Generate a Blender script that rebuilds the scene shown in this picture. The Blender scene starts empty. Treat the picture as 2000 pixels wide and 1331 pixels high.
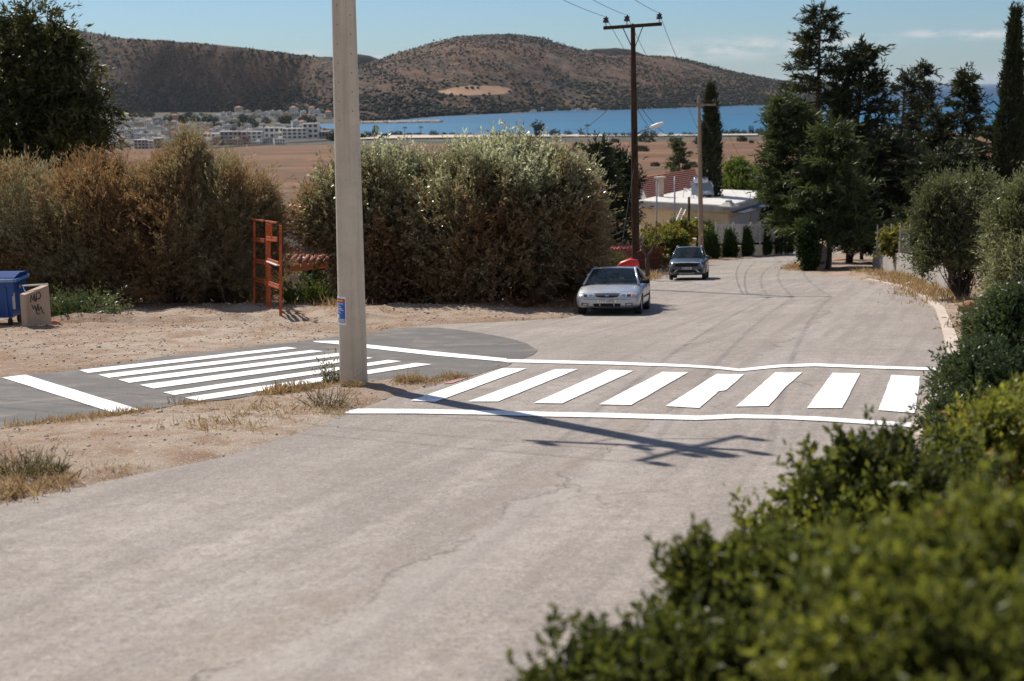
import bpy, bmesh, math, random
import numpy as np
from mathutils import Vector, Matrix
from mathutils.bvhtree import BVHTree

# ------------------------------------------------------------------ camera, sky, sun, exposure
scene = bpy.context.scene
COL = scene.collection
F = 2778.0                                    # 50 mm lens on a 36 mm frame, in pixels of the 2000 px photograph
PITCH = math.atan((665.5 - 173) / F)
ROLL = 0.0122
cp, sp, cr, sr = math.cos(PITCH), math.sin(PITCH), math.cos(ROLL), math.sin(ROLL)
FW = Vector((0, cp, -sp)); R0 = Vector((1, 0, 0)); U0 = Vector((0, sp, cp))
RT = R0 * cr - U0 * sr; UP = R0 * sr + U0 * cr
cam = bpy.data.objects.new('camera', bpy.data.cameras.new('camera'))
COL.objects.link(cam)
cam.matrix_world = Matrix(((RT.x, UP.x, -FW.x, 0), (RT.y, UP.y, -FW.y, 0), (RT.z, UP.z, -FW.z, 0), (0, 0, 0, 1)))
cam.data.sensor_width = 36.0
cam.data.lens = 50.0
cam.data.clip_start = 0.1
cam.data.clip_end = 120000
cam.data.dof.use_dof = True
cam.data.dof.focus_distance = 27.0
cam.data.dof.aperture_fstop = 1.9
scene.camera = cam

SUN_EL = math.radians(46)
SUN_AZ = math.radians(-32)                    # from straight ahead (+Y) towards the left
world = bpy.data.worlds.new('World')
scene.world = world
world.use_nodes = True
wt = world.node_tree
for n in list(wt.nodes): wt.nodes.remove(n)
w_out = wt.nodes.new('ShaderNodeOutputWorld')
w_bg = wt.nodes.new('ShaderNodeBackground')
w_bg.inputs['Strength'].default_value = 0.07
sky = wt.nodes.new('ShaderNodeTexSky')
sky.sky_type = 'NISHITA'
sky.sun_disc = False
sky.sun_elevation = SUN_EL
sky.sun_rotation = SUN_AZ
sky.altitude = 60
sky.air_density = 1.0
sky.dust_density = 0.4
sky.ozone_density = 2.0
wt.links.new(w_bg.outputs[0], w_out.inputs[0])

sun = bpy.data.objects.new('sun', bpy.data.lights.new('sun', 'SUN'))
COL.objects.link(sun)
sun.data.energy = 4.6
sun.data.angle = math.radians(0.53)
sun.data.color = (1.0, 0.93, 0.83)
TO_SUN = Vector((math.sin(SUN_AZ) * math.cos(SUN_EL), math.cos(SUN_AZ) * math.cos(SUN_EL), math.sin(SUN_EL)))
sun.rotation_euler = TO_SUN.to_track_quat('Z', 'Y').to_euler()

scene.view_settings.view_transform = 'Standard'
scene.view_settings.look = 'None'
scene.view_settings.exposure = 0.55
scene.view_settings.gamma = 1.0
scene.cycles.use_denoising = True
scene.cycles.denoising_prefilter = 'NONE'
scene.cycles.max_bounces = 8
scene.cycles.diffuse_bounces = 4
scene.cycles.glossy_bounces = 2
scene.cycles.transmission_bounces = 4
scene.cycles.transparent_max_bounces = 8
scene.cycles.caustics_reflective = False
scene.cycles.caustics_refractive = False

# ------------------------------------------------------------------ where a point of the photograph stands in the place
def ray(px, py):
    d = FW + RT * ((px - 1000) / F) + UP * ((665.5 - py) / F)
    return d / d.y
def at(px, py, Y):
    return ray(px, py) * Y
SLOPE, EYE = 0.1, 2.26                         # the hillside falls 1 in 10 away from a 2.26 m eye height
SEA_Z = -58.0
def gz(x, y):
    """height of the hillside plane, easing out into the coastal plain"""
    z = -EYE - SLOPE * y
    f = -56.5
    if z > f + 6: return z
    k = 4.0
    return f + k * math.log1p(math.exp((z - f) / k))
def gnd(px, py):
    d = ray(px, py)
    Y = EYE / (-d.z - SLOPE)
    return Vector((d.x * Y, Y, d.z * Y))
def flat(px, py, z):
    d = ray(px, py)
    return d * (z / d.z)

# sky colours, with a few small fair-weather clouds low over the sea
def wn(t): return wt.nodes.new(t)
tc = wn('ShaderNodeTexCoord'); sep = wn('ShaderNodeSeparateXYZ')
wt.links.new(tc.outputs['Generated'], sep.inputs[0])
def wmath(op, a, b=None, clamp=False):
    m = wn('ShaderNodeMath'); m.operation = op; m.use_clamp = clamp
    for i, v in enumerate((a, b)):
        if v is None: continue
        if isinstance(v, (int, float)): m.inputs[i].default_value = v
        else: wt.links.new(v, m.inputs[i])
    return m.outputs[0]
wy = wmath('MAXIMUM', sep.outputs['Y'], 0.05)
wu = wmath('DIVIDE', sep.outputs['X'], wy); wv = wmath('DIVIDE', sep.outputs['Z'], wy)
comb = wn('ShaderNodeCombineXYZ')
wt.links.new(wmath('MULTIPLY', wu, 26.0), comb.inputs[0]); wt.links.new(wmath('MULTIPLY', wv, 85.0), comb.inputs[1])
cn = wn('ShaderNodeTexNoise'); cn.inputs['Scale'].default_value = 1.6; cn.inputs['Detail'].default_value = 7; cn.inputs['Roughness'].default_value = 0.6
wt.links.new(comb.outputs[0], cn.inputs['Vector'])
mask = None
for (px, py, su, sv, amp) in ((1415, 96, .042, .0062, .8), (1470, 86, .03, .004, .9), (1640, 80, .028, .0035, .75), (1815, 66, .016, .0022, 1.0), (1920, 68, .022, .0026, 1.0),
                              (605, 105, .009, .002, .9), (1340, 105, .03, .004, .6), (735, 114, .008, .002, .8), (1560, 88, .02, .003, .7), (2150, 60, .05, .006, .8), (-150, 40, .04, .006, .7)):
    d = ray(px, py)
    a = wmath('DIVIDE', wmath('SUBTRACT', wu, d.x), su); b = wmath('DIVIDE', wmath('SUBTRACT', wv, d.z), sv)
    r2 = wmath('ADD', wmath('MULTIPLY', a, a), wmath('MULTIPLY', b, b))
    g = wmath('MULTIPLY', wmath('POWER', 2.718, wmath('MULTIPLY', r2, -0.9)), amp)
    mask = g if mask is None else wmath('MAXIMUM', mask, g)
cm = wmath('MULTIPLY', mask, wmath('MULTIPLY', wmath('SUBTRACT', cn.outputs[0], 0.36), 5.0, True), True)
mixc = wn('ShaderNodeMix'); mixc.data_type = 'RGBA'
hsv = wn('ShaderNodeMix'); hsv.data_type = 'RGBA'; hsv.blend_type = 'MULTIPLY'; hsv.inputs[0].default_value = 1.0
hsv.inputs[7].default_value = (0.46, 0.63, 0.87, 1)
wt.links.new(sky.outputs[0], hsv.inputs[6])
wt.links.new(wmath('MULTIPLY', cm, 0.95), mixc.inputs[0])
wt.links.new(hsv.outputs[2], mixc.inputs[6])
mixc.inputs[7].default_value = (6.5, 6.6, 6.8, 1)
# unseen bright broken cloud, added behind the camera to lift the frontal fill light
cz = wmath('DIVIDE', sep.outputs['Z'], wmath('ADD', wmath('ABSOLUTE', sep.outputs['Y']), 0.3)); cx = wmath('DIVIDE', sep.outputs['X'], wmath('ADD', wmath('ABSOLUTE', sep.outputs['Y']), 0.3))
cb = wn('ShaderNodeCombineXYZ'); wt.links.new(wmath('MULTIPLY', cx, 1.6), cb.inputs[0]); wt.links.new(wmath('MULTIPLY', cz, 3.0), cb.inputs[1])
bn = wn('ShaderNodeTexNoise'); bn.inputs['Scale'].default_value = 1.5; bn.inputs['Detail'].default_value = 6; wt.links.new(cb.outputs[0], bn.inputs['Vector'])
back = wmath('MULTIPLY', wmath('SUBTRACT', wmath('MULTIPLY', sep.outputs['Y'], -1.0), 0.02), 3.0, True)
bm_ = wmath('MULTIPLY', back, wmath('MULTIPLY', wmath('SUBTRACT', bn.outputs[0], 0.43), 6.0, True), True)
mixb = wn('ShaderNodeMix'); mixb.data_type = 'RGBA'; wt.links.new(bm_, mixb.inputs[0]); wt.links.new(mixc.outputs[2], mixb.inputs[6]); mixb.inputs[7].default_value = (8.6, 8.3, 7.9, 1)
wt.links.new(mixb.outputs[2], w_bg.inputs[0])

# ------------------------------------------------------------------ helpers
random.seed(7)
RNG = np.random.default_rng(11)

def tag(o, label=None, cat=None, group=None, kind=None):
    if label: o['label'] = label
    if cat: o['category'] = cat
    if group: o['group'] = group
    if kind: o['kind'] = kind
    return o
def empty(name, loc=(0, 0, 0), rz=0.0):
    o = bpy.data.objects.new(name, None); COL.objects.link(o)
    o.location = loc; o.rotation_euler = (0, 0, rz); o.empty_display_size = 0.2
    return o
def link(name, me, parent=None):
    o = bpy.data.objects.new(name, me); COL.objects.link(o)
    if parent is not None: o.parent = parent
    return o
def kids(o): return [c for c in bpy.data.objects if c.parent == o]
def copy_tree(o, parent=None):
    c = o.copy(); COL.objects.link(c)
    if parent is not None: c.parent = parent
    for k in kids(o): copy_tree(k, c)
    return c
ONES = ['', 'first', 'second', 'third', 'fourth', 'fifth', 'sixth', 'seventh', 'eighth', 'ninth', 'tenth', 'eleventh', 'twelfth', 'thirteenth', 'fourteenth', 'fifteenth',
        'sixteenth', 'seventeenth', 'eighteenth', 'nineteenth']
TENS = {2: ('twentieth', 'twenty'), 3: ('thirtieth', 'thirty'), 4: ('fortieth', 'forty'), 5: ('fiftieth', 'fifty'), 6: ('sixtieth', 'sixty')}
def nth(n):
    if n < 20: return ONES[n]
    t, r = divmod(n, 10)
    return TENS[t][0] if r == 0 else TENS[t][1] + '-' + ONES[r]

class MB:
    """collects simple shapes and links them as one mesh object"""
    def __init__(s): s.v = []; s.f = []; s.m = []; s.sm = []
    def add(s, vs, fs, mat=0, smooth=False):
        b = len(s.v); s.v += [tuple(p) for p in vs]
        for f in fs: s.f.append([b + i for i in f]); s.m.append(mat); s.sm.append(smooth)
        return s
    def box(s, c, size, rz=0.0, mat=0, M=None):
        x, y, z = (k / 2 for k in size); ca, sa = math.cos(rz), math.sin(rz)
        vs = []
        for dz in (-z, z):
            for dx, dy in ((-x, -y), (x, -y), (x, y), (-x, y)):
                vs.append(Vector((c[0] + dx * ca - dy * sa, c[1] + dx * sa + dy * ca, c[2] + dz)))
        if M is not None: vs = [M @ p for p in vs]
        return s.add(vs, [(3, 2, 1, 0), (4, 5, 6, 7), (0, 1, 5, 4), (1, 2, 6, 5), (2, 3, 7, 6), (3, 0, 4, 7)], mat)
    def bevbox(s, c, size, r, rz=0.0, mat=0):
        """box with chamfered vertical and horizontal edges"""
        x, y, z = (k / 2 for k in size); ca, sa = math.cos(rz), math.sin(rz); rings = []
        def ring(ix, dz):
            X, Y = x - ix, y - ix; k = r
            return [(-X + k, -Y), (X - k, -Y), (X, -Y + k), (X, Y - k), (X - k, Y), (-X + k, Y), (-X, Y - k), (-X, -Y + k)], dz
        for ix, dz in ((r, -z), (0, -z + r), (0, z - r), (r, z)):
            q, h = ring(ix, dz); rings.append([(c[0] + a * ca - b * sa, c[1] + a * sa + b * ca, c[2] + h) for a, b in q])
        vs = [p for q in rings for p in q]; fs = [tuple(range(7, -1, -1)), tuple(range(24, 32))]
        for k in range(3):
            for i in range(8):
                j = (i + 1) % 8; fs.append((k * 8 + i, k * 8 + j, (k + 1) * 8 + j, (k + 1) * 8 + i))
        return s.add(vs, fs, mat)
    def tube(s, pts, rad, n=8, mat=0, caps=True, smooth=True):
        pts = [Vector(p) for p in pts]
        if not hasattr(rad, '__len__'): rad = [rad] * len(pts)
        vs = []; fs = []; up = None
        for i, p in enumerate(pts):
            t = (pts[min(i + 1, len(pts) - 1)] - pts[max(i - 1, 0)]).normalized()
            if up is None:
                up = Vector((0, 0, 1)) if abs(t.z) < .9 else Vector((1, 0, 0))
            a = t.cross(up)
            a = a.normalized() if a.length > 1e-6 else Vector((1, 0, 0))
            b = a.cross(t).normalized(); up = b
            for k in range(n):
                w = 2 * math.pi * k / n
                vs.append(p + (a * math.cos(w) + b * math.sin(w)) * rad[i])
        for i in range(len(pts) - 1):
            for k in range(n):
                k2 = (k + 1) % n
                fs.append((i * n + k, i * n + k2, (i + 1) * n + k2, (i + 1) * n + k))
        s.add(vs, fs, mat, smooth)
        if caps:
            b = len(s.v) - len(vs)
            s.f.append([b + k for k in range(n - 1, -1, -1)]); s.m.append(mat); s.sm.append(False)
            s.f.append([b + (len(pts) - 1) * n + k for k in range(n)]); s.m.append(mat); s.sm.append(False)
        return s
    def bar(s, a, b, w, h, mat=0, up=(0, 0, 1)):
        a, b = Vector(a), Vector(b); t = (b - a).normalized(); u = Vector(up)
        x = t.cross(u); x = x.normalized() if x.length > 1e-6 else Vector((1, 0, 0)); y = x.cross(t).normalized()
        vs = []
        for p in (a, b):
            for dx, dy in ((-1, -1), (1, -1), (1, 1), (-1, 1)): vs.append(p + x * dx * w / 2 + y * dy * h / 2)
        return s.add(vs, [(0, 1, 2, 3), (7, 6, 5, 4), (4, 5, 1, 0), (5, 6, 2, 1), (6, 7, 3, 2), (7, 4, 0, 3)], mat)
    def prism(s, poly, z0, z1, mat=0):
        """poly: list of (x, y), counter-clockwise"""
        n = len(poly); vs = [(x, y, z0) for x, y in poly] + [(x, y, z1) for x, y in poly]
        fs = [tuple(range(n - 1, -1, -1)), tuple(range(n, 2 * n))] + [(i, (i + 1) % n, n + (i + 1) % n, n + i) for i in range(n)]
        return s.add(vs, fs, mat)
    def extr(s, poly, off, mat=0):
        """polygon of 3-D points pushed along off"""
        n = len(poly); o = Vector(off); vs = [Vector(p) for p in poly] + [Vector(p) + o for p in poly]
        fs = [tuple(range(n - 1, -1, -1)), tuple(range(n, 2 * n))] + [(i, (i + 1) % n, n + (i + 1) % n, n + i) for i in range(n)]
        return s.add(vs, fs, mat)
    def lathe(s, prof, c=(0, 0, 0), n=16, mat=0, M=None, smooth=True):
        vs = []; fs = []
        for r, z in prof:
            for k in range(n):
                w = 2 * math.pi * k / n; vs.append(Vector((c[0] + r * math.cos(w), c[1] + r * math.sin(w), c[2] + z)))
        if M is not None: vs = [M @ p for p in vs]
        for i in range(len(prof) - 1):
            for k in range(n):
                k2 = (k + 1) % n; fs.append((i * n + k, i * n + k2, (i + 1) * n + k2, (i + 1) * n + k))
        return s.add(vs, fs, mat, smooth)
    def mesh(s, name, mats):
        me = bpy.data.meshes.new(name); me.from_pydata(s.v, [], s.f)
        for m in (mats if isinstance(mats, (list, tuple)) else [mats]): me.materials.append(m)
        me.polygons.foreach_set('material_index', s.m); me.polygons.foreach_set('use_smooth', s.sm)
        me.update(); return me
    def build(s, name, mats, parent=None): return link(name, s.mesh(name, mats), parent)

def fast_mesh(name, V, Fq, mat, tint=None, smooth=False):
    """numpy mesh of faces that all have the same number of corners"""
    me = bpy.data.meshes.new(name); n, k = Fq.shape
    me.vertices.add(len(V)); me.vertices.foreach_set('co', np.ascontiguousarray(V, dtype=np.float32).ravel())
    me.loops.add(n * k); me.loops.foreach_set('vertex_index', np.ascontiguousarray(Fq, dtype=np.int32).ravel())
    me.polygons.add(n); me.polygons.foreach_set('loop_start', np.arange(0, n * k, k, dtype=np.int32))
    me.polygons.foreach_set('loop_total', np.full(n, k, dtype=np.int32))
    if smooth: me.polygons.foreach_set('use_smooth', np.ones(n, dtype=bool))
    me.materials.append(mat); me.update(calc_edges=True)
    if tint is not None:
        a = me.attributes.new('tint', 'FLOAT', 'FACE'); a.data.foreach_set('value', np.ascontiguousarray(tint, dtype=np.float32))
    return me

def _h(ix, iy, iz):
    n = (ix * 374761393 + iy * 668265263 + iz * 2147483647 % 1013904223 + iz * 1274126177) & 0x7fffffff
    n = ((n ^ (n >> 13)) * 1274126177) & 0x7fffffff
    return ((n ^ (n >> 16)) & 0xffff) / 65535.0
def vnoise(P):
    P = np.asarray(P, dtype=np.float64)
    if P.shape[1] == 2: P = np.column_stack([P, np.zeros(len(P))])
    i = np.floor(P).astype(np.int64); f = P - i; f = f * f * (3 - 2 * f); r = 0
    for dx in (0, 1):
        for dy in (0, 1):
            for dz in (0, 1):
                w = (f[:, 0] if dx else 1 - f[:, 0]) * (f[:, 1] if dy else 1 - f[:, 1]) * (f[:, 2] if dz else 1 - f[:, 2])
                r = r + w * _h(i[:, 0] + dx, i[:, 1] + dy, i[:, 2] + dz)
    return r
def fbm(P, o=4):
    P = np.asarray(P, dtype=np.float64); a, s, t = .5, 0, 0
    for k in range(o): s = s + a * vnoise(P * 2 ** k + 17.3 * k); t += a; a *= .5
    return s / t
def nrm(A): return A / np.maximum(np.linalg.norm(A, axis=1, keepdims=True), 1e-9)
def sstep(a, b, x):
    t = np.clip((x - a) / (b - a), 0, 1); return t * t * (3 - 2 * t)

# ------------------------------------------------------------------ materials (all procedural)
class NT:
    def __init__(s, name):
        s.m = bpy.data.materials.new(name); s.m.use_nodes = True; s.t = s.m.node_tree
        s.b = s.t.nodes['Principled BSDF']; s.out = s.t.nodes['Material Output']; s._tc = None
    def n(s, t): return s.t.nodes.new(t)
    def l(s, a, b): s.t.links.new(a, b)
    def obj(s):
        if s._tc is None: s._tc = s.n('ShaderNodeTexCoord')
        return s._tc.outputs['Object']
    def put(s, sock, v):
        if hasattr(v, 'is_output'): s.l(v, sock)
        elif isinstance(v, tuple) and len(v) == 3 and sock.type == 'RGBA': sock.default_value = (*v, 1)
        else: sock.default_value = v
    def math(s, op, a, b=0.0, clamp=False):
        m = s.n('ShaderNodeMath'); m.operation = op; m.use_clamp = clamp
        s.put(m.inputs[0], a); s.put(m.inputs[1], b); return m.outputs[0]
    def vscale(s, v, sc, rot=0.0, loc=(0, 0, 0)):
        m = s.n('ShaderNodeMapping'); s.l(v, m.inputs[0]); m.inputs['Scale'].default_value = sc; m.inputs['Rotation'].default_value = (0, 0, rot); m.inputs['Location'].default_value = loc
        return m.outputs[0]
    def noise(s, scale, detail=4, rough=.55, vec=None, dist=0.0):
        t = s.n('ShaderNodeTexNoise'); t.inputs['Scale'].default_value = scale; t.inputs['Detail'].default_value = detail
        t.inputs['Roughness'].default_value = rough; t.inputs['Distortion'].default_value = dist
        s.l(vec if vec is not None else s.obj(), t.inputs['Vector']); return t.outputs[0]
    def voro(s, scale, feature='F1', vec=None, out=0, rnd=1.0):
        t = s.n('ShaderNodeTexVoronoi'); t.feature = feature; t.inputs['Scale'].default_value = scale; t.inputs['Randomness'].default_value = rnd
        s.l(vec if vec is not None else s.obj(), t.inputs['Vector']); return t.outputs[out]
    def ramp(s, fac, stops, interp='LINEAR'):
        r = s.n('ShaderNodeValToRGB'); r.color_ramp.interpolation = interp; e = r.color_ramp.elements
        while len(e) < len(stops): e.new(0.5)
        for q, (p, c) in zip(e, stops):
            q.position = p; q.color = (*c, 1) if hasattr(c, '__len__') else (c, c, c, 1)
        s.put(r.inputs[0], fac); return r.outputs[0]
    def mix(s, fac, a, b, mode='MIX'):
        m = s.n('ShaderNodeMix'); m.data_type = 'RGBA'; m.blend_type = mode
        s.put(m.inputs[0], fac); s.put(m.inputs[6], a); s.put(m.inputs[7], b); return m.outputs[2]
    def bump(s, h, strength=.5, dist=.02):
        b = s.n('ShaderNodeBump'); b.inputs['Strength'].default_value = strength; b.inputs['Distance'].default_value = dist
        s.l(h, b.inputs['Height']); s.l(b.outputs[0], s.b.inputs['Normal']); return b.outputs[0]
    def set(s, **k):
        for a, v in k.items(): s.put(s.b.inputs[{'col': 'Base Color', 'rough': 'Roughness', 'metal': 'Metallic', 'spec': 'Specular IOR Level', 'coat': 'Coat Weight', 'alpha': 'Alpha', 'trans': 'Transmission Weight'}[a]], v)
        return s

def plain(name, col, rough=.6, var=.15, scale=6, metal=0.0, spec=.5, bump=0.0, coat=0.0):
    m = NT(name); c2 = tuple(c * (1 - var) for c in col); c3 = tuple(min(1, c * (1 + var)) for c in col)
    nz = m.noise(scale, 5, .6)
    m.set(col=m.ramp(nz, [(.3, c2), (.7, c3)]), rough=rough, metal=metal, spec=spec, coat=coat)
    if bump: m.bump(m.noise(scale * 6, 4), bump, .01)
    return m.m

def leafmat(name, stops, rough=.5, trans=.35, spec=.3, tcol=None):
    m = NT(name); a = m.n('ShaderNodeAttribute'); a.attribute_name = 'tint'
    c = m.ramp(a.outputs['Fac'], stops); m.set(col=c, rough=rough, spec=spec)
    t = m.n('ShaderNodeBsdfTranslucent'); mx = m.n('ShaderNodeMixShader'); mx.inputs[0].default_value = trans
    m.put(t.inputs[0], m.mix(1.0, c, tcol or (1.15, 1.1, .72), 'MULTIPLY'))
    m.l(m.b.outputs[0], mx.inputs[1]); m.l(t.outputs[0], mx.inputs[2]); m.l(mx.outputs[0], m.out.inputs[0])
    return m.m

def streakdir(px0, py0, px1, py1):
    a, b = gnd(px0, py0), gnd(px1, py1); d = b - a
    return math.atan2(d.x, d.y), a
ROAD_ANG, ROAD_P = streakdir(500, 1310, 1440, 722)

def m_asphalt():
    m = NT('worn_asphalt')
    o = m.obj()
    along = m.vscale(o, (1, 1, 1), ROAD_ANG)                       # y runs along the carriageway
    st = m.vscale(along, (3.4, .13, 1))
    big = m.noise(.35, 4, .6); stk = m.noise(1.0, 5, .6, st, .3); mid = m.noise(4.0, 5, .65)
    grit = m.noise(30, 4, .8); peb = m.voro(46)
    c = m.ramp(big, [(.3, (.235, .205, .178)), (.5, (.285, .25, .22)), (.7, (.335, .298, .265))])
    c = m.mix(m.ramp(stk, [(.38, .6), (.56, 0.0)]), c, (.185, .162, .148))
    c = m.mix(m.ramp(mid, [(.36, .55), (.58, 0.0)]), c, (.19, .158, .132))
    c = m.mix(m.ramp(grit, [(.34, .75), (.48, 0.0)]), c, (.095, .08, .07))
    c = m.mix(m.ramp(grit, [(.57, 0.0), (.70, .65)]), c, (.52, .47, .425))
    c = m.mix(m.ramp(peb, [(.0, .28), (.32, 0.0)]), c, (.40, .34, .29))
    ag = m.noise(13, 3, .7); c = m.mix(m.ramp(ag, [(.34, .28), (.46, 0)]), c, (.13, .112, .098)); c = m.mix(m.ramp(ag, [(.56, 0), (.68, .2)]), c, (.43, .39, .35))
    # longitudinal joint between two passes of the paver: ragged, with crumbled edges
    sx = m.n('ShaderNodeSeparateXYZ'); m.l(along, sx.inputs[0])
    x0 = ROAD_P.x * math.cos(ROAD_ANG) - ROAD_P.y * math.sin(ROAD_ANG)
    wob = m.math('MULTIPLY', m.math('SUBTRACT', m.noise(.55, 5, .7), .5), 1.5)
    d = m.math('SUBTRACT', m.math('ADD', sx.outputs[0], wob), x0)
    ad = m.math('ABSOLUTE', d)
    patchy = m.ramp(m.noise(.9, 3), [(.42, 0.0), (.58, 1.0)])
    c = m.mix(m.math('MULTIPLY', m.ramp(ad, [(0, .75), (.014, .45), (.028, 0)]), patchy), c, (.09, .075, .065))
    c = m.mix(m.math('MULTIPLY', m.ramp(d, [(.02, 0), (.08, .55), (.35, .3), (.8, 0)]), .6), c, (.33, .30, .28))
    c = m.mix(m.math('MULTIPLY', m.ramp(m.math('MULTIPLY', d, -1.0), [(.02, 0), (.1, .5), (.7, 0)]), m.ramp(m.noise(2.2, 4), [(.45, 0), (.6, 1)])), c, (.20, .155, .12))
    # fine wandering cracks
    cv = m.n('ShaderNodeVectorMath'); cv.operation = 'ADD'; m.l(o, cv.inputs[0])
    nz = m.n('ShaderNodeTexNoise'); nz.inputs['Scale'].default_value = 1.1; nz.inputs['Detail'].default_value = 5; m.l(o, nz.inputs['Vector']); m.l(nz.outputs['Color'], cv.inputs[1])
    ed = m.voro(.22, 'DISTANCE_TO_EDGE', cv.outputs[0])
    c = m.mix(m.math('MULTIPLY', m.ramp(ed, [(0, .5), (.003, .3), (.006, 0)]), m.ramp(m.noise(.5, 3), [(.48, 0), (.6, 1)])), c, (.08, .07, .06))
    m.set(col=c, rough=.85, spec=.25)
    h = m.math('ADD', m.math('MULTIPLY', grit, .6), m.math('MULTIPLY', peb, .5))
    m.bump(m.math('ADD', h, m.math('MULTIPLY', m.ramp(ad, [(0, -1.0), (.05, 0)]), 1.5)), .55, .012)
    return m.m
def m_newasphalt():
    m = NT('patched_asphalt'); o = m.obj()
    big = m.noise(.5, 4, .6); grit = m.noise(85, 3, .75); st = m.noise(1.0, 4, .6, m.vscale(o, (.15, 2.0, 1), .15))
    c = m.ramp(big, [(.3, (.092, .087, .083)), (.7, (.125, .117, .11))])
    c = m.mix(m.ramp(st, [(.5, 0), (.7, .35)]), c, (.20, .185, .17))
    c = m.mix(m.ramp(grit, [(.3, .6), (.5, 0.0)]), c, (.05, .047, .045))
    c = m.mix(m.ramp(grit, [(.6, 0.0), (.78, .55)]), c, (.32, .30, .28))
    ds = m.noise(1.3, 6, .7); c = m.mix(m.ramp(ds, [(.5, 0), (.72, .6)]), c, (.27, .225, .185)); c = m.mix(m.ramp(m.noise(.8, 4, .6, m.vscale(o, (1, 1, 1), 0, (7, 3, 0))), [(.3, .55), (.45, 0)]), c, (.075, .07, .068))
    m.set(col=c, rough=.85, spec=.25); m.bump(grit, .5, .01); return m.m
def m_paint():
    m = NT('road_paint'); grit = m.noise(60, 3, .75); w = m.noise(3.0, 5, .7)
    c = m.ramp(w, [(.3, (.60, .58, .56)), (.55, (.80, .80, .80))])
    c = m.mix(m.ramp(m.math('ADD', m.math('MULTIPLY', grit, .5), m.math('MULTIPLY', w, .5)), [(.33, .85), (.43, 0.0)]), c, (.36, .32, .29))
    m.set(col=c, rough=.7, spec=.3); m.bump(grit, .35, .008); return m.m
def m_dirt():
    m = NT('stony_dirt'); o = m.obj()
    big = m.noise(.22, 5, .62); mid = m.noise(1.6, 5, .65); fine = m.noise(16, 4, .7); grit = m.noise(60, 3, .75)
    v = m.n('ShaderNodeTexVoronoi'); v.inputs['Scale'].default_value = 26; m.l(o, v.inputs['Vector'])
    v2 = m.n('ShaderNodeTexVoronoi'); v2.inputs['Scale'].default_value = 9; m.l(o, v2.inputs['Vector'])
    c = m.ramp(big, [(.32, (.235, .165, .115)), (.5, (.315, .245, .185)), (.68, (.40, .335, .27))])
    c = m.mix(m.ramp(mid, [(.38, .75), (.55, 0.0)]), c, (.22, .125, .07))
    c = m.mix(m.ramp(mid, [(.55, 0), (.72, .5)]), c, (.42, .345, .28))
    c = m.mix(m.ramp(fine, [(.3, .6), (.48, 0.0)]), c, (.15, .095, .06))
    c = m.mix(m.ramp(grit, [(.3, .55), (.5, 0.0)]), c, (.16, .11, .075))
    sp_ = m.math('MULTIPLY', m.ramp(v.outputs['Distance'], [(.18, 1), (.34, 0)]), m.ramp(fine, [(.42, 0), (.55, 1)]))
    c = m.mix(sp_, c, m.mix(.5, v.outputs['Color'], (.46, .40, .34), 'COLOR'))
    c = m.mix(m.math('MULTIPLY', sp_, .6), c, (.58, .53, .47))
    # far down the slope the soil turns into the dry fields of the coastal plain
    sx = m.n('ShaderNodeSeparateXYZ'); m.l(o, sx.inputs[0])
    far = m.math('MULTIPLY', m.math('SUBTRACT', sx.outputs[1], 200.0), .0025, True)
    fl = m.noise(1.0, 5, .65, m.vscale(o, (.004, .022, 1), .12)); f2 = m.noise(.03, 6, .7); f3 = m.noise(1.0, 3, .6, m.vscale(o, (.0015, .009, 1), -.1))
    fc = m.ramp(fl, [(.28, (.078, .036, .018)), (.45, (.125, .062, .031)), (.6, (.175, .094, .048)), (.75, (.22, .135, .074))])
    fc = m.mix(m.ramp(f3, [(.42, .7), (.5, 0)]), fc, (.12, .058, .036))
    fc = m.mix(m.ramp(f2, [(.52, 0), (.64, .75)]), fc, (.06, .055, .035))
    town = m.math('MULTIPLY', m.math('SUBTRACT', sx.outputs[1], 1480.0), .02, True)
    fc = m.mix(town, fc, m.ramp(f2, [(.38, (.035, .04, .025)), (.55, (.08, .072, .055)), (.72, (.17, .15, .12))]))
    c = m.mix(far, c, fc)
    m.set(col=c, rough=.95, spec=.15)
    h = m.math('ADD', m.math('MULTIPLY', fine, 1.0), m.math('ADD', m.math('MULTIPLY', grit, .35), m.math('MULTIPLY', sp_, .6)))
    m.bump(h, .8, .035); return m.m
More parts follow.
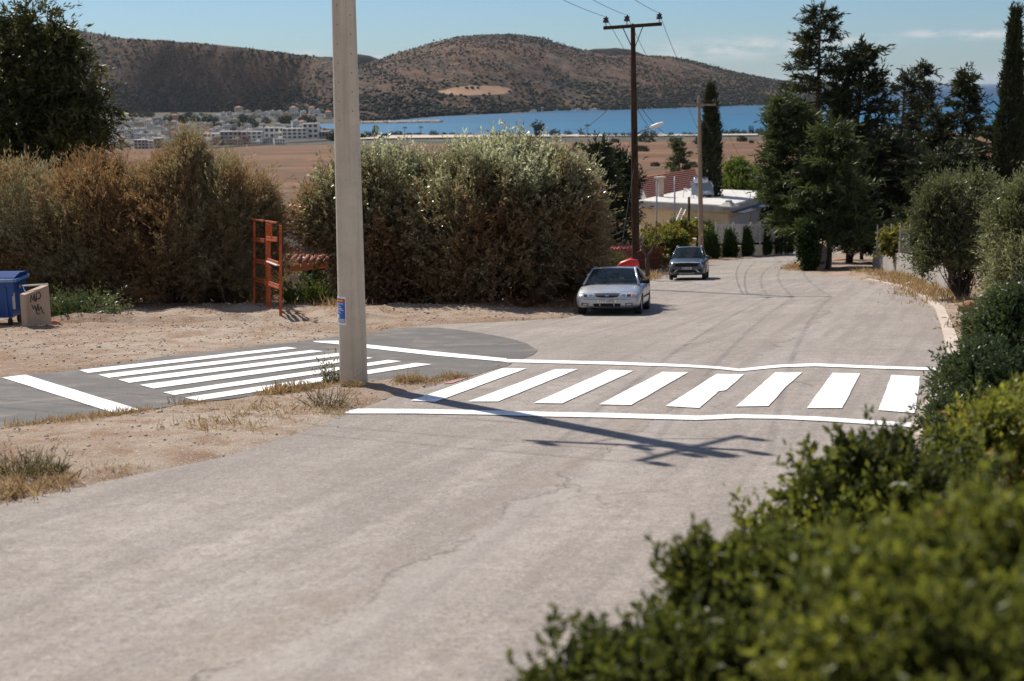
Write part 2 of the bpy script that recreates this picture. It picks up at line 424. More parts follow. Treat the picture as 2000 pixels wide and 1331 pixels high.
def m_hill(name, dense, rockpatch=None):
    m = NT(name); o = m.obj()
    a = m.noise(.0035, 5, .6); b = m.noise(.022, 5, .7); v = m.voro(.05); v2 = m.voro(.11)
    c = m.ramp(b, [(.35, (.050, .029, .019)), (.55, (.098, .056, .035)), (.7, (.155, .094, .060))])
    scrub = m.math('ADD', m.math('MULTIPLY', m.math('SUBTRACT', .62, v), 1.0), m.math('MULTIPLY', m.math('SUBTRACT', a, .5), 2.2))
    scrub = m.math('ADD', scrub, m.math('MULTIPLY', m.math('SUBTRACT', .5, v2), .5))
    c = m.mix(m.ramp(m.math('ADD', scrub, dense), [(.14, 0), (.34, .95)]), c, (.020, .022, .017))
    c = m.mix(m.ramp(m.math('MULTIPLY', m.noise(.012, 5, .7), m.noise(.004, 3, .5)), [(.33, 0), (.42, .7)]), c, (.12, .11, .105))
    if rockpatch:
        (x, y, rx, ry) = rockpatch
        sx = m.n('ShaderNodeSeparateXYZ'); m.l(o, sx.inputs[0])
        dx = m.math('DIVIDE', m.math('SUBTRACT', sx.outputs[0], x), rx); dy = m.math('DIVIDE', m.math('SUBTRACT', sx.outputs[2], y), ry)
        r = m.math('ADD', m.math('MULTIPLY', dx, dx), m.math('MULTIPLY', dy, dy))
        r = m.math('ADD', r, m.math('MULTIPLY', m.math('SUBTRACT', m.noise(.009, 4), .5), 1.1))
        c = m.mix(m.ramp(r, [(.75, 1), (.95, 0)]), c, m.ramp(m.noise(.02, 4), [(.3, (.25, .15, .09)), (.7, (.33, .21, .135))]))
    m.set(col=c, rough=.95, spec=.1); return m.m
def m_sea():
    m = NT('sea_water'); o = m.obj()
    w = m.noise(1.0, 6, .7, m.vscale(o, (.02, .05, 1))); w2 = m.noise(1.0, 4, .6, m.vscale(o, (.0012, .006, 1), .1))
    sx = m.n('ShaderNodeSeparateXYZ'); m.l(o, sx.inputs[0])
    far = m.math('MULTIPLY', m.math('SUBTRACT', sx.outputs[1], 2300.0), .00019, True)
    c = m.mix(m.math('POWER', far, .6), (.014, .10, .19), (.003, .024, .075))
    c = m.mix(m.ramp(w2, [(.4, 0), (.65, .35)]), c, (.032, .14, .23))
    c = m.mix(m.ramp(w, [(.35, .3), (.5, 0)]), c, (.010, .06, .13))
    c = m.mix(m.ramp(w, [(.74, 0), (.78, .6)]), c, (.55, .65, .70))
    m.set(col=c, rough=.55, spec=.12); m.bump(w, .4, 1.0); return m.m
def m_concrete(name, a, b, scale=3.0, stain=True):
    m = NT(name); o = m.obj()
    n1 = m.noise(scale, 6, .65); v = m.noise(1.0, 5, .6, m.vscale(o, (9, 9, .35))); g = m.noise(45, 3, .7)
    c = m.ramp(n1, [(.3, a), (.7, b)])
    if stain: c = m.mix(m.ramp(v, [(.52, 0), (.72, .55)]), c, tuple(x * .62 for x in a))
    c = m.mix(m.ramp(g, [(.3, .4), (.46, 0)]), c, tuple(x * .6 for x in a))
    m.set(col=c, rough=.85, spec=.25); m.bump(m.math('ADD', n1, m.math('MULTIPLY', g, .3)), .35, .012); return m.m
def m_rust(name, a, b):
    m = NT(name); n1 = m.noise(7, 6, .7); n2 = m.noise(30, 4, .7)
    c = m.ramp(n1, [(.3, b), (.52, a), (.8, tuple(min(1, x * 1.2) for x in a))]); c = m.mix(m.ramp(n2, [(.3, .6), (.5, 0)]), c, b)
    m.set(col=c, rough=.75, spec=.3); m.bump(n2, .3, .004); return m.m
def m_paintcar(name, col, metal=.55, rough=.32):
    m = NT(name); n = m.noise(2.5, 4, .6); d = m.noise(24, 3, .7)
    c = m.mix(m.ramp(n, [(.4, 0), (.75, .28)]), col, (.30, .27, .24))
    m.set(col=c, rough=m.math('ADD', rough, m.math('MULTIPLY', d, .12)), metal=metal, spec=.5, coat=.35); m.b.inputs['Coat Roughness'].default_value = .12
    return m.m
def m_glass(name, tint=(.02, .028, .03), clear=.45):
    m = NT(name); m.set(col=tint, rough=.06, spec=.6); t = m.n('ShaderNodeBsdfTransparent'); t.inputs[0].default_value = (.55, .62, .62, 1)
    mx = m.n('ShaderNodeMixShader'); mx.inputs[0].default_value = clear
    m.l(m.b.outputs[0], mx.inputs[1]); m.l(t.outputs[0], mx.inputs[2]); m.l(mx.outputs[0], m.out.inputs[0]); return m.m
def m_tiles(name, a, b):
    m = NT(name); o = m.obj(); n = m.noise(3, 4)
    w = m.n('ShaderNodeTexWave'); w.inputs['Scale'].default_value = 1.6; w.bands_direction = 'Z'; m.l(o, w.inputs[0])
    c = m.ramp(n, [(.3, a), (.7, b)]); m.set(col=c, rough=.85, spec=.2); return m.m
def m_bark(name, a, b):
    m = NT(name); n = m.noise(1.0, 5, .65, m.vscale(m.obj(), (9, 9, 1.6)))
    m.set(col=m.ramp(n, [(.3, a), (.7, b)]), rough=.9, spec=.15); m.bump(n, .6, .02); return m.m

M = {}
M['asphalt'] = m_asphalt(); M['newasphalt'] = m_newasphalt(); M['paint'] = m_paint(); M['dirt'] = m_dirt(); M['sea'] = m_sea()
M['concrete'] = m_concrete('pole_concrete', (.46, .405, .325), (.57, .505, .41), 2.2)
M['kerb'] = m_concrete('kerb_concrete', (.38, .31, .25), (.52, .44, .37), 2.0, False)
M['block'] = m_concrete('barrier_concrete', (.36, .27, .20), (.46, .36, .28), 1.5)
M['stonewall'] = m_concrete('wall_concrete', (.27, .25, .225), (.40, .37, .335), 1.5)
M['wood'] = m_bark('creosoted_wood', (.030, .017, .011), (.075, .043, .027))
M['palewood'] = m_bark('weathered_wood', (.22, .165, .125), (.36, .28, .22))
M['rust'] = m_rust('rust_red_paint', (.45, .095, .028), (.18, .048, .02))
M['brownmetal'] = m_rust('brown_fence_paint', (.16, .05, .03), (.07, .028, .018))
M['black'] = plain('black_plastic', (.012, .012, .013), .65, spec=.2)
M['rubber'] = plain('tyre_rubber', (.018, .018, .018), .8)
M['insul'] = plain('glazed_insulator', (.012, .010, .012), .15, coat=.5)
M['wire'] = plain('power_cable', (.03, .03, .035), .6)
M['galv'] = plain('galvanised_steel', (.30, .31, .32), .4, metal=.6)
M['alu'] = plain('bare_aluminium', (.62, .63, .64), .35, metal=.5)
M['white'] = plain('white_paint', (.74, .73, .71), .6, .05)
M['bluebin'] = plain('blue_bin_plastic', (.010, .065, .26), .38, .12, 3)
M['bluebin_dark'] = plain('blue_lid_plastic', (.008, .04, .16), .8, .12, 3, spec=.1)
M['bluerim'] = plain('worn_blue_edge', (.14, .26, .46), .3, .15, 4)
M['sedan'] = m_paintcar('silver_car_paint', (.42, .45, .49), .6, .28)
M['suv'] = m_paintcar('blue_grey_car_paint', (.07, .095, .125), .6, .26)
M['glass'] = m_glass('car_glass')
M['lens'] = plain('headlamp_lens', (.34, .36, .38), .08, .3, 30, spec=.9, coat=.8)
M['lamp_dark'] = plain('dark_lamp_glass', (.03, .033, .036), .08, spec=.9, coat=.8)
M['amber'] = plain('amber_lens', (.5, .16, .05), .2)
M['chrome'] = plain('chrome_trim', (.7, .7, .7), .15, metal=.95)
M['drl'] = plain('lamp_strip', (.55, .62, .60), .15, spec=.8)
M['plate'] = plain('plate_white', (.62, .62, .60), .5, .05)
M['plateblue'] = plain('plate_blue', (.03, .08, .35), .5)
M['ink'] = plain('dark_lettering', (.03, .03, .035), .7)
M['seat'] = plain('car_upholstery', (.05, .05, .055), .9)
M['paper'] = plain('poster_paper', (.72, .72, .74), .7, .03)
M['pblue'] = plain('poster_blue', (.02, .12, .42), .6, .05)
M['pnavy'] = plain('poster_navy', (.025, .03, .16), .6, .05)
M['pred'] = plain('poster_red', (.55, .04, .05), .6, .05)
M['pyellow'] = plain('poster_yellow', (.70, .50, .06), .6, .05)
M['pgrey'] = plain('poster_grey', (.42, .42, .44), .6, .05)
M['redcloth'] = plain('red_plastic_cover', (.62, .03, .035), .45)
M['cream'] = plain('cream_render', (.62, .49, .31), .85, .10, 1.2)
M['whitewall'] = plain('white_render', (.66, .64, .60), .85, .07, 1.0)
M['greywall'] = m_concrete('grey_render', (.30, .29, .28), (.40, .39, .37), 1.2)
M['roofwhite'] = m_concrete('white_roof_coat', (.47, .45, .42), (.60, .58, .55), .9)
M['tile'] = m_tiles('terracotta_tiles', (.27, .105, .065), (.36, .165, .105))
M['darktile'] = m_tiles('deep_red_tiles', (.075, .02, .018), (.12, .036, .03))  # the tiles' own red-brown, deeper than the terracotta
M['redmetal'] = plain('red_roof_sheet', (.36, .07, .07), .5, .12, 2)
M['shutter'] = plain('shutter_grey', (.42, .42, .42), .6)
M['dark'] = plain('dark_opening', (.015, .015, .018), .5)
M['blueframe'] = plain('blue_joinery', (.05, .14, .33), .5)
M['solar'] = plain('solar_panel', (.20, .23, .25), .18, .1, 4, spec=.8)
M['rail'] = plain('grey_railing_paint', (.40, .40, .40), .5, .05)
M['orangewood'] = plain('varnished_eaves', (.40, .14, .04), .6)
M['rock'] = m_concrete('red_brown_rock', (.22, .11, .06), (.40, .23, .14), 6, False)
M['pebble'] = m_concrete('pale_stones', (.30, .23, .18), (.50, .43, .37), 3, False)
M['litter'] = plain('litter_white', (.72, .72, .70), .6, .1)
M['redpaint'] = NT('red_spray').set(col=(.33, .18, .155), rough=.9).m
M['bark'] = m_bark('grey_bark', (.05, .038, .03), (.12, .095, .075))
M['palebark'] = m_bark('pale_bark', (.16, .12, .09), (.30, .24, .19))
M['twig'] = m_bark('dry_twigs', (.085, .055, .036), (.17, .12, .085))
# foliage
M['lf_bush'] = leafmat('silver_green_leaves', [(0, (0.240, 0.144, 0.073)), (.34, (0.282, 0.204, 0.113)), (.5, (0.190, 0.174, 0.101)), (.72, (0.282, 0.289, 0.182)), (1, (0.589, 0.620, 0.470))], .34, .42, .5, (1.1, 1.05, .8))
M['lf_dry'] = leafmat('dry_feathery_leaves', [(0, (0.187, 0.114, 0.058)), (.35, (0.298, 0.190, 0.096)), (.6, (0.241, 0.190, 0.105)), (.85, (0.263, 0.251, 0.147)), (1, (0.373, 0.356, 0.231))], .5, .45, .35, (1.1, 1.02, .85))
M['lf_euc'] = leafmat('gum_leaves', [(0, (0.030, 0.035, 0.013)), (.5, (0.060, 0.067, 0.024)), (.85, (0.119, 0.125, 0.038)), (1, (0.194, 0.173, 0.054))], .45, .35, .3)
M['lf_con'] = leafmat('dark_conifer_sprays', [(0, (0.018, 0.021, 0.012)), (.5, (0.034, 0.044, 0.021)), (.9, (0.064, 0.076, 0.034)), (1, (0.098, 0.098, 0.044))], .55, .22, .25)
M['lf_pine'] = leafmat('pine_needles', [(0, (0.030, 0.041, 0.017)), (.5, (0.060, 0.082, 0.034)), (1, (0.114, 0.138, 0.050))], .55, .3, .25)
M['lf_olive'] = leafmat('olive_leaves', [(0, (0.056, 0.062, 0.031)), (.5, (0.106, 0.119, 0.060)), (.85, (0.175, 0.187, 0.106)), (1, (0.300, 0.312, 0.212))], .38, .42, .45)
M['lf_fg'] = leafmat('lentisk_leaves', [(0, (0.040, 0.047, 0.016)), (.4, (0.091, 0.109, 0.026)), (.75, (0.191, 0.211, 0.041)), (.93, (0.311, 0.302, 0.066)), (1, (0.402, 0.220, 0.094))], .48, .5, .3)
M['lf_dkg'] = leafmat('dark_shrub_leaves', [(0, (0.022, 0.038, 0.018)), (.5, (0.048, 0.075, 0.033)), (1, (0.105, 0.135, 0.060))], .45, .3, .35)
M['lf_lime'] = leafmat('fresh_green_leaves', [(0, (.05, .085, .018)), (.5, (.10, .15, .03)), (1, (.19, .21, .05))], .45, .45, .3)
M['lf_vine'] = leafmat('yellowing_vine_leaves', [(0, (.06, .08, .018)), (.5, (.15, .155, .035)), (1, (.30, .24, .06))], .5, .45, .3)
M['lf_cone'] = leafmat('clipped_cypress', [(0, (.018, .034, .010)), (.6, (.034, .062, .016)), (1, (.06, .095, .028))], .6, .2, .2)
M['lf_weed'] = leafmat('weed_leaves', [(0, (.075, .075, .03)), (.5, (.14, .13, .055)), (1, (.26, .22, .11))], .6, .35, .2)
M['lf_straw'] = leafmat('dry_straw', [(0, (.22, .14, .075)), (.5, (.33, .225, .13)), (1, (.46, .36, .24))], .7, .35, .2)
M['lf_cut'] = leafmat('cut_olive_leaves', [(0, (0.072, 0.102, 0.042)), (.5, (0.132, 0.168, 0.072)), (.8, (0.204, 0.228, 0.120)), (1, (0.504, 0.504, 0.384))], .42, .25, .4)
M['lf_far'] = leafmat('distant_foliage', [(0, (.022, .03, .016)), (.6, (.042, .055, .026)), (1, (.085, .095, .042))], .7, .2, .15)
M['scrub'] = leafmat('hillside_scrub', [(0, (.014, .017, .012)), (.6, (.024, .028, .018)), (1, (.05, .05, .03))], .8, .05, .1)

# ------------------------------------------------------------------ the setting: ground, roads, sea, hills
def G(px): return [gnd(x, y) for x, y in px]
LEFT_EDGE = [(0, 985), (160, 950), (330, 915), (450, 888), (560, 855), (640, 825), (690, 803), (745, 783), (830, 758), (905, 738), (960, 722), (1000, 712)]
FAR_LEFT = [(800, 690), (722, 655), (760, 642), (860, 634), (1000, 628), (1110, 621), (1150, 605), (1190, 578), (1240, 560), (1290, 541), (1340, 525), (1400, 512), (1480, 504), (1545, 495.5), (1640, 490)]
RIGHT_EDGE = [(1640, 497), (1565, 501), (1546, 514), (1534, 528), (1600, 536), (1690, 547), (1760, 562), (1800, 582), (1826, 605), (1838, 640), (1850, 690), (1858, 720)]
re_w = [(p.x, p.y) for p in G(RIGHT_EDGE)] + [(5.0, 17.0), (2.8, 11.0), (0.6, 5.2), (-1.4, 0.0), (-3.6, -6.0)]
MAIN = [(-11.2, -6.0)] + [(p.x, p.y) for p in G(LEFT_EDGE + FAR_LEFT)] + re_w
SIDE_PX = [(-420, 800), (0, 739), (160, 722), (300, 700), (450, 683), (620, 664), (645, 659), (735, 652), (762, 643), (800, 640), (860, 641), (915, 647), (960, 655), (1000, 663), (1030, 672), (1050, 684), (1040, 694),
           (1005, 708), (990, 716), (930, 733), (900, 738), (840, 738), (760, 741), (720, 748), (650, 752), (560, 765), (450, 780), (370, 788), (270, 806), (140, 822), (0, 838), (-420, 905)]
SIDE = [(p.x, p.y) for p in G(SIDE_PX)]

def sdf(P, poly):
    """signed distance to a polygon, negative inside"""
    A = np.array(poly); B = np.roll(A, -1, 0); d2 = np.full(len(P), 1e18); ins = np.zeros(len(P), bool)
    for a, b in zip(A, B):
        e = b - a; w = P - a; t = np.clip((w @ e) / max(e @ e, 1e-12), 0, 1); q = w - t[:, None] * e
        d2 = np.minimum(d2, (q * q).sum(1))
        c = (a[1] > P[:, 1]) != (b[1] > P[:, 1])
        if abs(e[1]) > 1e-12: ins ^= c & (P[:, 0] < (P[:, 1] - a[1]) / e[1] * e[0] + a[0])
    return np.where(ins, -1, 1) * np.sqrt(d2)

def gz_np(y):
    z = -EYE - SLOPE * y; f = -56.5; k = 4.0
    return np.where(z > f + 6, z, f + k * np.log1p(np.exp(np.clip((z - f) / k, -40, 2))))
def relief(X, Y):
    """height of the soil above the hillside plane"""
    P = np.column_stack([X, Y]); out = np.zeros(len(P)); near = (Y < 140) & (Y > -12) & (np.abs(X) < 60)
    q = P[near]
    if len(q):
        d = np.minimum(sdf(q, MAIN), sdf(q, SIDE)); dm = sdf(q, MAIN)
        n = fbm(q * .55, 4) - .5; n2 = fbm(q * 2.6 + 9, 3) - .5
        h = -.05 + sstep(-.2, .22, d) * .085 + sstep(.2, 1.2, d) * .03
        h = h + n * .16 * sstep(.1, 1.4, d) + n2 * .075 * sstep(-.12, .3, d)
        # bank on the right of the carriageway, where the photographer stands among the shrubs
        side = (q[:, 0] - (q[:, 1] * .385 - 1.4)) > 0
        h = h + np.where(side & (q[:, 1] < 30), .62 * sstep(.15, 1.6, dm) * (1 - sstep(13, 27, q[:, 1])), 0)
        # spoil heap under the bushes on the left
        lf = (q[:, 0] < 3.5) & (q[:, 1] > 36)
        h = h + np.where(lf, sstep(1.2, 3.2, d) * .28 * fbm(q * .8 + 40, 3), 0)
        out[near] = h
    return out
def gh(x, y):
    return gz(x, y) + float(relief(np.array([float(x)]), np.array([float(y)]))[0])

def axis(a, b, step, lo, hi, g):
    xs = list(np.arange(a, b + 1e-6, step)); s = step; x = xs[-1]
    while x < hi: s *= g; x += s; xs.append(x)
    s = step; x = xs[0]
    while x > lo: s *= g; x -= s; xs.insert(0, x)
    return np.array(xs)
gx = axis(-16, 15, .17, -14000, 14000, 1.06); gy = axis(3, 46, .17, -60, 60000, 1.05)
XX, YY = np.meshgrid(gx, gy); X1, Y1 = XX.ravel(), YY.ravel()
Z1 = gz_np(Y1) + relief(X1, Y1)
Z1 = np.where(Y1 > 620, Z1 + 1.2 * (fbm(np.column_stack([X1, Y1]) * .006, 3) - .5), Z1)
Z1 = np.where(Y1 > 1780, np.minimum(Z1, SEA_Z - .5), Z1)
Z1 = np.where(Y1 > 6000, SEA_Z - 1.0, Z1)
nx, ny = len(gx), len(gy); I = np.arange(nx * ny).reshape(ny, nx)
Q = np.stack([I[:-1, :-1], I[:-1, 1:], I[1:, 1:], I[1:, :-1]], -1).reshape(-1, 4)
ground = link('ground', fast_mesh('ground', np.column_stack([X1, Y1, Z1]), Q, M['dirt'], smooth=True))
tag(ground, 'pale stony dirt hillside running down to dry brown fields by the sea', 'ground', kind='structure')

def sheet(name, pts, lift, mat, parent=None):
    bm = bmesh.new(); vs = [bm.verts.new((p[0], p[1], gz(p[0], p[1]) + lift)) for p in pts]
    f = bm.faces.new(vs); f.normal_update()
    if f.normal.z < 0: f.normal_flip()
    bmesh.ops.triangulate(bm, faces=[f])
    me = bpy.data.meshes.new(name); bm.to_mesh(me); bm.free(); me.materials.append(mat)
    return link(name, me, parent)
def ragged(poly, step=.35, amp=.06, seed=0, skip=lambda a, b: False):
    out = []; n = len(poly)
    for i in range(n):
        a, b = Vector(poly[i]).to_2d(), Vector(poly[(i + 1) % n]).to_2d(); L = (b - a).length; k = max(1, min(80, int(L / step)))
        t = (b - a).normalized(); nn = Vector((-t.y, t.x))
        for j in range(k):
            p = a.lerp(b, j / k)
            if p.y > 60: out.append(p); continue
            w = float(fbm(np.array([[p.x * 1.7 + seed, p.y * 1.7, 0.0]]), 3)[0]) - .5
            out.append(p + nn * w * amp * 2.2)
    return out
road = sheet('road', ragged(MAIN, .3, .07, 3), 0.0, M['asphalt'])
tag(road, 'worn grey asphalt road curving downhill to the right', 'road', kind='structure')
side_road = sheet('side_road', ragged(SIDE, .3, .05, 8), 0.006, M['newasphalt'])
tag(side_road, 'darker freshly patched asphalt side road joining from the left', 'road', kind='structure')

def mark(name, px, parent, lift=.012, mat=None, label=None):
    o = sheet(name, ragged([(p.x, p.y) for p in G(px)], .25, .008, len(px)), lift, mat or M['paint'], parent)
    if label: o['label'] = label
    return o
ZEBRA = [[(981, 721), (1029, 721), (850, 787), (803, 784)], [(1085, 722.5), (1129, 722.5), (973, 786), (915, 786)], [(1190, 724), (1237, 726), (1098, 790), (1042, 789)],
         [(1294, 728), (1344, 729), (1233, 793), (1169, 792)], [(1400, 732), (1453, 733), (1418, 764), (1404, 766), (1366, 799), (1300, 795)],
         [(1514, 729), (1567, 729), (1536, 756), (1501, 795), (1437, 796)], [(1626, 730), (1680, 731), (1645, 799), (1576, 799)], [(1741, 734), (1797, 737), (1788, 809), (1716, 803)]]
for q in ZEBRA: mark('zebra_stripe', q, road)
mark('stop_line', [(989, 703), (1200, 708), (1328, 713), (1400, 717), (1444, 722), (1480, 718), (1520, 714), (1592, 711), (1680, 715), (1856, 721), (1856, 726), (1680, 720.5), (1592, 717), (1528, 719), (1488, 722.5), (1448, 727),
                 (1400, 722), (1328, 718), (1200, 714), (989, 709)], road, label='narrow white line above the zebra crossing')
mark('stop_line', [(676, 805), (699, 800), (811, 801), (923, 803), (1042, 806), (1200, 809), (1360, 814), (1392, 813), (1432, 811), (1520, 813), (1600, 816), (1720, 824), (1850, 833), (1850, 841), (1720, 832), (1600, 824), (1520, 820),
                 (1440, 819), (1400, 821), (1360, 822.5), (1200, 818), (1042, 815), (959, 812), (811, 809.5), (672, 809.5)], road, label='white line along the near side of the zebra crossing')
SZ = [[(155, 725), (560, 679.5), (581, 682), (172, 730.5)], [(192.5, 734), (609, 685.5), (632, 688), (212, 740)], [(231, 743.5), (660, 691.5), (684, 694.5), (252, 750)],
      [(273, 754), (705, 698), (729, 701), (300, 761)], [(318, 768.5), (758, 705), (785, 707.5), (340, 774)], [(360, 779), (812, 711), (843, 713.5), (388, 785)]]
for q in SZ: mark('zebra_stripe', q, side_road, .016)
mark('stop_line', [(4, 739.5), (50, 734), (272, 802.5), (226, 810)], side_road, .016, label='broad white stop line across the side road')
mark('edge_line', [(611, 668), (659, 667), (716, 674.5), (844, 688), (989, 702), (988, 709), (976, 707.5), (844, 696), (716, 681.5), (659, 674), (615, 670)], side_road, .016, label='tapering white line across the mouth of the side road')
mark('paint_stain', [(872, 747), (900, 740), (915, 739), (884, 750), (864, 751)], road, .010, M['redpaint'], 'faint red paint stain beside the first zebra stripe')
# flush concrete strip along the right of the carriageway
kp = [Vector(p) for p in re_w[5:]]; outer = []
for i, p in enumerate(kp):
    t = (kp[min(i + 1, len(kp) - 1)] - kp[max(i - 1, 0)]).normalized(); outer.append(p + Vector((-t.y, t.x)) * (.25 if i > 1 else .15))
mbk = MB(); k = len(kp)
vs = []
for p, q in zip(kp, outer):
    for r_, lift in ((p, -.1), (p, .055), (q, .06), (q, -.1)): vs.append((r_.x, r_.y, gz(r_.x, r_.y) + lift))
fs = []
for i in range(k - 1):
    for j in range(3): fs.append((i * 4 + j, (i + 1) * 4 + j, (i + 1) * 4 + j + 1, i * 4 + j + 1))
mbk.add(vs, fs); kerb = mbk.build('kerb', M['kerb'])
tag(kerb, 'low pale concrete kerb strip along the right of the road', 'kerb', kind='structure')

# sea: one sheet whose edge is the shore of the bay
shore = [flat(x, y, SEA_Z) for x, y in ((2600, 262), (2000, 266), (1480, 263), (1300, 262.5), (1150, 263), (1000, 263.5), (860, 262), (760, 262), (700, 262.5), (672, 258), (655, 253), (620, 250), (604, 247.5), (600, 245.5), (622, 242.5), (660, 240.5), (705, 239.5), (740, 237))]
far_in = [flat(x, y, SEA_Z) for x, y in ((840, 229), (1000, 219), (1200, 207), (1400, 198), (1540, 190))]
pts = [(9000, 1500), (9000, 1700)]
sea_pts = [(p.x, p.y) for p in shore] + [(p.x, p.y) for p in far_in] + [(1500, 7000), (2000, 16000), (9000, 60000), (60000, 60000), (60000, 20000), (9000, 2200)]
bm = bmesh.new(); f = bm.faces.new([bm.verts.new((x, y, SEA_Z)) for x, y in sea_pts]); f.normal_update()
if f.normal.z < 0: f.normal_flip()
bmesh.ops.triangulate(bm, faces=[f]); me = bpy.data.meshes.new('sea'); bm.to_mesh(me); bm.free(); me.materials.append(M['sea'])
sea = tag(link('sea', me), 'calm blue bay opening to the dark blue open sea', 'sea', kind='structure')
shore_line = shore

# hills: height fields over (bearing, distance), ridge where the photograph shows the skyline
HILLS = {}
def hill(name, label, sil, base, dist, back, mat, amp, seed, nu=220, nr=110, pw=1.0, scrub=0):
    """sil: skyline pixels; base: foot pixels on the shore or plain; dist: pixel x -> ridge distance"""
    def curve(px, X): return np.interp(X, [p[0] for p in px], [p[1] for p in px])
    x0, x1 = sil[0][0], sil[-1][0]; X = np.linspace(x0, x1, nu)
    ky = curve(sil, X); by = curve(base, X); D1 = curve(dist, X)
    us = np.zeros(nu); e = np.zeros(nu); D0 = np.zeros(nu)
    for i in range(nu):
        d = ray(X[i], ky[i]); us[i] = d.x; e[i] = d.z; b = flat(X[i], by[i], SEA_Z); D0[i] = b.y
    D0 = np.minimum(D0, D1 - 150)
    s = np.linspace(0, 1, nr)
    r = np.concatenate([D0[:, None] + (D1 - D0)[:, None] * s[None, :], D1[:, None] + back * np.linspace(.04, 1, 26)[None, :]], 1)
    prof = np.concatenate([(1 - (1 - s) ** 1.7) ** (1.15 * pw), np.cos(np.linspace(.04, 1, 26) * math.pi / 2) ** 1.3])
    zr = e * D1; Z = SEA_Z - 3 + (zr - SEA_Z + 3)[:, None] * prof[None, :]
    Xw = us[:, None] * r; P = np.column_stack([Xw.ravel(), r.ravel()])
    n = fbm(P * .0022 + seed, 5) - .5; ridged = 1 - np.abs(2 * fbm(P * np.array([[.004, .0014]]) + seed * 2, 4) - 1)
    w = np.concatenate([np.sin(s * math.pi) ** .8, np.full(26, .3)])
    Z = Z + ((n * 1.3 + (ridged - .75) * .9).reshape(Z.shape) * w[None, :]) * amp * .75 + (fbm(P * .02 + seed, 3) - .5).reshape(Z.shape) * 5 * np.concatenate([sstep(0, .1, s), np.full(26, .2)])[None, :]
    # keep the skyline where the photograph has it
    Z = np.minimum(Z, (e[:, None] * r) + 2.5)
    m = nr + 26; I = np.arange(nu * m).reshape(nu, m)
    Q = np.stack([I[:-1, :-1], I[1:, :-1], I[1:, 1:], I[:-1, 1:]], -1).reshape(-1, 4)
    o = link(name, fast_mesh(name, np.column_stack([Xw.ravel(), r.ravel(), Z.ravel()]), Q, mat, smooth=True))
    tag(o, label, 'hill', kind='structure'); HILLS[label] = (Xw, r, Z, nr)
    return o
hill('hill', 'far blue hill on the coast beyond the headland', [(1420, 170), (1470, 163), (1505, 158), (1530, 157), (1560, 160), (1600, 158), (1640, 163), (1700, 168)], [(1420, 172.6), (1700, 171.4)],
     [(1420, 15000), (1700, 15000)], 2500, m_hill('far_coast_slope', .3), 20, 5, 60, 20)
hill('hill', 'rounded grey-blue hill peeping over the saddle behind the middle hill', [(1080, 130), (1135, 101), (1160, 96), (1200, 93.5), (1230, 97), (1262, 108), (1320, 135)], [(1080, 178), (1320, 176)], [(1080, 6900), (1320, 6900)], 2000,
     m_hill('far_hill_slope', .25), 25, 3, 60, 40)
hill('hill', 'small dark hill in the gap behind the concrete pole', [(560, 135), (620, 112), (660, 111), (700, 105.5), (720, 108), (745, 117), (800, 140)], [(560, 182), (800, 180)], [(560, 6200), (800, 6200)], 2000, m_hill('gap_hill_slope', .4), 25, 4, 60, 40)
bp = flat(940, 178, 40)
hill('hill', 'broad brown hill of the headland dotted with dark scrub', [(560, 175), (640, 150), (700, 128), (745, 116), (800, 98), (850, 83), (900, 72), (940, 69), (1000, 67.5), (1050, 75), (1100, 89), (1140, 100), (1180, 106), (1240, 109), (1310, 112), (1360, 121), (1420, 137),
      (1480, 150), (1530, 160), (1570, 172), (1620, 190), (1660, 202)],
     [(560, 224), (700, 239), (760, 236), (840, 228.5), (1000, 221), (1100, 216.5), (1200, 215.5), (1300, 212), (1400, 208.5), (1530, 205), (1660, 204)],
     [(560, 5200), (900, 4700), (1200, 4900), (1500, 5100), (1660, 4700)], 1800, m_hill('headland_slope', .03, (-76.0, -4.0, 92.0, 13.0)), 34, 1, 300, 150)
hill('hill', 'long dark scrubby hill above the town on the left', [(-700, 70), (-400, 48), (-200, 55), (0, 52), (60, 52), (125, 54), (160, 61), (230, 75), (330, 80), (430, 89), (540, 101), (640, 116), (700, 128), (760, 141), (820, 160), (880, 180), (940, 200), (1000, 215), (1020, 218)],
     [(-700, 222), (0, 222), (200, 222), (330, 219), (480, 214), (560, 216), (640, 228), (700, 238.5), (760, 236.5), (840, 229), (1020, 220)],
     [(-700, 5200), (200, 4700), (640, 4000), (880, 3650), (1020, 3500)], 1800, m_hill('left_hill_slope', -.02), 12, 2, 330, 140)

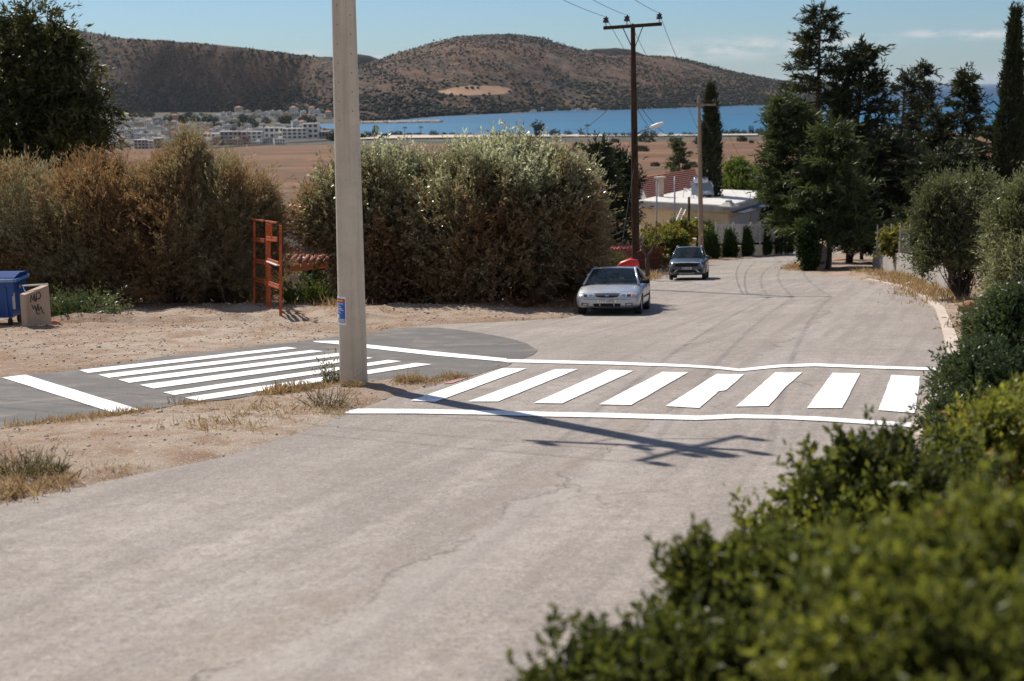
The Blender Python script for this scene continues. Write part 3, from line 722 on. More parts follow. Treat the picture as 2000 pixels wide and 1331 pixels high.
# scrub on the two near hills, one mass nobody could count
ICO = bmesh.new(); bmesh.ops.create_icosphere(ICO, subdivisions=1, radius=1.0); ICO.verts.ensure_lookup_table()
ICO_V = np.array([v.co[:] for v in ICO.verts]); ICO_F = np.array([[v.index for v in f.verts] for f in ICO.faces]); ICO.free()
def blobs(name, C, S, tint, mat, squash=.7, rng=RNG, jag=.25):
    n, k = len(C), len(ICO_V)
    V = ICO_V[None] * (1 + jag * (rng.random((n, k, 1)) * 2 - 1)) * S[:, None, None]; V[:, :, 2] *= squash; V += C[:, None, :]
    Fx = ICO_F[None] + (np.arange(n) * k)[:, None, None]
    return link(name, fast_mesh(name, V.reshape(-1, 3), Fx.reshape(-1, 3), mat, np.repeat(tint, len(ICO_F))))
CS, SS = [], []
for lab, cnt in (('broad brown hill of the headland dotted with dark scrub', 22000), ('long dark scrubby hill above the town on the left', 19000)):
    Xw, r, Z, nr = HILLS[lab]; i = RNG.integers(0, Xw.shape[0], cnt * 3); j = (RNG.random(cnt * 3) ** 1.25 * (nr - 1)).astype(int)
    x, y, z = Xw[i, j], r[i, j], Z[i, j]
    keep = (fbm(np.column_stack([x, y]) * .006 + 3, 4) + RNG.random(len(x)) * .25 > .52) & (z > SEA_Z + 3) & ~(((x + 76) / 98) ** 2 + ((z + 4) / 15) ** 2 < 1)
    x, y, z = x[keep][:cnt], y[keep][:cnt], z[keep][:cnt]; n = len(x)
    low = np.clip(1 - (z - SEA_Z) / 90, 0, 1)
    CS.append(np.column_stack([x + RNG.normal(0, 9, n), y + RNG.normal(0, 9, n), z])); SS.append((1.5 + 2.4 * RNG.random(n) ** 2) * (1 + low * .8))
# dark wood along the foot of the hills, above the town and the shore
for lab, cnt in (('broad brown hill of the headland dotted with dark scrub', 1500), ('long dark scrubby hill above the town on the left', 4500)):
    Xw, r, Z, nr = HILLS[lab]; i = RNG.integers(0, Xw.shape[0], cnt); j = (RNG.random(cnt) ** 2.2 * nr * .28).astype(int) + 1
    x, y, z = Xw[i, j], r[i, j], Z[i, j]; keep = (fbm(np.column_stack([x, y]) * .01 + 8, 3) > .42) & (z > SEA_Z + 1); CS.append(np.column_stack([x, y, z + 1.5])[keep]); SS.append(3.0 + 3.5 * RNG.random(int(keep.sum())))
CS, SS = np.concatenate(CS), np.concatenate(SS)
tag(blobs('hillside_scrub', CS, SS, RNG.random(len(CS)), M['scrub']), 'dark green scrub dotting the slopes of the hills', 'scrub', kind='stuff')
# pier of stones in the bay
P0, P1 = flat(706, 241.5, SEA_Z), flat(862, 239, SEA_Z)
c = []
for i in range(420):
    t = RNG.random(); w = (1 - abs(2 * RNG.random() - 1)) ; s = RNG.choice([-1, 1])
    c.append((P0.x + (P1.x - P0.x) * t, P0.y + (P1.y - P0.y) * t + s * (1 - w) * 13 + 6 * math.sin(t * 9), SEA_Z + .4 + 2.0 * w))
breakwater = blobs('breakwater', np.array(c), 2.0 + 1.8 * RNG.random(420), RNG.random(420), M['pebble'], .6)
tag(breakwater, 'low stone breakwater reaching into the bay right of the concrete pole', 'breakwater')

# ------------------------------------------------------------------ plants
def rdir(n, rng):
    return nrm(rng.normal(size=(n, 3)))
def leaf_mesh(name, P, D, L, W, tint, mat, rng, parent=None, flat_=0.0):
    """one diamond blade per leaf; P base points, D long axes"""
    n = len(P); L = np.broadcast_to(np.asarray(L, float), (n,)); W = np.broadcast_to(np.asarray(W, float), (n,))
    R_ = rdir(n, rng); R_[:, 2] *= (1 - flat_)
    S = nrm(np.cross(D, R_)) * W[:, None] * .5; m = P + D * (L * .45)[:, None]
    V = np.stack([P, m + S, P + D * L[:, None], m - S], 1).reshape(-1, 3)
    return link(name, fast_mesh(name, V, np.arange(n * 4).reshape(n, 4), mat, tint), parent)
def twigs(C, A, per, length, spread, rng):
    """leaves set along twigs that start at C and run along A"""
    n = len(C); t = rng.random((n, per)); le = length * (.42 + 1.5 * rng.random(n) ** 3 + .25 * rng.random(n))
    P = C[:, None] + A[:, None] * (t * le[:, None])[..., None] + rng.normal(size=(n, per, 3)) * .035 * length
    D = nrm((A[:, None] * .8 + rng.normal(size=(n, per, 3)) * spread).reshape(-1, 3))
    return P.reshape(-1, 3), D, t.ravel()
def lobes_points(lobes, n, rng, depth=.5, lump=.28, freq=2.2, seed=0.0, low=-.75):
    """points through the outer part of a set of ellipsoid lobes, with an uneven outline and gaps"""
    lo = np.array(lobes, float); w = (lo[:, 3] * lo[:, 4] + lo[:, 3] * lo[:, 5]) ; k = rng.choice(len(lo), n * 2, p=w / w.sum())
    d = rdir(n * 2, rng); d = np.where((d[:, 2] < low)[:, None], d * np.array([1, 1, -1]), d); o = lo[k]
    r = 1 + lump * 2 * (fbm(d * freq + seed + k[:, None] * 3.7, 3) - .5); r = r * (1 - depth * rng.random(n * 2) ** 1.6)
    P = o[:, :3] + d * o[:, 3:6] * r[:, None]
    g = fbm(P * 1.3 + seed + 50, 3) + .35 * rng.random(n * 2)                     # gaps between clumps
    keep = np.argsort(-g)[: n]; keep.sort()
    return P[keep], nrm(d[keep] / o[keep, 3:6]), k[keep], r[keep]
def branches(base, tips, r0, mat, parent, rng, name='branches', sides=5, sag=.15):
    mb = MB()
    for t in tips:
        b = Vector(base[rng.integers(len(base))]); t = Vector(t); L = (t - b).length
        t = b + (t - b) * (.55 + .4 * rng.random()); m1 = b.lerp(t, .4) + Vector(rng.normal(size=3) * .07 * L); m1.z += sag * L * .5; pts = []
        for k in range(7):
            u = k / 6; p = b * (1 - u) ** 2 + m1 * 2 * u * (1 - u) + t * u * u; pts.append(p + Vector(rng.normal(size=3) * .012 * L * (0 < k)))
        k = r0 * (.35 + .8 * rng.random() ** 2); mb.tube(pts, [k * (1 - .88 * i / 6) for i in range(7)], sides, 0, False)
    return mb.build(name, mat, parent)

def shrub(name, label, cat, lobes, base, n, per, leaf, mat, seed, group=None, twig=.4, spread=.5, depth=.5, up=.45, tint=None, nb=40, br=.035, bmat='twig', lump=.28, freq=2.2, low=-.75):
    rng = np.random.default_rng(seed)
    root = tag(empty(name, base[0]), label, cat, group); off = Vector(base[0])
    lob = [(l[0] - off.x, l[1] - off.y, l[2] - off.z, *l[3:]) for l in lobes]
    C, N, k, r = lobes_points(lob, n, rng, depth, lump, freq, seed, low)
    A = nrm(N + np.array([0, 0, up]) + rng.normal(size=(n, 3)) * .35)
    P, D, t = twigs(C, A, per, twig, spread, rng)
    ct = fbm(C * .75 + seed, 3); ct = (ct - .5) * 1.7 + .5
    if tint is not None: ct = tint(C, r, ct, rng)
    ti = np.clip(np.repeat(ct, per) + .16 * (t - .5) + rng.normal(size=n * per) * .10, 0, 1)
    Ls = leaf[0] * (.65 + .7 * rng.random(n * per)); leaf_mesh('crown', P, D, Ls, Ls * leaf[1], ti, M[mat], rng, root)
    bl = [tuple(Vector(b) - off) for b in base]
    branches(bl, C[rng.integers(0, n, nb)], br, M[bmat], root, rng, 'branches')
    return root
def ground_pt(px, py, dz=0.0):
    p = gnd(px, py); return Vector((p.x, p.y, gz(p.x, p.y) + dz))
def foot(px, Y):
    p = at(px, 600, Y); return Vector((p.x, p.y, gz(p.x, p.y)))
def lobe(px, py, Y, rx, rz, ry=None):
    """ellipsoid lobe seen at a pixel, at distance Y; radii in photograph pixels across and up"""
    c = at(px, py, Y); s = Y / F
    return (c.x, c.y, c.z, rx * s, (ry or (rx + rz) / 2) * s, rz * s)

# --- the big silvery bushes between the pole and the parked cars
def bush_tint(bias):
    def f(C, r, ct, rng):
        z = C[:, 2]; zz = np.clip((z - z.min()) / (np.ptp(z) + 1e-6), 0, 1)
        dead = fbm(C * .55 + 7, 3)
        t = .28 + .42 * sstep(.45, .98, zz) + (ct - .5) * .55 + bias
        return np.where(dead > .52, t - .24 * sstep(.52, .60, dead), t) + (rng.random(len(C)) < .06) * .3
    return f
YB = 42.8
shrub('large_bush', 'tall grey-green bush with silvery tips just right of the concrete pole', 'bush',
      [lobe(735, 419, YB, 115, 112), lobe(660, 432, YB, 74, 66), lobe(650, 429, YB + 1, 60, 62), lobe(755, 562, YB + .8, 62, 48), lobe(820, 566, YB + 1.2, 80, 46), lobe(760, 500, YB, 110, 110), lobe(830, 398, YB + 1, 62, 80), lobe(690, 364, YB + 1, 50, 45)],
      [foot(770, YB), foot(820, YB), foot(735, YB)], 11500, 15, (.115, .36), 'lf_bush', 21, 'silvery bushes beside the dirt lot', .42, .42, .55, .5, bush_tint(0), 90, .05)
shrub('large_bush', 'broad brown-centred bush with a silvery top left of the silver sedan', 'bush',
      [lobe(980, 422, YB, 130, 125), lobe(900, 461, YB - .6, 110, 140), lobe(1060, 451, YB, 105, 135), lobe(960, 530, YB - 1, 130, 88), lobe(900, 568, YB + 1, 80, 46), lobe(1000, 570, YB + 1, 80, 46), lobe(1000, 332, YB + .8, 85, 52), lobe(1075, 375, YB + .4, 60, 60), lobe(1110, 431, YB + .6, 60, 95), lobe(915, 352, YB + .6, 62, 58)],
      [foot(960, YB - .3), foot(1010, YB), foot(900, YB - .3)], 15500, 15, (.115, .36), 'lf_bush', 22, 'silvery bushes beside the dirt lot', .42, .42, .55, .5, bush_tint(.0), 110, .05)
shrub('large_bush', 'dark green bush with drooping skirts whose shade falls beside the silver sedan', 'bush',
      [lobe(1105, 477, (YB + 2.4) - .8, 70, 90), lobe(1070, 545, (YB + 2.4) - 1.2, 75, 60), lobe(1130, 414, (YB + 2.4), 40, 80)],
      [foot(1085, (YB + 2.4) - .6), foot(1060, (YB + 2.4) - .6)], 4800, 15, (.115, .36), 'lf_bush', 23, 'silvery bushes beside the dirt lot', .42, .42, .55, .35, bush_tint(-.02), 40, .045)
# --- the dry brown bushes along the left
def dry_tint(bias):
    def f(C, r, ct, rng): return .42 + (ct - .5) * 1.0 + bias + (rng.random(len(C)) < .05) * .25
    return f
YL = 42.5
for (lab, lobes_, base, n, sd, bias) in (
    ('olive-brown feathery bush behind the blue waste bin', [lobe(40, 456, YL, 110, 110), lobe(-40, 496, YL, 110, 130), lobe(100, 500, YL - .4, 90, 105), lobe(60, 432, YL + .6, 90, 55), lobe(50, 562, YL + 1.6, 90, 52)], [foot(40, YL), foot(90, YL)], 6200, 31, .12),
    ('tall rusty-brown bush behind the heap of cut branches', [lobe(190, 440, YL, 95, 105), lobe(160, 510, YL - .5, 95, 110), lobe(230, 490, YL - .3, 75, 120), lobe(200, 370, YL + .4, 70, 45), lobe(190, 562, YL + 1.6, 90, 52)], [foot(175, YL), foot(215, YL)], 6400, 32, -.06),
    ('highest brown bush with an upright plume in the middle of the left thicket', [lobe(345, 426, YL, 85, 110), lobe(320, 503, YL - .6, 90, 110), lobe(368, 330, YL + .2, 34, 56), lobe(282, 412, YL + .3, 44, 66), lobe(400, 463, YL, 70, 110), lobe(340, 562, YL + 1.6, 90, 52)], [foot(335, YL), foot(365, YL)], 6800, 33, .0),
    ('thin brown bush with bare stems left of the rusty frame', [lobe(460, 435, YL, 75, 105), lobe(440, 510, YL - .5, 80, 90), lobe(505, 485, YL + .4, 50, 100), lobe(470, 380, YL + .4, 55, 45), lobe(450, 562, YL + 1.6, 90, 52)], [foot(440, YL), foot(470, YL)], 5000, 34, .05)):
    shrub('dry_bush', lab, 'bush', lobes_, base, int(n * 1.55), 17, (.125, .15), 'lf_dry', sd, 'dry bushes along the dirt lot', .46, .32, .65, .65, dry_tint(bias), 110, .045, lump=.38)

# --- gum tree on the far left
Yg = 62.0
b0 = at(40, 470, Yg); b0.z = gz(b0.x, b0.y)
rngE = np.random.default_rng(5)
gl = [lobe(75, 52, Yg, 33, 36), lobe(36, 72, Yg, 28, 40), lobe(102, 108, Yg, 46, 44), lobe(55, 150, Yg, 75, 58), lobe(152, 148, Yg, 42, 36), lobe(0, 140, Yg, 52, 52), lobe(-60, 180, Yg, 75, 95), lobe(110, 212, Yg - .6, 68, 46), lobe(186, 222, Yg, 34, 32), lobe(168, 262, Yg - .4, 46, 30),
      lobe(55, 245, Yg - 1, 88, 56), lobe(125, 300, Yg - 1, 66, 38), lobe(30, 315, Yg - .5, 90, 50), lobe(-60, 290, Yg, 80, 80), lobe(60, 355, Yg, 80, 30)]
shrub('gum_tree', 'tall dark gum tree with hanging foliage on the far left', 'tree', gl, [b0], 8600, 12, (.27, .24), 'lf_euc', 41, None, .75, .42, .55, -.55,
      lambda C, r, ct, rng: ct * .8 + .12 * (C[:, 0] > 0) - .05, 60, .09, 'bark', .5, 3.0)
g_root = [o for o in bpy.data.objects if o.name.startswith('gum_tree')][0]
tr = MB().tube([(0, 0, -.3), (.1, .2, 3.5), (-.1, 0, 7), (.3, 0, 10)], [.42, .34, .24, .08], 9); tr.build('trunk', M['palebark'], g_root)

# --- conifers on the right
def conifer(name, label, px, top, Y, width, nb, seed, mat='lf_con', droop=.15, pw=.8, start=.12, leaf=(.34, .2), group=None, per=14, gap=.3, lean=0.0, tuft=.68, base_py=None, prof=None, clump=5, bark='bark', sprout=0, hidden=None):
    rng = np.random.default_rng(seed)
    t = at(px, top, Y); b = Vector((t.x, t.y, gz(t.x, t.y)))
    root = tag(empty(name, b), label, 'tree', group); H = t.z - b.z; lw = width * Y / F
    mb = MB(); ln = lean * H
    def ax(z): return Vector((ln * (z / H) ** 1.5, 0, z))
    mb.tube([ax(k * H / 8) + Vector((rng.normal() * .05, rng.normal() * .05, 0)) for k in range(9)], [max(.03, .030 * H * (1 - k / 8.3) ** .8 * .62) for k in range(9)], 7)
    Cs, As, Ts = [], [], []
    for i in range(nb):
        f = start + (1 - start) * (i + rng.random()) / nb; f = min(f, .995)
        if rng.random() < gap * .5: continue
        sh = prof(f) if prof else (1 - f) ** pw
        l = lw * (sh * (.55 + .6 * rng.random()) + .05); az = rng.random() * 6.283
        o = Vector((math.cos(az), math.sin(az), 0)); p0 = ax(f * H); dr = droop * (1 - f * .8)
        pts = [p0, p0 + o * l * .4 + Vector((0, 0, -dr * l * .25)), p0 + o * l * .75 + Vector((0, 0, -dr * l * .55)), p0 + o * l + Vector((0, 0, -dr * l * .55 + (.12 - .4 * min(droop, 0)) * l))]
        mb.tube(pts, [.035 + .02 * l, .03 + .01 * l, .02, .008], 4, 0, False)
        kk = max(2, int(clump * (.4 + l / max(lw, .1))))
        for j in range(kk):
            s = .22 + .78 * (j + rng.random()) / kk; q = pts[0].lerp(pts[1], s / .4) if s < .4 else (pts[1].lerp(pts[2], (s - .4) / .35) if s < .75 else pts[2].lerp(pts[3], min(1, (s - .75) / .25)))
            for q2 in range(3):
                side = Vector((-o.y, o.x, 0)) * rng.normal() * .55
                Cs.append(q + side * .25 * l * (1 - .4 * s) * (q2)); As.append(o * .8 + side + Vector((0, 0, .15 - dr + rng.normal() * .2))); Ts.append(rng.normal() * .16 + .42 + .12 * s)
    for z in np.linspace(.86, 1, 10):
        Cs.append(ax(H * z)); As.append(Vector((rng.normal() * .4, rng.normal() * .4, 1))); Ts.append(.5)
    C = np.array([c[:] for c in Cs]); A = nrm(np.array([a[:] for a in As]))
    P, D, t_ = twigs(C, A, per, tuft, .42, rng)
    ti = np.clip(np.repeat(np.array(Ts), per) + rng.normal(size=len(P)) * .12 + .2 * (t_ - .5), 0, 1)
    Ls = leaf[0] * (.6 + .8 * rng.random(len(P)))
    leaf_mesh('crown', P, D, Ls, Ls * leaf[1], ti, M[mat], rng, root)
    mb.build('trunk', M[bark], root)
    return root
CG = 'conifers beside the road on the right'
def p_spire(f): return (.10 + .9 * (1 - f) ** 1.1) if f < .62 else .42 * (1 - f) / .38 + .10
conifer('conifer_tree', 'tallest ragged conifer with a thin bare spire and bent side boughs', 1602, 20, 92, 122, 130, 51, 'lf_con', .12, .8, .16, (.36, .22), CG, 14, .3, prof=p_spire, clump=6)
conifer('conifer_tree', 'dense twin-topped conifer with upswept boughs right beside the tallest one', 1672, 92, 90, 98, 115, 52, 'lf_con', -.55, .55, .14, (.40, .22), CG, 15, .2, .03, .7, clump=6)
conifer('conifer_tree', 'bushy green pine leaning over the road at the left end of the conifer row', 1592, 196, 80, 96, 80, 53, 'lf_pine', -.1, .45, .2, (.40, .20), CG, 16, .15, -.17, clump=7)
conifer('conifer_tree', 'low dark pine in front of the two highest conifers', 1625, 250, 77, 100, 84, 54, 'lf_pine', .05, .5, .22, (.38, .20), CG, 15, .15, clump=7)
conifer('conifer_tree', 'ragged conifer with a hooked top standing before the sea', 1762, 146, 100, 78, 90, 55, 'lf_con', .3, .6, .15, (.36, .22), CG, 14, .35, .015, clump=5)
conifer('conifer_tree', 'slim conifer with a sharp double spire before the sea', 1800, 128, 104, 58, 100, 56, 'lf_con', .2, .7, .15, (.36, .22), CG, 14, .2, clump=5)
conifer('conifer_tree', 'small pointed conifer filling the gap before the blue water', 1830, 218, 96, 52, 60, 57, 'lf_con', .1, .7, .1, (.36, .22), CG, 14, .2, clump=5)
conifer('conifer_tree', 'neat conical fir standing alone before the sea', 1886, 142, 95, 92, 92, 58, 'lf_con', .18, .9, .12, (.38, .22), CG, 15, .15, clump=6)
conifer('conifer_tree', 'low dark conifer closing the row behind the wire fence', 1735, 275, 86, 95, 75, 59, 'lf_con', .05, .5, .1, (.38, .22), CG, 15, .1, clump=7)
conifer('conifer_tree', 'dark spreading conifer between the fir and the right-hand olive trees', 1850, 300, 80, 105, 80, 60, 'lf_con', .05, .45, .08, (.38, .22), CG, 15, .1, clump=7)
conifer('conifer_tree', 'dark shaded conifer with a bare lower trunk behind the gate pillars', 1690, 300, 98, 100, 80, 64, 'lf_con', .05, .45, .15, (.38, .22), CG, 15, .1, clump=7)
conifer('conifer_tree', 'dark conifer filling in under the slender cypress', 1945, 250, 86, 100, 85, 62, 'lf_con', .05, .45, .06, (.38, .22), CG, 15, .1, clump=7)

def column_tree(name, label, px, top, bot, Y, width, n, seed, mat, tip=.5, group=None, leaf=(.22, .3), cat='tree', per=9, lean=0.0, shape=None):
    rng = np.random.default_rng(seed); t = at(px, top, Y); b = Vector((t.x, t.y, gz(t.x, t.y))); zb = at(px, bot, Y).z if bot else b.z
    H = t.z - b.z; z0 = max(0, zb - b.z); w = width * Y / F / 2; root = tag(empty(name, b), label, cat, group)
    f = rng.random(n) ** .9; az = rng.random(n) * 6.283
    sh = shape(f) if shape else np.minimum(1, (1 - f) / tip) ** .75 * (.55 + .45 * sstep(0, .15, f))
    rr = w * sh * (1 + .30 * (fbm(np.column_stack([np.cos(az) * 1.4, np.sin(az) * 1.4, f * H * .9]) + seed, 3) - .5) * 2) * (1 - .5 * rng.random(n) ** 2)
    z = z0 + f * (H - z0); C = np.column_stack([rr * np.cos(az) + lean * f * H, rr * np.sin(az), z])
    A = nrm(np.column_stack([np.cos(az) * .45, np.sin(az) * .45, np.full(n, 1.0)]) + rng.normal(size=(n, 3)) * .2)
    P, D, t_ = twigs(C, A, per, .35 * (w + .4), .3, rng)
    ti = np.clip(np.repeat(fbm(C * 1.2 + seed, 3), per) + rng.normal(size=len(P)) * .12, 0, 1); Ls = leaf[0] * (.6 + .8 * rng.random(len(P)))
    leaf_mesh('crown', P, D, Ls, Ls * leaf[1], ti, M[mat], rng, root)
    MB().tube([(0, 0, -.2), (lean * H * .5, 0, H * .5), (lean * H * .92, 0, H * .92)], [.02 * H, .014 * H, .02], 6).build('trunk', M['bark'], root)
    return root
column_tree('cypress_tree', 'slender dark cypress rising at the right edge of the scene', 1984, 28, None, 84, 50, 4200, 61, 'lf_con', .55, None, (.22, .3), lean=0.0)
column_tree('cypress_tree', 'single black-green cypress behind the paler utility pole', 1389, 174, None, 128, 36, 3200, 63, 'lf_con', .35, None, (.28, .3))
CN = 'clipped cone shrubs along the white railing'
for i, (px, top, Y, w) in enumerate(((1388, 464, 107, 37), (1424, 459, 111, 35), (1456, 455, 115.5, 32), (1491, 452, 121, 35), (1528, 428, 124, 46))):
    lab = ('smallest-gapped clipped cone shrub directly right of the paler utility pole', 'clipped cone shrub second from the paler utility pole', 'narrowest clipped cone shrub in the middle of the row of five',
           'clipped cone shrub fourth from the paler utility pole', 'biggest clipped cone shrub nearest the dark conifers')[i]
    column_tree('cone_shrub', lab, px, top, None, Y, w, 1500 if i < 4 else 2400, 70 + i, 'lf_cone', .8, CN, (.15, .35), 'shrub', 8, shape=lambda f: np.clip(1 - f, 0, 1) ** .75 * (.80 + .35 * sstep(0, .3, f)))
    if i == 0: [o for o in bpy.data.objects if o.name == 'cone_shrub'][0]['label'] = 'clipped cone shrub directly right of the paler utility pole'

# garden greenery round the right-hand house
shrub('round_tree', 'bright green umbrella-shaped pine behind the flat-roofed house', 'tree', [lobe(1437, 350, 150, 32, 22), lobe(1465, 362, 150, 26, 18), lobe(1440, 375, 148, 40, 12)], [at(1440, 430, 150)], 1500, 12, (.5, .2), 'lf_lime', 81, None, .7, .5, .5, .5, None, 10, .08, 'bark')
conifer('norfolk_pine', 'tiered dark green pine in the dry field behind the tiled roof', 1326, 276, 190, 40, 46, 82, 'lf_pine', -.15, .7, .3, (.5, .24), None, 12, .1, clump=6)
conifer('conifer_tree', 'pointed dark conifer between the big bush and the wooden utility pole', 1170, 284, 78, 56, 70, 83, 'lf_con', .15, .8, .1, (.36, .22), CG, 14, .2, clump=5)
shrub('garden_tree', 'dull olive tree left of the wooden utility pole', 'tree', [lobe(1190, 350, 82, 48, 45), lobe(1165, 400, 80, 40, 60), lobe(1205, 410, 82, 36, 50)], [at(1185, 510, 82)], 2600, 12, (.26, .24), 'lf_con', 84, None, .5, .5, .5, .3, None, 30, .06, 'bark')
shrub('vine', 'yellowing vines climbing the brown fence beside the wooden utility pole', 'vine', [lobe(1275, 488, 84, 28, 24), lobe(1305, 478, 86, 34, 24), lobe(1260, 506, 82, 22, 20), lobe(1328, 458, 92, 22, 18)], [at(1270, 525, 83), at(1310, 520, 85)], 1500, 11, (.20, .6), 'lf_vine', 85, None, .4, .8, .6, .2, lambda C, r, ct, rng: ct * 1.1, 26, .02, 'twig', low=-1)
shrub('garden_shrub', 'leafy green shrub under the flat-roofed house wall', 'shrub', [lobe(1350, 462, 117, 28, 22), lobe(1383, 462, 119, 32, 18), lobe(1415, 456, 122, 20, 12)], [foot(1370, 119)], 1500, 11, (.24, .55), 'lf_lime', 86, None, .4, .8, .6, .2, None, 20, .02, low=-1)
shrub('garden_shrub', 'dark rounded bush at the house corner behind the biggest cone shrub', 'shrub', [lobe(1512, 432, 128, 24, 24), lobe(1535, 425, 128, 18, 22)], [at(1515, 480, 128)], 900, 11, (.26, .5), 'lf_cone', 87, None, .4, .8, .6, .2, None, 10, .02)
shrub('hedge_column', 'clipped ivy-green gate hedge under the conifers', 'hedge', [lobe(1577, 478, 75, 14, 28), lobe(1577, 455, 75, 14, 22), lobe(1579, 508, 75, 15, 20)], [gnd(1577, 528)], 1300, 11, (.14, .55), 'lf_cone', 88, None, .25, .7, .6, .2, None, 8, .02, low=-1)
shrub('weed_bush', 'pale yellow-green roadside bush behind the silver sedan', 'shrub', [lobe(1178, 534, 50, 28, 14), lobe(1203, 530, 50.5, 18, 12), lobe(1152, 545, 49, 22, 14)], [gnd(1175, 560)], 1500, 12, (.16, .16), 'lf_weed', 89, None, .28, .35, .6, .8, None, 20, .015)
shrub('vine', 'yellow-green creeper on the wire fence under the conifers', 'vine', [lobe(1780, 462, 66, 16, 26), lobe(1752, 475, 67, 20, 20), lobe(1735, 480, 67, 12, 16)], [gnd(1760, 535)], 700, 11, (.18, .6), 'lf_vine', 90, None, .35, .8, .6, .2, None, 12, .015, low=-1)
rngB = np.random.default_rng(91)
bt = tag(empty('bare_tree', gnd(1264, 548)), 'small forked bare tree trunk beside the wooden utility pole', 'tree')
q = MB(); s_ = gnd(1264, 548).y / F
q.tube([(0, 0, -.2), (.02, 0, .6), (-.02, 0, 1.1)], [.12, .10, .09], 7); q.tube([(-.02, 0, 1.05), (-.25, 0, 1.5), (-.32, .1, 1.95)], [.085, .06, .03], 6); q.tube([(-.02, 0, 1.05), (.2, 0, 1.35), (.45, -.1, 1.8), (.5, 0, 2.05)], [.08, .06, .045, .02], 6)
q.build('trunk', M['bark'], bt)
P, D, t_ = twigs(np.array([(-.32, .1, 1.95), (.45, -.1, 1.8), (.1, 0, 2.0), (-.1, .1, 2.2), (.3, 0, 2.2)] * 14) + rngB.normal(size=(70, 3)) * .22, rdir(70, rngB), 10, .3, .7, rngB)
leaf_mesh('crown', P, D, .12, .06, rngB.random(len(P)), M['lf_vine'], rngB, bt)

# olive trees and the shrubs along the right bank
OG = 'olive trees on the right bank'
shrub('olive_tree', 'rounded green olive tree with a dark hollow above the rock', 'tree', [lobe(1866, 478, 43, 69, 63), lobe(1848, 413, 43, 35, 52), lobe(1826, 448, 43, 40, 45), lobe(1911, 408, 43.6, 34, 47), lobe(1891, 528, 42.5, 47, 48), lobe(1841, 513, 42.6, 42, 39)], [foot(1875, 43), foot(1890, 43.2)], 8600, 13, (.105, .3), 'lf_olive', 101, OG, .4, .45, .5, .6,
      lambda C, r, ct, rng: ct * .85 - .06, 60, .05, 'bark', .4)
shrub('olive_tree', 'grey-brown olive tree cut by the right edge of the scene', 'tree', [lobe(2011, 464, 36, 66, 100), lobe(2086, 494, 36, 90, 120), lobe(2001, 554, 35, 56, 66), lobe(2036, 404, 36.5, 66, 50)], [foot(1995, 36), foot(2040, 36)], 8600, 13, (.10, .28), 'lf_olive', 102, OG, .38, .45, .5, .5,
      lambda C, r, ct, rng: .62 + (ct - .5) * .7, 60, .05, 'bark', .35)
def bank_base(px, py, Y):
    p = at(px, py, Y); return Vector((p.x, p.y, gh(p.x, p.y)))
SG = 'evergreen shrubs on the bank at the right'
shrub('evergreen_shrub', 'dark small-leaved shrub highest on the right bank', 'shrub', [lobe(1990, 680, 15.5, 88, 100), lobe(1915, 770, 14.5, 82, 82), lobe(1990, 800, 14, 100, 90), lobe(2090, 640, 16, 110, 130), lobe(1860, 835, 13.8, 48, 44)], [bank_base(1960, 850, 14.6), bank_base(2020, 820, 15)], 11500, 13, (.046, .42), 'lf_dkg', 103, SG, .15, .5, .5, .5, None, 60, .02, lump=.42, freq=3.0)
shrub('evergreen_shrub', 'loose shrub with upright leafy shoots against the lower white line', 'shrub', [lobe(1645, 900, 7.4, 16, 26), lobe(1690, 910, 7.4, 16, 24), lobe(1742, 892, 7.6, 18, 26), lobe(1572, 922, 7.2, 16, 28), lobe(1535, 947, 7.2, 14, 26), lobe(1472, 1027, 7.0, 14, 30), lobe(1655, 967, 7.4, 48, 56), lobe(1580, 987, 7.2, 42, 50), lobe(1735, 972, 7.6, 62, 74), lobe(1520, 1072, 7.0, 62, 66), lobe(1640, 1102, 7.0, 120, 90), lobe(1780, 1052, 7.2, 110, 110), lobe(1900, 1072, 7.4, 120, 130), lobe(1850, 960, 8.0, 70, 84), lobe(1960, 920, 8.5, 90, 100), lobe(1990, 860, 9.5, 70, 80), lobe(1930, 880, 9.2, 60, 60)], [bank_base(1760, 1200, 7.2), bank_base(1660, 1200, 7.0)], 5000, 11, (.050, .48), 'lf_fg', 104, SG, .13, .6, .6, .9,
      lambda C, r, ct, rng: ct * .85 + .05, 90, .009, 'twig', .6, 3.6)
shrub('evergreen_shrub', 'spreading olive-green shrub nearest the road at the bottom', 'shrub', [lobe(1410, 1208, 5.1, 80, 74), lobe(1385, 1148, 5.2, 44, 46), lobe(1540, 1218, 5.0, 140, 110), lobe(1300, 1308, 4.8, 96, 66), lobe(1140, 1338, 4.7, 74, 50), lobe(1078, 1268, 4.75, 14, 26), lobe(1112, 1278, 4.75, 12, 24), lobe(1158, 1290, 4.75, 12, 22), lobe(1325, 1136, 5.2, 12, 26), lobe(1352, 1108, 5.2, 12, 26), lobe(1440, 1113, 5.2, 14, 24), lobe(1450, 1358, 4.6, 160, 90), lobe(1240, 1388, 4.6, 190, 50), lobe(1050, 1373, 4.6, 36, 26)], [bank_base(1450, 1480, 4.8), bank_base(1300, 1500, 4.7)], 4700, 11, (.042, .48), 'lf_fg', 105, SG, .11, .6, .6, .9,
      lambda C, r, ct, rng: ct * .85 + .08, 90, .007, 'twig', .6, 3.6)
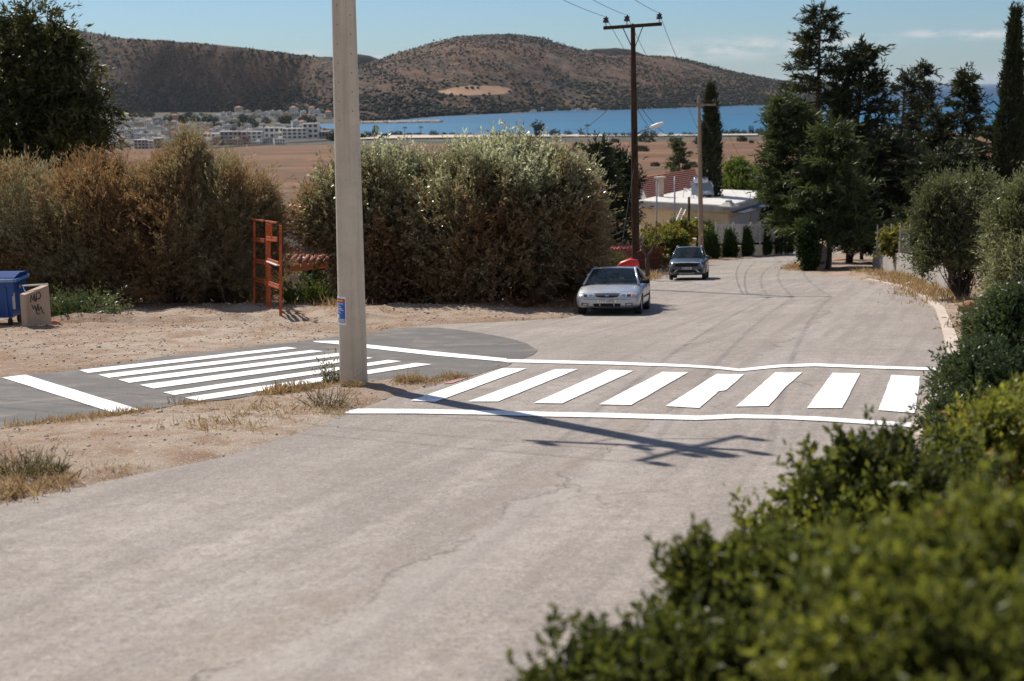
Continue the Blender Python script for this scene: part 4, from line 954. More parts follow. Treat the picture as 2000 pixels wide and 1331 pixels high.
shrub('evergreen_shrub', 'close blurred shrub filling the lower right corner', 'shrub', [lobe(1800, 1206, 3.6, 180, 130), lobe(1960, 1146, 3.8, 150, 160), lobe(1700, 1316, 3.4, 170, 100), lobe(1900, 1336, 3.3, 220, 140), lobe(2080, 1176, 3.7, 180, 230)], [bank_base(1850, 1700, 3.6), bank_base(1950, 1700, 3.6)], 4300, 11, (.032, .5), 'lf_fg', 106, SG, .09, .6, .5, .8,
      lambda C, r, ct, rng: ct * .8 + .0, 70, .006, 'twig', .55, 3.3)

# pile of cut branches, weeds and dry grass
cb = gnd(165, 632)
shrub('branch_pile', 'heap of freshly cut olive branches lying beside the concrete block', 'branch pile', [(cb.x - .25, cb.y, cb.z + .18, .75, .5, .26), (cb.x + .35, cb.y + .1, cb.z + .34, .42, .42, .36), (cb.x - .75, cb.y, cb.z + .10, .35, .3, .16)], [cb, cb + Vector((.5, .2, 0))], 1500, 12, (.085, .26), 'lf_cut', 111, None, .38, .35, .7, -.15, lambda C, r, ct, rng: np.clip(.35 + (C[:, 0] > .25) * .22 + (ct - .5) * .7 + (rng.random(len(C)) < .07) * .4, 0, 1), 24, .012)
def weed(name, label, cat, c, r, h, n, mat, seed, leaf=(.05, .25), per=9, up=1.2, spread=.35):
    rng = np.random.default_rng(seed); root = tag(empty(name, c), label, cat)
    a = rng.random(n) * 6.283; q = r * np.sqrt(rng.random(n)) * .5
    C = np.column_stack([q * np.cos(a), q * np.sin(a), np.full(n, -.01)]); A = nrm(np.column_stack([np.cos(a) * .7, np.sin(a) * .7, np.full(n, up)]) + rng.normal(size=(n, 3)) * .35)
    A = A * np.array([r / max(h, .01), r / max(h, .01), 1]); A = nrm(A)
    P, D, t_ = twigs(C, A, per, h, spread, rng)
    leaf_mesh('leaves', P, D, leaf[0] * (.6 + .8 * rng.random(len(P))), leaf[0] * leaf[1], np.clip(.45 + .3 * (t_ - .5) + rng.normal(size=len(P)) * .2, 0, 1), M[mat], rng, root)
    mb = MB()
    for i in range(min(n, 60)): mb.tube([C[i], C[i] + A[i] * h * .95], [.004, .0015], 3, 0, False)
    mb.build('stems', M['twig'], root); return root
def gp(px, py):
    p = gnd(px, py); return Vector((p.x, p.y, gh(p.x, p.y)))
weed('weed_plant', 'small dark leafy plant growing at the foot of the concrete pole', 'weed', gp(655, 750), .22, .36, 70, 'lf_olive', 121, (.05, .45))
weed('weed_plant', 'wispy yellow-green weed on the dirt tongue left of the lower white line', 'weed', gp(640, 800), .48, .34, 90, 'lf_weed', 122, (.045, .16))
weed('weed_plant', 'tuft of dull green grass at the road edge on the far left', 'weed', gp(45, 940), .42, .28, 150, 'lf_weed', 123, (.06, .12))
weed('weed_plant', 'short sparse weed tuft right beside the far left grass tuft', 'weed', gp(108, 932), .16, .14, 40, 'lf_weed', 124, (.05, .16))
weed('weed_plant', 'tiny sprig on the edge of the dark side road', 'weed', gp(340, 788), .2, .16, 24, 'lf_weed', 125, (.03, .2))
weed('weed_plant', 'tawny dry tuft between the pole and the first zebra stripe', 'weed', gp(800, 752), .30, .13, 110, 'lf_straw', 126, (.07, .1))
weed('weed_plant', 'small dry tuft at the right foot of the concrete pole', 'weed', gp(690, 763), .22, .10, 80, 'lf_straw', 127, (.06, .1))
weed('green_plant', 'bright green nettles below the tiled porch', 'plant', ground_pt(590, 606, .0), .75, .85, 150, 'lf_lime', 128, (.14, .5), 12)
weed('green_plant', 'bright green leafy clump left of the concrete pole poster', 'plant', ground_pt(638, 604, .0), .7, .65, 120, 'lf_lime', 129, (.14, .5), 12)
weed('green_plant', 'green shoots in the shade under the big silvery bush', 'plant', ground_pt(905, 606), .5, .5, 60, 'lf_lime', 130, (.11, .4), 10)
# dry straw along the edges: nobody could count it
rngS = np.random.default_rng(131); SP = []
def strawline(px, n, w, off=0.0):
    pts = [gnd(*p) for p in px]; seg = [(pts[i + 1] - pts[i]).length for i in range(len(pts) - 1)]; cum = np.cumsum([0] + seg)
    for _ in range(n):
        t = rngS.random() * cum[-1]; i = min(int(np.searchsorted(cum, t, 'right')) - 1, len(seg) - 1); p = pts[i].lerp(pts[i + 1], (t - cum[i]) / seg[i])
        g_ = float(fbm(np.array([[p.x * 1.1, p.y * 1.1, 0]]), 3)[0])
        if g_ < .47: continue
        SP.append((p.x + rngS.normal() * w, p.y + rngS.normal() * w * 1.5 + off, max(.02, .10 * (g_ - .3) * 4 * rngS.random())))
strawline([(0, 832), (140, 826), (270, 810), (370, 792), (450, 784), (560, 768), (650, 756), (720, 752)], 1900, .10, -.08)
strawline([(0, 980), (160, 945), (330, 908), (450, 880), (560, 846), (640, 815), (690, 793)], 1300, .12, .12)
strawline([(720, 760), (800, 752), (880, 742), (950, 728)], 900, .12)
strawline([(330, 850), (480, 830), (560, 800)], 350, .35)
strawline([(1700, 535), (1760, 545), (1810, 560), (1850, 590), (1870, 600)], 3400, .55, .5)
strawline([(1540, 528), (1570, 522), (1600, 524)], 500, .4)
strawline([(1880, 640), (1900, 690), (1890, 720)], 900, .25)
strawline([(1110, 608), (1130, 596), (1160, 575), (1200, 555), (1250, 548), (1290, 535)], 2200, .5, .5)
strawline([(560, 612), (640, 612), (720, 620)], 300, .4)
SP = np.array(SP); n = len(SP); z = gz_np(SP[:, 1]) + relief(SP[:, 0], SP[:, 1]) - .01
P = np.repeat(np.column_stack([SP[:, 0], SP[:, 1], z]), 5, 0) + rngS.normal(size=(n * 5, 3)) * np.array([.03, .03, 0])
D = nrm(rngS.normal(size=(n * 5, 3)) * .7 + np.array([0, 0, .8])); D[:, 2] = np.abs(D[:, 2]); Ls = np.repeat(SP[:, 2], 5) * (.7 + .8 * rngS.random(n * 5)) * np.where(np.repeat(SP[:, 1], 5) > 30, 2.6, 1.0)
st = leaf_mesh('dry_grass', P, D, Ls, np.clip(Ls * .09, .004, .03), rngS.random(n * 5), M['lf_straw'], rngS)
tag(st, 'thin tawny dry grass along the edges of the asphalt and under the wall', 'grass', kind='stuff')
# loose stones on the dirt
rngP = np.random.default_rng(141); n = 26000
x = rngP.uniform(-16, 12, n); y = 8 + 36 * rngP.random(n) ** 1.3; q = np.column_stack([x, y])
d = np.minimum(sdf(q, MAIN), sdf(q, SIDE)); keep = (d > -.05) & (fbm(q * .9 + 5, 3) + .25 * rngP.random(n) > .5); keep &= rngP.random(n) < .6; keep |= (d > -.3) & (d < .1) & (rngP.random(n) < .05)
q = q[keep]; n = len(q); s = .005 + .020 * rngP.random(n) ** 6 + .0004 * q[:, 1]; z = np.where(d[keep] < 0, gz_np(q[:, 1]), gz_np(q[:, 1]) + relief(q[:, 0], q[:, 1]))
gv = blobs('gravel', np.column_stack([q, z + s * .3]), s, rngP.random(n), M['pebble'], .65, rngP, .35)
tag(gv, 'loose pale stones scattered over the dirt', 'gravel', kind='stuff')

# ------------------------------------------------------------------ cars
def eval_mesh(o):
    dg = bpy.context.evaluated_depsgraph_get(); dg.update()
    return bpy.data.meshes.new_from_object(o.evaluated_get(dg))
def grid_mesh(name, pts, mat, parent, smooth=True, thick=0.0, flip=False):
    """pts: rows of 3-D points"""
    r, c = len(pts), len(pts[0]); mb = MB(); vs = [p for row in pts for p in row]; fs = []
    for i in range(r - 1):
        for j in range(c - 1):
            f = (i * c + j, i * c + j + 1, (i + 1) * c + j + 1, (i + 1) * c + j); fs.append(f[::-1] if flip else f)
    mb.add(vs, fs, 0, smooth); return mb.build(name, mat, parent)
class Car:
    def __init__(s, name, label, paint, stations, wheels, wr, loc, yaw, scale=1.0):
        s.root = tag(empty(name, loc), label, 'car'); n = Vector((0, SLOPE, 1)).normalized()
        # the car stands on the sloping road: tilt it to the road's plane, then turn it
        s.root.rotation_mode = 'QUATERNION'
        q = Vector((0, 0, 1)).rotation_difference(n) @ Matrix.Rotation(yaw, 3, 'Z').to_quaternion(); s.root.rotation_quaternion = q; s.root.scale = scale
        rings = []
        for (y, hw, z0, zs, zt) in stations:
            h = [(0, zt), (.5 * hw, zt - .008), (.82 * hw, zt - .22 * (zt - zs) - .012), (.965 * hw, zs + .12 * (zt - zs)), (hw, zs - .07), (hw * 1.0, zs * .5 + z0 * .5), (.985 * hw, z0 + .12), (.94 * hw, z0 + .01), (.6 * hw, z0)]
            rings.append([(x, y, z) for x, z in h] + [(-x, y, z) for x, z in h[:0:-1]])
        k = len(rings[0]); mb = MB(); fs = []
        for i in range(len(rings) - 1):
            for j in range(k): fs.append((i * k + j, i * k + (j + 1) % k, (i + 1) * k + (j + 1) % k, (i + 1) * k + j))
        fs.append(tuple(range(k - 1, -1, -1))); fs.append(tuple((len(rings) - 1) * k + j for j in range(k)))
        mb.add([p for r_ in rings for p in r_], fs, 0, True)
        o = mb.build('body', paint)
        m_ = o.modifiers.new('s', 'SUBSURF'); m_.levels = m_.render_levels = 2
        cut = MB(); hwm = max(q_[1] for q_ in stations)
        for y in wheels:
            for sx in (-1, 1):
                Mx = Matrix.Translation((sx * (hwm - .10), y, wr)) @ Matrix.Rotation(math.pi / 2, 4, 'Y')
                prof = [(0, -.16), (wr * 1.16, -.16), (wr * 1.16, .2), (0, .2)]
                cut.lathe(prof, n=32, M=Mx, smooth=False)
        co = cut.build('cutter', M['black'])
        b_ = o.modifiers.new('b', 'BOOLEAN'); b_.operation = 'DIFFERENCE'; b_.object = co; b_.solver = 'EXACT'
        bm = bmesh.new(); bm.from_mesh(co.data); bmesh.ops.remove_doubles(bm, verts=bm.verts, dist=1e-5); bmesh.ops.recalc_face_normals(bm, faces=bm.faces); bm.to_mesh(co.data); bm.free()
        me = eval_mesh(o); bpy.data.objects.remove(o); bpy.data.objects.remove(co)
        me.name = 'body'; s.body = link('body', me, s.root); s.hw = hwm
        s.bvh = BVHTree.FromPolygons([v.co.copy() for v in me.vertices], [tuple(p.vertices) for p in me.polygons])
        for y in wheels:
            for sx in (-1, 1): s.wheel(sx, y, wr)
    def wheel(s, sx, y, r, w=.19):
        wh = MB(); Mx = Matrix.Translation((sx * (s.hw - w / 2 - .012), y, r)) @ Matrix.Rotation(math.pi / 2 * sx, 4, 'Y'); h = w / 2
        wh.lathe([(r * .60, -h), (r * .9, -h), (r * .98, -h * .8), (r, -h * .5), (r, h * .5), (r * .98, h * .8), (r * .9, h), (r * .66, h), (r * .62, h * .7), (r * .6, -h)], n=32, M=Mx)
        t = wh.build('wheel', M['rubber'], s.root)
        rim = MB(); rim.lathe([(0, h * .55), (r * .16, h * .6), (r * .18, h * .35), (r * .52, h * .2), (r * .6, h * .75), (r * .655, h * .9), (r * .65, h * .5), (r * .58, -h * .2), (0, -h * .2)], n=32, M=Mx)
        for k in range(5):
            a = k * 1.2566; c_, s_ = math.cos(a), math.sin(a)
            rim.bar(Mx @ Vector((c_ * r * .12, s_ * r * .12, h * .5)), Mx @ Vector((c_ * r * .58, s_ * r * .58, h * .62)), r * .2, .03, up=(sx, 0, 0))
        rim.build('rim', M['alu'], t)
    def fr(s, x, z, off=.006):
        h = s.bvh.ray_cast(Vector((x, -2, z)), Vector((0, 1, 0)))[0]
        return (x, (h.y if h else .3) - off, z)
    def sd(s, y, z, sx=1, off=.006):
        h = s.bvh.ray_cast(Vector((sx * 3, y, z)), Vector((-sx, 0, 0)))[0]
        return ((h.x if h else sx * s.hw) + sx * off, y, z)
    def front(s, name, top, bot, mat, parent=None, off=.006, rows=4, cols=3):
        def dens(l):
            out = []
            for i in range(len(l) - 1):
                for k in range(cols): out.append(Vector(l[i]).lerp(Vector(l[i + 1]), k / cols))
            return out + [Vector(l[-1])]
        a, b = dens(top), dens(bot)
        return grid_mesh(name, [[s.fr(*(p.lerp(q, i / rows)), off) for p, q in zip(a, b)] for i in range(rows + 1)], mat, parent or s.root)
    def side(s, name, pts, w, mat, sx, parent=None, off=.006):
        up, lo = [], []
        P = [Vector(p) for p in pts]; D_ = []
        for i in range(len(P) - 1):
            for k in range(6): D_.append(P[i].lerp(P[i + 1], k / 6))
        D_.append(P[-1])
        for i, p in enumerate(D_):
            t = (D_[min(i + 1, len(D_) - 1)] - D_[max(i - 1, 0)]).normalized(); n = Vector((-t.y, t.x)) * w / 2
            up.append(s.sd(p.x + n.x, p.y + n.y, sx, off)); lo.append(s.sd(p.x - n.x, p.y - n.y, sx, off))
        return grid_mesh(name, [up, lo], mat, parent or s.root)
    def greenhouse(s, A0, A1, C1, C0, bulge, crown, bz, paint, pill=.035, pb=None):
        """A0 foot and A1 head of the front pillar, C1 head and C0 foot of the rear pillar (right side, x > 0)"""
        A0, A1, C1, C0 = map(Vector, (A0, A1, C1, C0)); mir = lambda v: Vector((-v.x, v.y, v.z))
        def span(a, b, by, bz_, n=13):
            out = []
            for j in range(n):
                u = j / (n - 1) * 2 - 1; p = mir(a).lerp(a, j / (n - 1)); q = (1 - u * u); out.append(Vector((p.x, p.y + by * q, p.z + bz_ * q)))
            return out
        def rows(lo, hi, n, puff):
            out = []
            for i in range(n + 1):
                t = i / n; out.append([p.lerp(q, t) + puff * math.sin(t * math.pi) for p, q in zip(lo, hi)])
            return out
        w0, w1 = span(A0, A1, -bulge, bz), span(A1, A1, -bulge * .7, crown)
        s.ws = grid_mesh('windscreen', rows(w0, w1, 6, Vector((0, -.012, .02))), M['glass'], s.root)
        r0 = [p + Vector((0, -.02, .004)) for p in w1]; r1 = span(C1, C1, bulge * .5, crown)
        mid = [p.lerp(q, .5) + Vector((0, 0, .035)) for p, q in zip(r0, r1)]
        rr = []
        for i in range(9):
            t = i / 8; rr.append([a * (1 - t) * (1 - t) + (b * 2 - a * .5 - c * .5) * 2 * t * (1 - t) + c * t * t for a, b, c in zip(r0, mid, r1)])
        rr.insert(0, [p + Vector((0, .01, -.03)) for p in rr[0]]); rr.append([p + Vector((0, .02, -.03)) for p in rr[-1]])
        for row in rr:
            row.insert(0, row[0] + Vector((-.012, 0, -.035))); row.append(row[-1] + Vector((.012, 0, -.035)))
        grid_mesh('roof', rr, paint, s.root)
        g0 = span(C0, C0, bulge, bz); grid_mesh('rear_window', rows(r1, g0, 5, Vector((0, .02, .02))), M['glass'], s.root)
        for sx in (1, -1):
            f = (lambda v: v) if sx > 0 else mir
            lo = [f(A0.lerp(C0, t) + Vector((.035, 0, 0))) for t in np.linspace(.02, .98, 11)]
            hi = []
            for t in np.linspace(.02, .98, 11):
                p = A0.lerp(C0, t); y = p.y
                if y < A1.y: k = (y - A0.y) / (A1.y - A0.y); q = A0.lerp(A1, k)
                elif y > C1.y: k = (C0.y - y) / (C0.y - C1.y); q = C0.lerp(C1, k)
                else: q = A1.lerp(C1, (y - A1.y) / (C1.y - A1.y))
                hi.append(f(q + Vector((.012, 0, 0))))
            sw = grid_mesh('side_window', [[a.lerp(b, t) + Vector((sx * .02 * math.sin(t * math.pi), 0, 0)) for a, b in zip(lo, hi)] for t in (0, .35, .7, 1)], M['glass'], s.root)
            pl = MB(); pl.tube([f(A0 + Vector((.02, -.02, -.02))), f(A0.lerp(A1, .5) + Vector((.01, -.01, .014))), f(A1)], pill, 8); pl.tube([f(A1), f(A1.lerp(C1, .5) + Vector((.012, 0, .034))), f(C1)], pill * .9, 8)
            pl.tube([f(C1), f(C1.lerp(C0, .5) + Vector((.02, 0, .02))), f(C0 + Vector((.02, .03, -.03)))], [pill, pill * 1.6, pill * 2.0], 8); pl.build('pillar', paint, s.root)
            yb = pb or (A1.y * .55 + C1.y * .45); kb = (yb - A0.y) / (C0.y - A0.y)
            MB().bar(f(A0.lerp(C0, kb) + Vector((.042, 0, 0))), f(A1.lerp(C1, (yb - A1.y) / (C1.y - A1.y)) + Vector((.026, 0, 0))), .07, .03, up=(1, 0, 0)).build('pillar', M['black'], s.root)
    def interior(s, y, zf, hz, wx=.36):
        for sx in (-1, 1):
            mb = MB(); mb.bevbox((sx * wx, y, zf + .26), (.46, .14, .56), .05); mb.bevbox((sx * wx, y - .02, zf + .66), (.24, .09, .18), .03); mb.build('seat', M['seat'], s.root)
        MB().bevbox((0, y - .95, zf + .22), (1.3, .3, .16), .04).build('dashboard', M['black'], s.root)
        sw = MB(); c = Vector((wx, y - .62, zf + .33)); sw.tube([c + Vector((math.cos(a) * .18, math.sin(a) * .06, math.sin(a) * .17)) for a in np.linspace(0, 6.2832, 17)], .014, 6, caps=False); sw.build('steering_wheel', M['black'], s.root)
    def mirror(s, p, paint):
        for sx in (-1, 1):
            mb = MB(); x, y, z = p; mb.bar((sx * (x - .10), y + .02, z - .05), (sx * (x + .02), y, z), .05, .03); mb.bevbox((sx * (x + .09), y, z + .02), (.20, .11, .14), .035); mb.build('wing_mirror', paint, s.root)

# silver saloon on the left verge
p = gnd(1184, 617)
cs = Car('parked_car', 'silver four-door saloon parked on the left verge beside the bushes', M['sedan'],
         [(0.0, .56, .32, .50, .535), (.035, .70, .25, .53, .60), (.12, .785, .215, .58, .675), (.32, .818, .20, .65, .755), (.7, .832, .19, .72, .84), (1.05, .836, .19, .79, .905), (1.35, .838, .19, .84, .93), (2.2, .838, .19, .875, .93), (3.1, .836, .19, .90, .95), (3.5, .828, .20, .915, .965), (3.95, .80, .22, .90, .965), (4.15, .74, .27, .84, .90), (4.22, .60, .34, .76, .78)],
         (.83, 3.27), .293, (p.x + .02, p.y + .0, gz(p.x, p.y) + .005), math.radians(-10.5), (1.05, .965, .895))
cs.greenhouse((.70, 1.10, .90), (.555, 1.86, 1.345), (.54, 2.95, 1.33), (.64, 3.58, .97), .13, .03, .025, M['sedan'], .034)
cs.interior(2.15, .42, 0)
cs.mirror((.80, 1.28, .95), M['black'])
hl = lambda sx: ([(sx * a, b) for a, b in ((.30, .665), (.44, .685), (.60, .68), (.745, .65))], [(sx * a, b) for a, b in ((.345, .545), (.45, .525), (.60, .525), (.735, .54))])
for sx in (-1, 1):
    t, b = hl(sx); h_ = cs.front('headlight', t, b, M['lens'], None, .010)
    for cx in (.42, .555): cs.front('reflector', [(sx * (cx - .05), .63), (sx * (cx + .05), .635)], [(sx * (cx - .045), .56), (sx * (cx + .045), .56)], M['chrome'] if cx < .5 else M['lamp_dark'], h_, .014)
    cs.front('indicator', [(sx * .63, .645), (sx * .71, .635)], [(sx * .63, .56), (sx * .705, .565)], M['amber'], h_, .014)
    cs.front('fog_light', [(sx * .46, .365), (sx * .66, .375)], [(sx * .48, .285), (sx * .655, .29)], M['lamp_dark'], None, .008)
    cs.front('fog_light_trim', [(sx * .50, .345), (sx * .62, .35)], [(sx * .51, .305), (sx * .615, .305)], M['lens'], None, .012)
    cs.side('side_moulding', [(1.22, .50), (2.95, .515)], .055, M['black'], sx)
    cs.side('door_line', [(1.18, .30), (1.16, .82)], .012, M['black'], sx, None, .003); cs.side('door_line', [(2.22, .26), (2.26, .86)], .012, M['black'], sx, None, .003); cs.side('door_line', [(2.92, .62), (3.10, .86)], .012, M['black'], sx, None, .003)
    for y in (2.05, 2.98): cs.side('door_handle', [(y - .09, .775), (y + .09, .785)], .045, M['black'], sx, None, .02)
    cs.side('side_indicator', [(1.0, .60), (1.06, .60)], .03, M['amber'], sx)
cs.front('grille', [(-.33, .64), (-.15, .648), (.15, .648), (.33, .64)], [(-.27, .555), (-.13, .535), (.13, .535), (.27, .555)], M['black'], None, .008)
cs.front('grille_trim', [(-.36, .665), (-.15, .675), (.15, .675), (.36, .665)], [(-.35, .645), (-.15, .653), (.15, .653), (.35, .645)], M['chrome'], None, .012)
cs.front('grille_trim', [(-.27, .55), (-.13, .53), (.13, .53), (.27, .55)], [(-.25, .528), (-.12, .508), (.12, .508), (.25, .528)], M['sedan'], None, .018)
cs.front('badge', [(-.045, .612), (.045, .612)], [(-.045, .575), (.045, .575)], M['chrome'], None, .018)
cs.front('lower_intake', [(-.36, .355), (-.15, .36), (.15, .36), (.36, .355)], [(-.33, .265), (-.15, .26), (.15, .26), (.33, .265)], M['black'], None, .007)
for k in (-.18, .18): cs.front('intake_bar', [(k - .012, .352), (k + .012, .352)], [(k - .012, .268), (k + .012, .268)], M['sedan'], None, .012)
cs.front('bumper_line', [(-.74, .475), (-.3, .49), (.3, .49), (.74, .475)], [(-.74, .465), (-.3, .478), (.3, .478), (.74, .465)], M['black'], None, .003)
pl = MB().bevbox((0, cs.fr(0, .43)[1] - .012, .425), (.50, .012, .105), .004).build('number_plate', M['plate'], cs.root)
def letters(txt, size, x, y, z, mat, parent, name='lettering'):
    cu = bpy.data.curves.new('t', 'FONT'); cu.body = txt; cu.size = size; cu.align_x = 'CENTER'; cu.align_y = 'CENTER'; cu.extrude = .001
    o = bpy.data.objects.new('t', cu); COL.objects.link(o); me = eval_mesh(o); bpy.data.objects.remove(o)
    me.transform(Matrix.Translation((x, y, z)) @ Matrix.Rotation(math.pi / 2, 4, 'X')); me.materials.clear(); me.materials.append(mat)
    return link(name, me, parent)
letters('ITY·6808', .105, 0, cs.fr(0, .43)[1] - .0205, .425, M['ink'], pl)
for sx in (-1, 1):
    mb = MB(); mb.tube([(sx * .1, cs.fr(0, .9)[1] if False else .98, .945), (sx * .42, 1.08, .955)], .008, 5); mb.build('wiper', M['black'], cs.root)
cs.front('bonnet_line', [(-.74, .695), (-.4, .70), (.4, .70), (.74, .695)], [(-.74, .688), (-.4, .693), (.4, .693), (.74, .688)], M['black'], None, .003)

# blue-grey SUV further down
p = gnd(1341, 548)
cv = Car('parked_car', 'blue-grey SUV facing uphill in front of the paler utility pole', M['suv'],
         [(0.0, .62, .36, .72, .76), (.04, .78, .30, .78, .86), (.14, .86, .26, .82, .93), (.35, .905, .24, .86, .985), (.7, .925, .24, .90, 1.03), (1.05, .932, .24, .95, 1.07), (1.4, .932, .24, .98, 1.08), (2.4, .932, .25, 1.0, 1.08), (3.4, .93, .26, 1.03, 1.08), (3.9, .92, .28, 1.05, 1.10), (4.3, .87, .32, 1.02, 1.08), (4.48, .76, .40, .92, .95)],
         (.92, 3.60), .365, (p.x, p.y, gz(p.x, p.y) + .005), math.radians(-10.5), (.90, .945, .92))
cv.greenhouse((.80, 1.12, 1.05), (.62, 1.85, 1.56), (.60, 3.55, 1.555), (.70, 4.25, 1.08), .14, .035, .03, M['suv'], .036, 2.55)
cv.interior(2.2, .62, 0, .38)
cv.mirror((.90, 1.35, 1.10), M['suv'])
for sx in (-1, 1):
    cv.front('headlight', [(sx * .66, .90), (sx * .76, .92), (sx * .85, .90)], [(sx * .60, .74), (sx * .74, .62), (sx * .80, .74)], M['lamp_dark'], None, .010)
    cv.front('lamp_strip', [(sx * .64, .905), (sx * .665, .905)], [(sx * .80, .64), (sx * .825, .66)], M['drl'], None, .016)
    cv.front('bumper_vent', [(sx * .46, .52), (sx * .82, .56)], [(sx * .62, .40), (sx * .80, .42)], M['black'], None, .008)
    cv.front('vent_trim', [(sx * .44, .53), (sx * .49, .53)], [(sx * .60, .39), (sx * .65, .39)], M['drl'], None, .014)
    cv.side('door_line', [(1.35, .40), (1.33, .98)], .012, M['black'], sx, None, .003); cv.side('door_line', [(2.5, .36), (2.52, 1.0)], .012, M['black'], sx, None, .003)
    cv.side('sill_cladding', [(1.32, .34), (3.2, .36)], .14, M['black'], sx)
    for y in (2.3, 3.3): cv.side('door_handle', [(y - .1, .92), (y + .1, .925)], .04, M['chrome'], sx, None, .02)
    MB().tube([(sx * .60, 1.95, 1.625), (sx * .62, 2.7, 1.655), (sx * .59, 3.5, 1.62)], .018, 6).build('roof_rail', M['alu'], cv.root)
cv.front('grille', [(-.62, .83), (-.3, .85), (.3, .85), (.62, .83)], [(-.55, .68), (-.25, .655), (.25, .655), (.55, .68)], M['black'], None, .008)
cv.front('grille_trim', [(-.62, .862), (-.3, .885), (.3, .885), (.62, .862)], [(-.62, .84), (-.3, .858), (.3, .858), (.62, .84)], M['drl'], None, .014)
cv.front('lower_intake', [(-.42, .50), (-.2, .51), (.2, .51), (.42, .50)], [(-.50, .385), (-.2, .37), (.2, .37), (.50, .385)], M['black'], None, .008)
cv.front('skid_plate', [(-.40, .365), (-.2, .355), (.2, .355), (.40, .365)], [(-.36, .31), (-.2, .30), (.2, .30), (.36, .31)], M['alu'], None, .010)
yp = cv.fr(0, .58)[1] - .014
pl = MB().bevbox((0, yp, .585), (.50, .012, .11), .004).build('number_plate', M['plate'], cv.root)
MB().box((-.225, yp - .0075, .585), (.045, .003, .10)).build('plate_band', M['plateblue'], pl)
mb = MB()
for i, x in enumerate((-.16, -.11, -.06, .02, .07, .12, .17)): mb.box((x, yp - .0075, .585), (.03, .003, .065 if i != 3 else .055))
mb.build('lettering', M['ink'], pl)

# ------------------------------------------------------------------ poles and wires
def insulator(c, h=.30, r=.10, parent=None, pin=.16):
    mb = MB(); mb.tube([c, c + Vector((0, 0, pin))], .02, 6, 1)
    mb.lathe([(r * .5, pin), (r, pin), (r, pin + h * .38), (r * .72, pin + h * .42), (r * .72, pin + h * .55), (r * .95, pin + h * .58), (r * .95, pin + h * .74), (r * .45, pin + h * .8), (r * .4, pin + h), (0, pin + h)], tuple(c), 12)
    mb.build('insulator', [M['insul'], M['galv']], parent); return c + Vector((0, 0, pin + h * .9))
POLE_B = gp(691, 752)
cp_root = tag(empty('concrete_pole', POLE_B), 'thick round concrete utility pole standing at the tip of the dirt tongue', 'utility pole')
PTOP = at(671, 0, POLE_B.y) - POLE_B; lean = (PTOP.x) / PTOP.z; PH = 9.4
mb = MB(); zs = [-.6, 0, .75, 1.0, 3, 6, PH]; rad = [.214, .210, .205, .204, .191, .170, .140]
mb.tube([(lean * z, 0, z) for z in zs], rad, 40, 0)
for i in range(12):                                      # climbing-bolt holes in two rows
    z = 3.9 + i * .27
    for a in (-2.06, -.95):
        r_ = np.interp(z, zs, rad); d = Vector((math.cos(a), math.sin(a), 0)); c = Vector((lean * z, 0, z + (.13 if a > -1.5 else 0))) + d * r_ * .985
        mb.tube([c, c + d * .006], .008, 8, 1, True, False)
for z, w in ((.93, .010), (.98, .006)): mb.tube([(lean * z, 0, z), (lean * z, 0, z + w)], np.interp(z, zs, rad) + .002, 40, 0)
mb.build('shaft', [M['concrete'], M['dark']], cp_root)
sm = MB()                                                # mould seam running up the shaft
a = -1.30
for z0, z1 in ((3.0, 4.3), (4.4, 5.6)):
    p0, p1 = [Vector((lean * z, 0, z)) + Vector((math.cos(a), math.sin(a), 0)) * (np.interp(z, zs, rad) + .001) for z in (z0, z1)]; sm.bar(p0, p1, .006, .003, up=(0, 1, 0))
sm.build('seam', M['kerb'], cp_root)
ARMS = {}
def arm(z, ang, half, off, parent, mat='galv'):
    d = Vector((math.cos(ang), math.sin(ang), 0)); c = Vector((lean * z, 0, z)) + Vector((-d.y, d.x, 0)) * -.2
    MB().bar(c - d * (half - off), c + d * (half + off), .075, .085).build('crossarm', M[mat], parent)
    for s_ in (-1, 1): MB().bar(c + d * s_ * .75 + Vector((0, 0, -.04)), Vector((lean * z, 0, z - .6)) + d * s_ * .12, .04, .012).build('arm_brace', M[mat], parent)
    return [insulator(c + d * q + Vector((0, 0, .05)), parent=parent, h=.30, r=.085) for q in (-(half - off) + .08, -.35, (half + off) - .08)]
IA = arm(8.25, -.39, 1.25, -.25, cp_root)
IB = arm(8.5, .98, 1.08, 0.0, cp_root)
IA = [v + POLE_B for v in IA]; IB = [v + POLE_B for v in IB]
# notice taped round the pole
po = tag(empty('poster', POLE_B), 'blue notice with a red and yellow heading taped to the concrete pole', 'poster')
def wrap(name, a0, a1, z0, z1, lift, mat, parent, n=8):
    rows = []
    for z in (z0, z1):
        r_ = np.interp(z, zs, rad) + lift; rows.append([(lean * z + r_ * math.cos(t), r_ * math.sin(t), z) for t in np.linspace(a0, a1, n)])
    return grid_mesh(name, rows, mat, parent)
pz0, pz1 = at(668, 636, POLE_B.y - .2).z - POLE_B.z, at(668, 581, POLE_B.y - .2).z - POLE_B.z; hh = pz1 - pz0
L0_, L1_ = -3.40, -1.87
paper = wrap('sheet', L0_, L1_, pz0, pz1, .004, M['paper'], po)
def fz(t): return pz0 + hh * t
wrap('border', L0_ + .12, L1_ - .09, fz(.08), fz(.93), .006, M['pnavy'], po)
wrap('panel', L0_ + .15, L1_ - .12, fz(.22), fz(.80), .008, M['pblue'], po)
wrap('heading_band', L0_ + .15, L1_ - .12, fz(.80), fz(.915), .008, M['pred'], po)
wrap('footer', L0_ + .15, L1_ - .12, fz(.095), fz(.22), .008, M['pgrey'], po)
hb = MB()
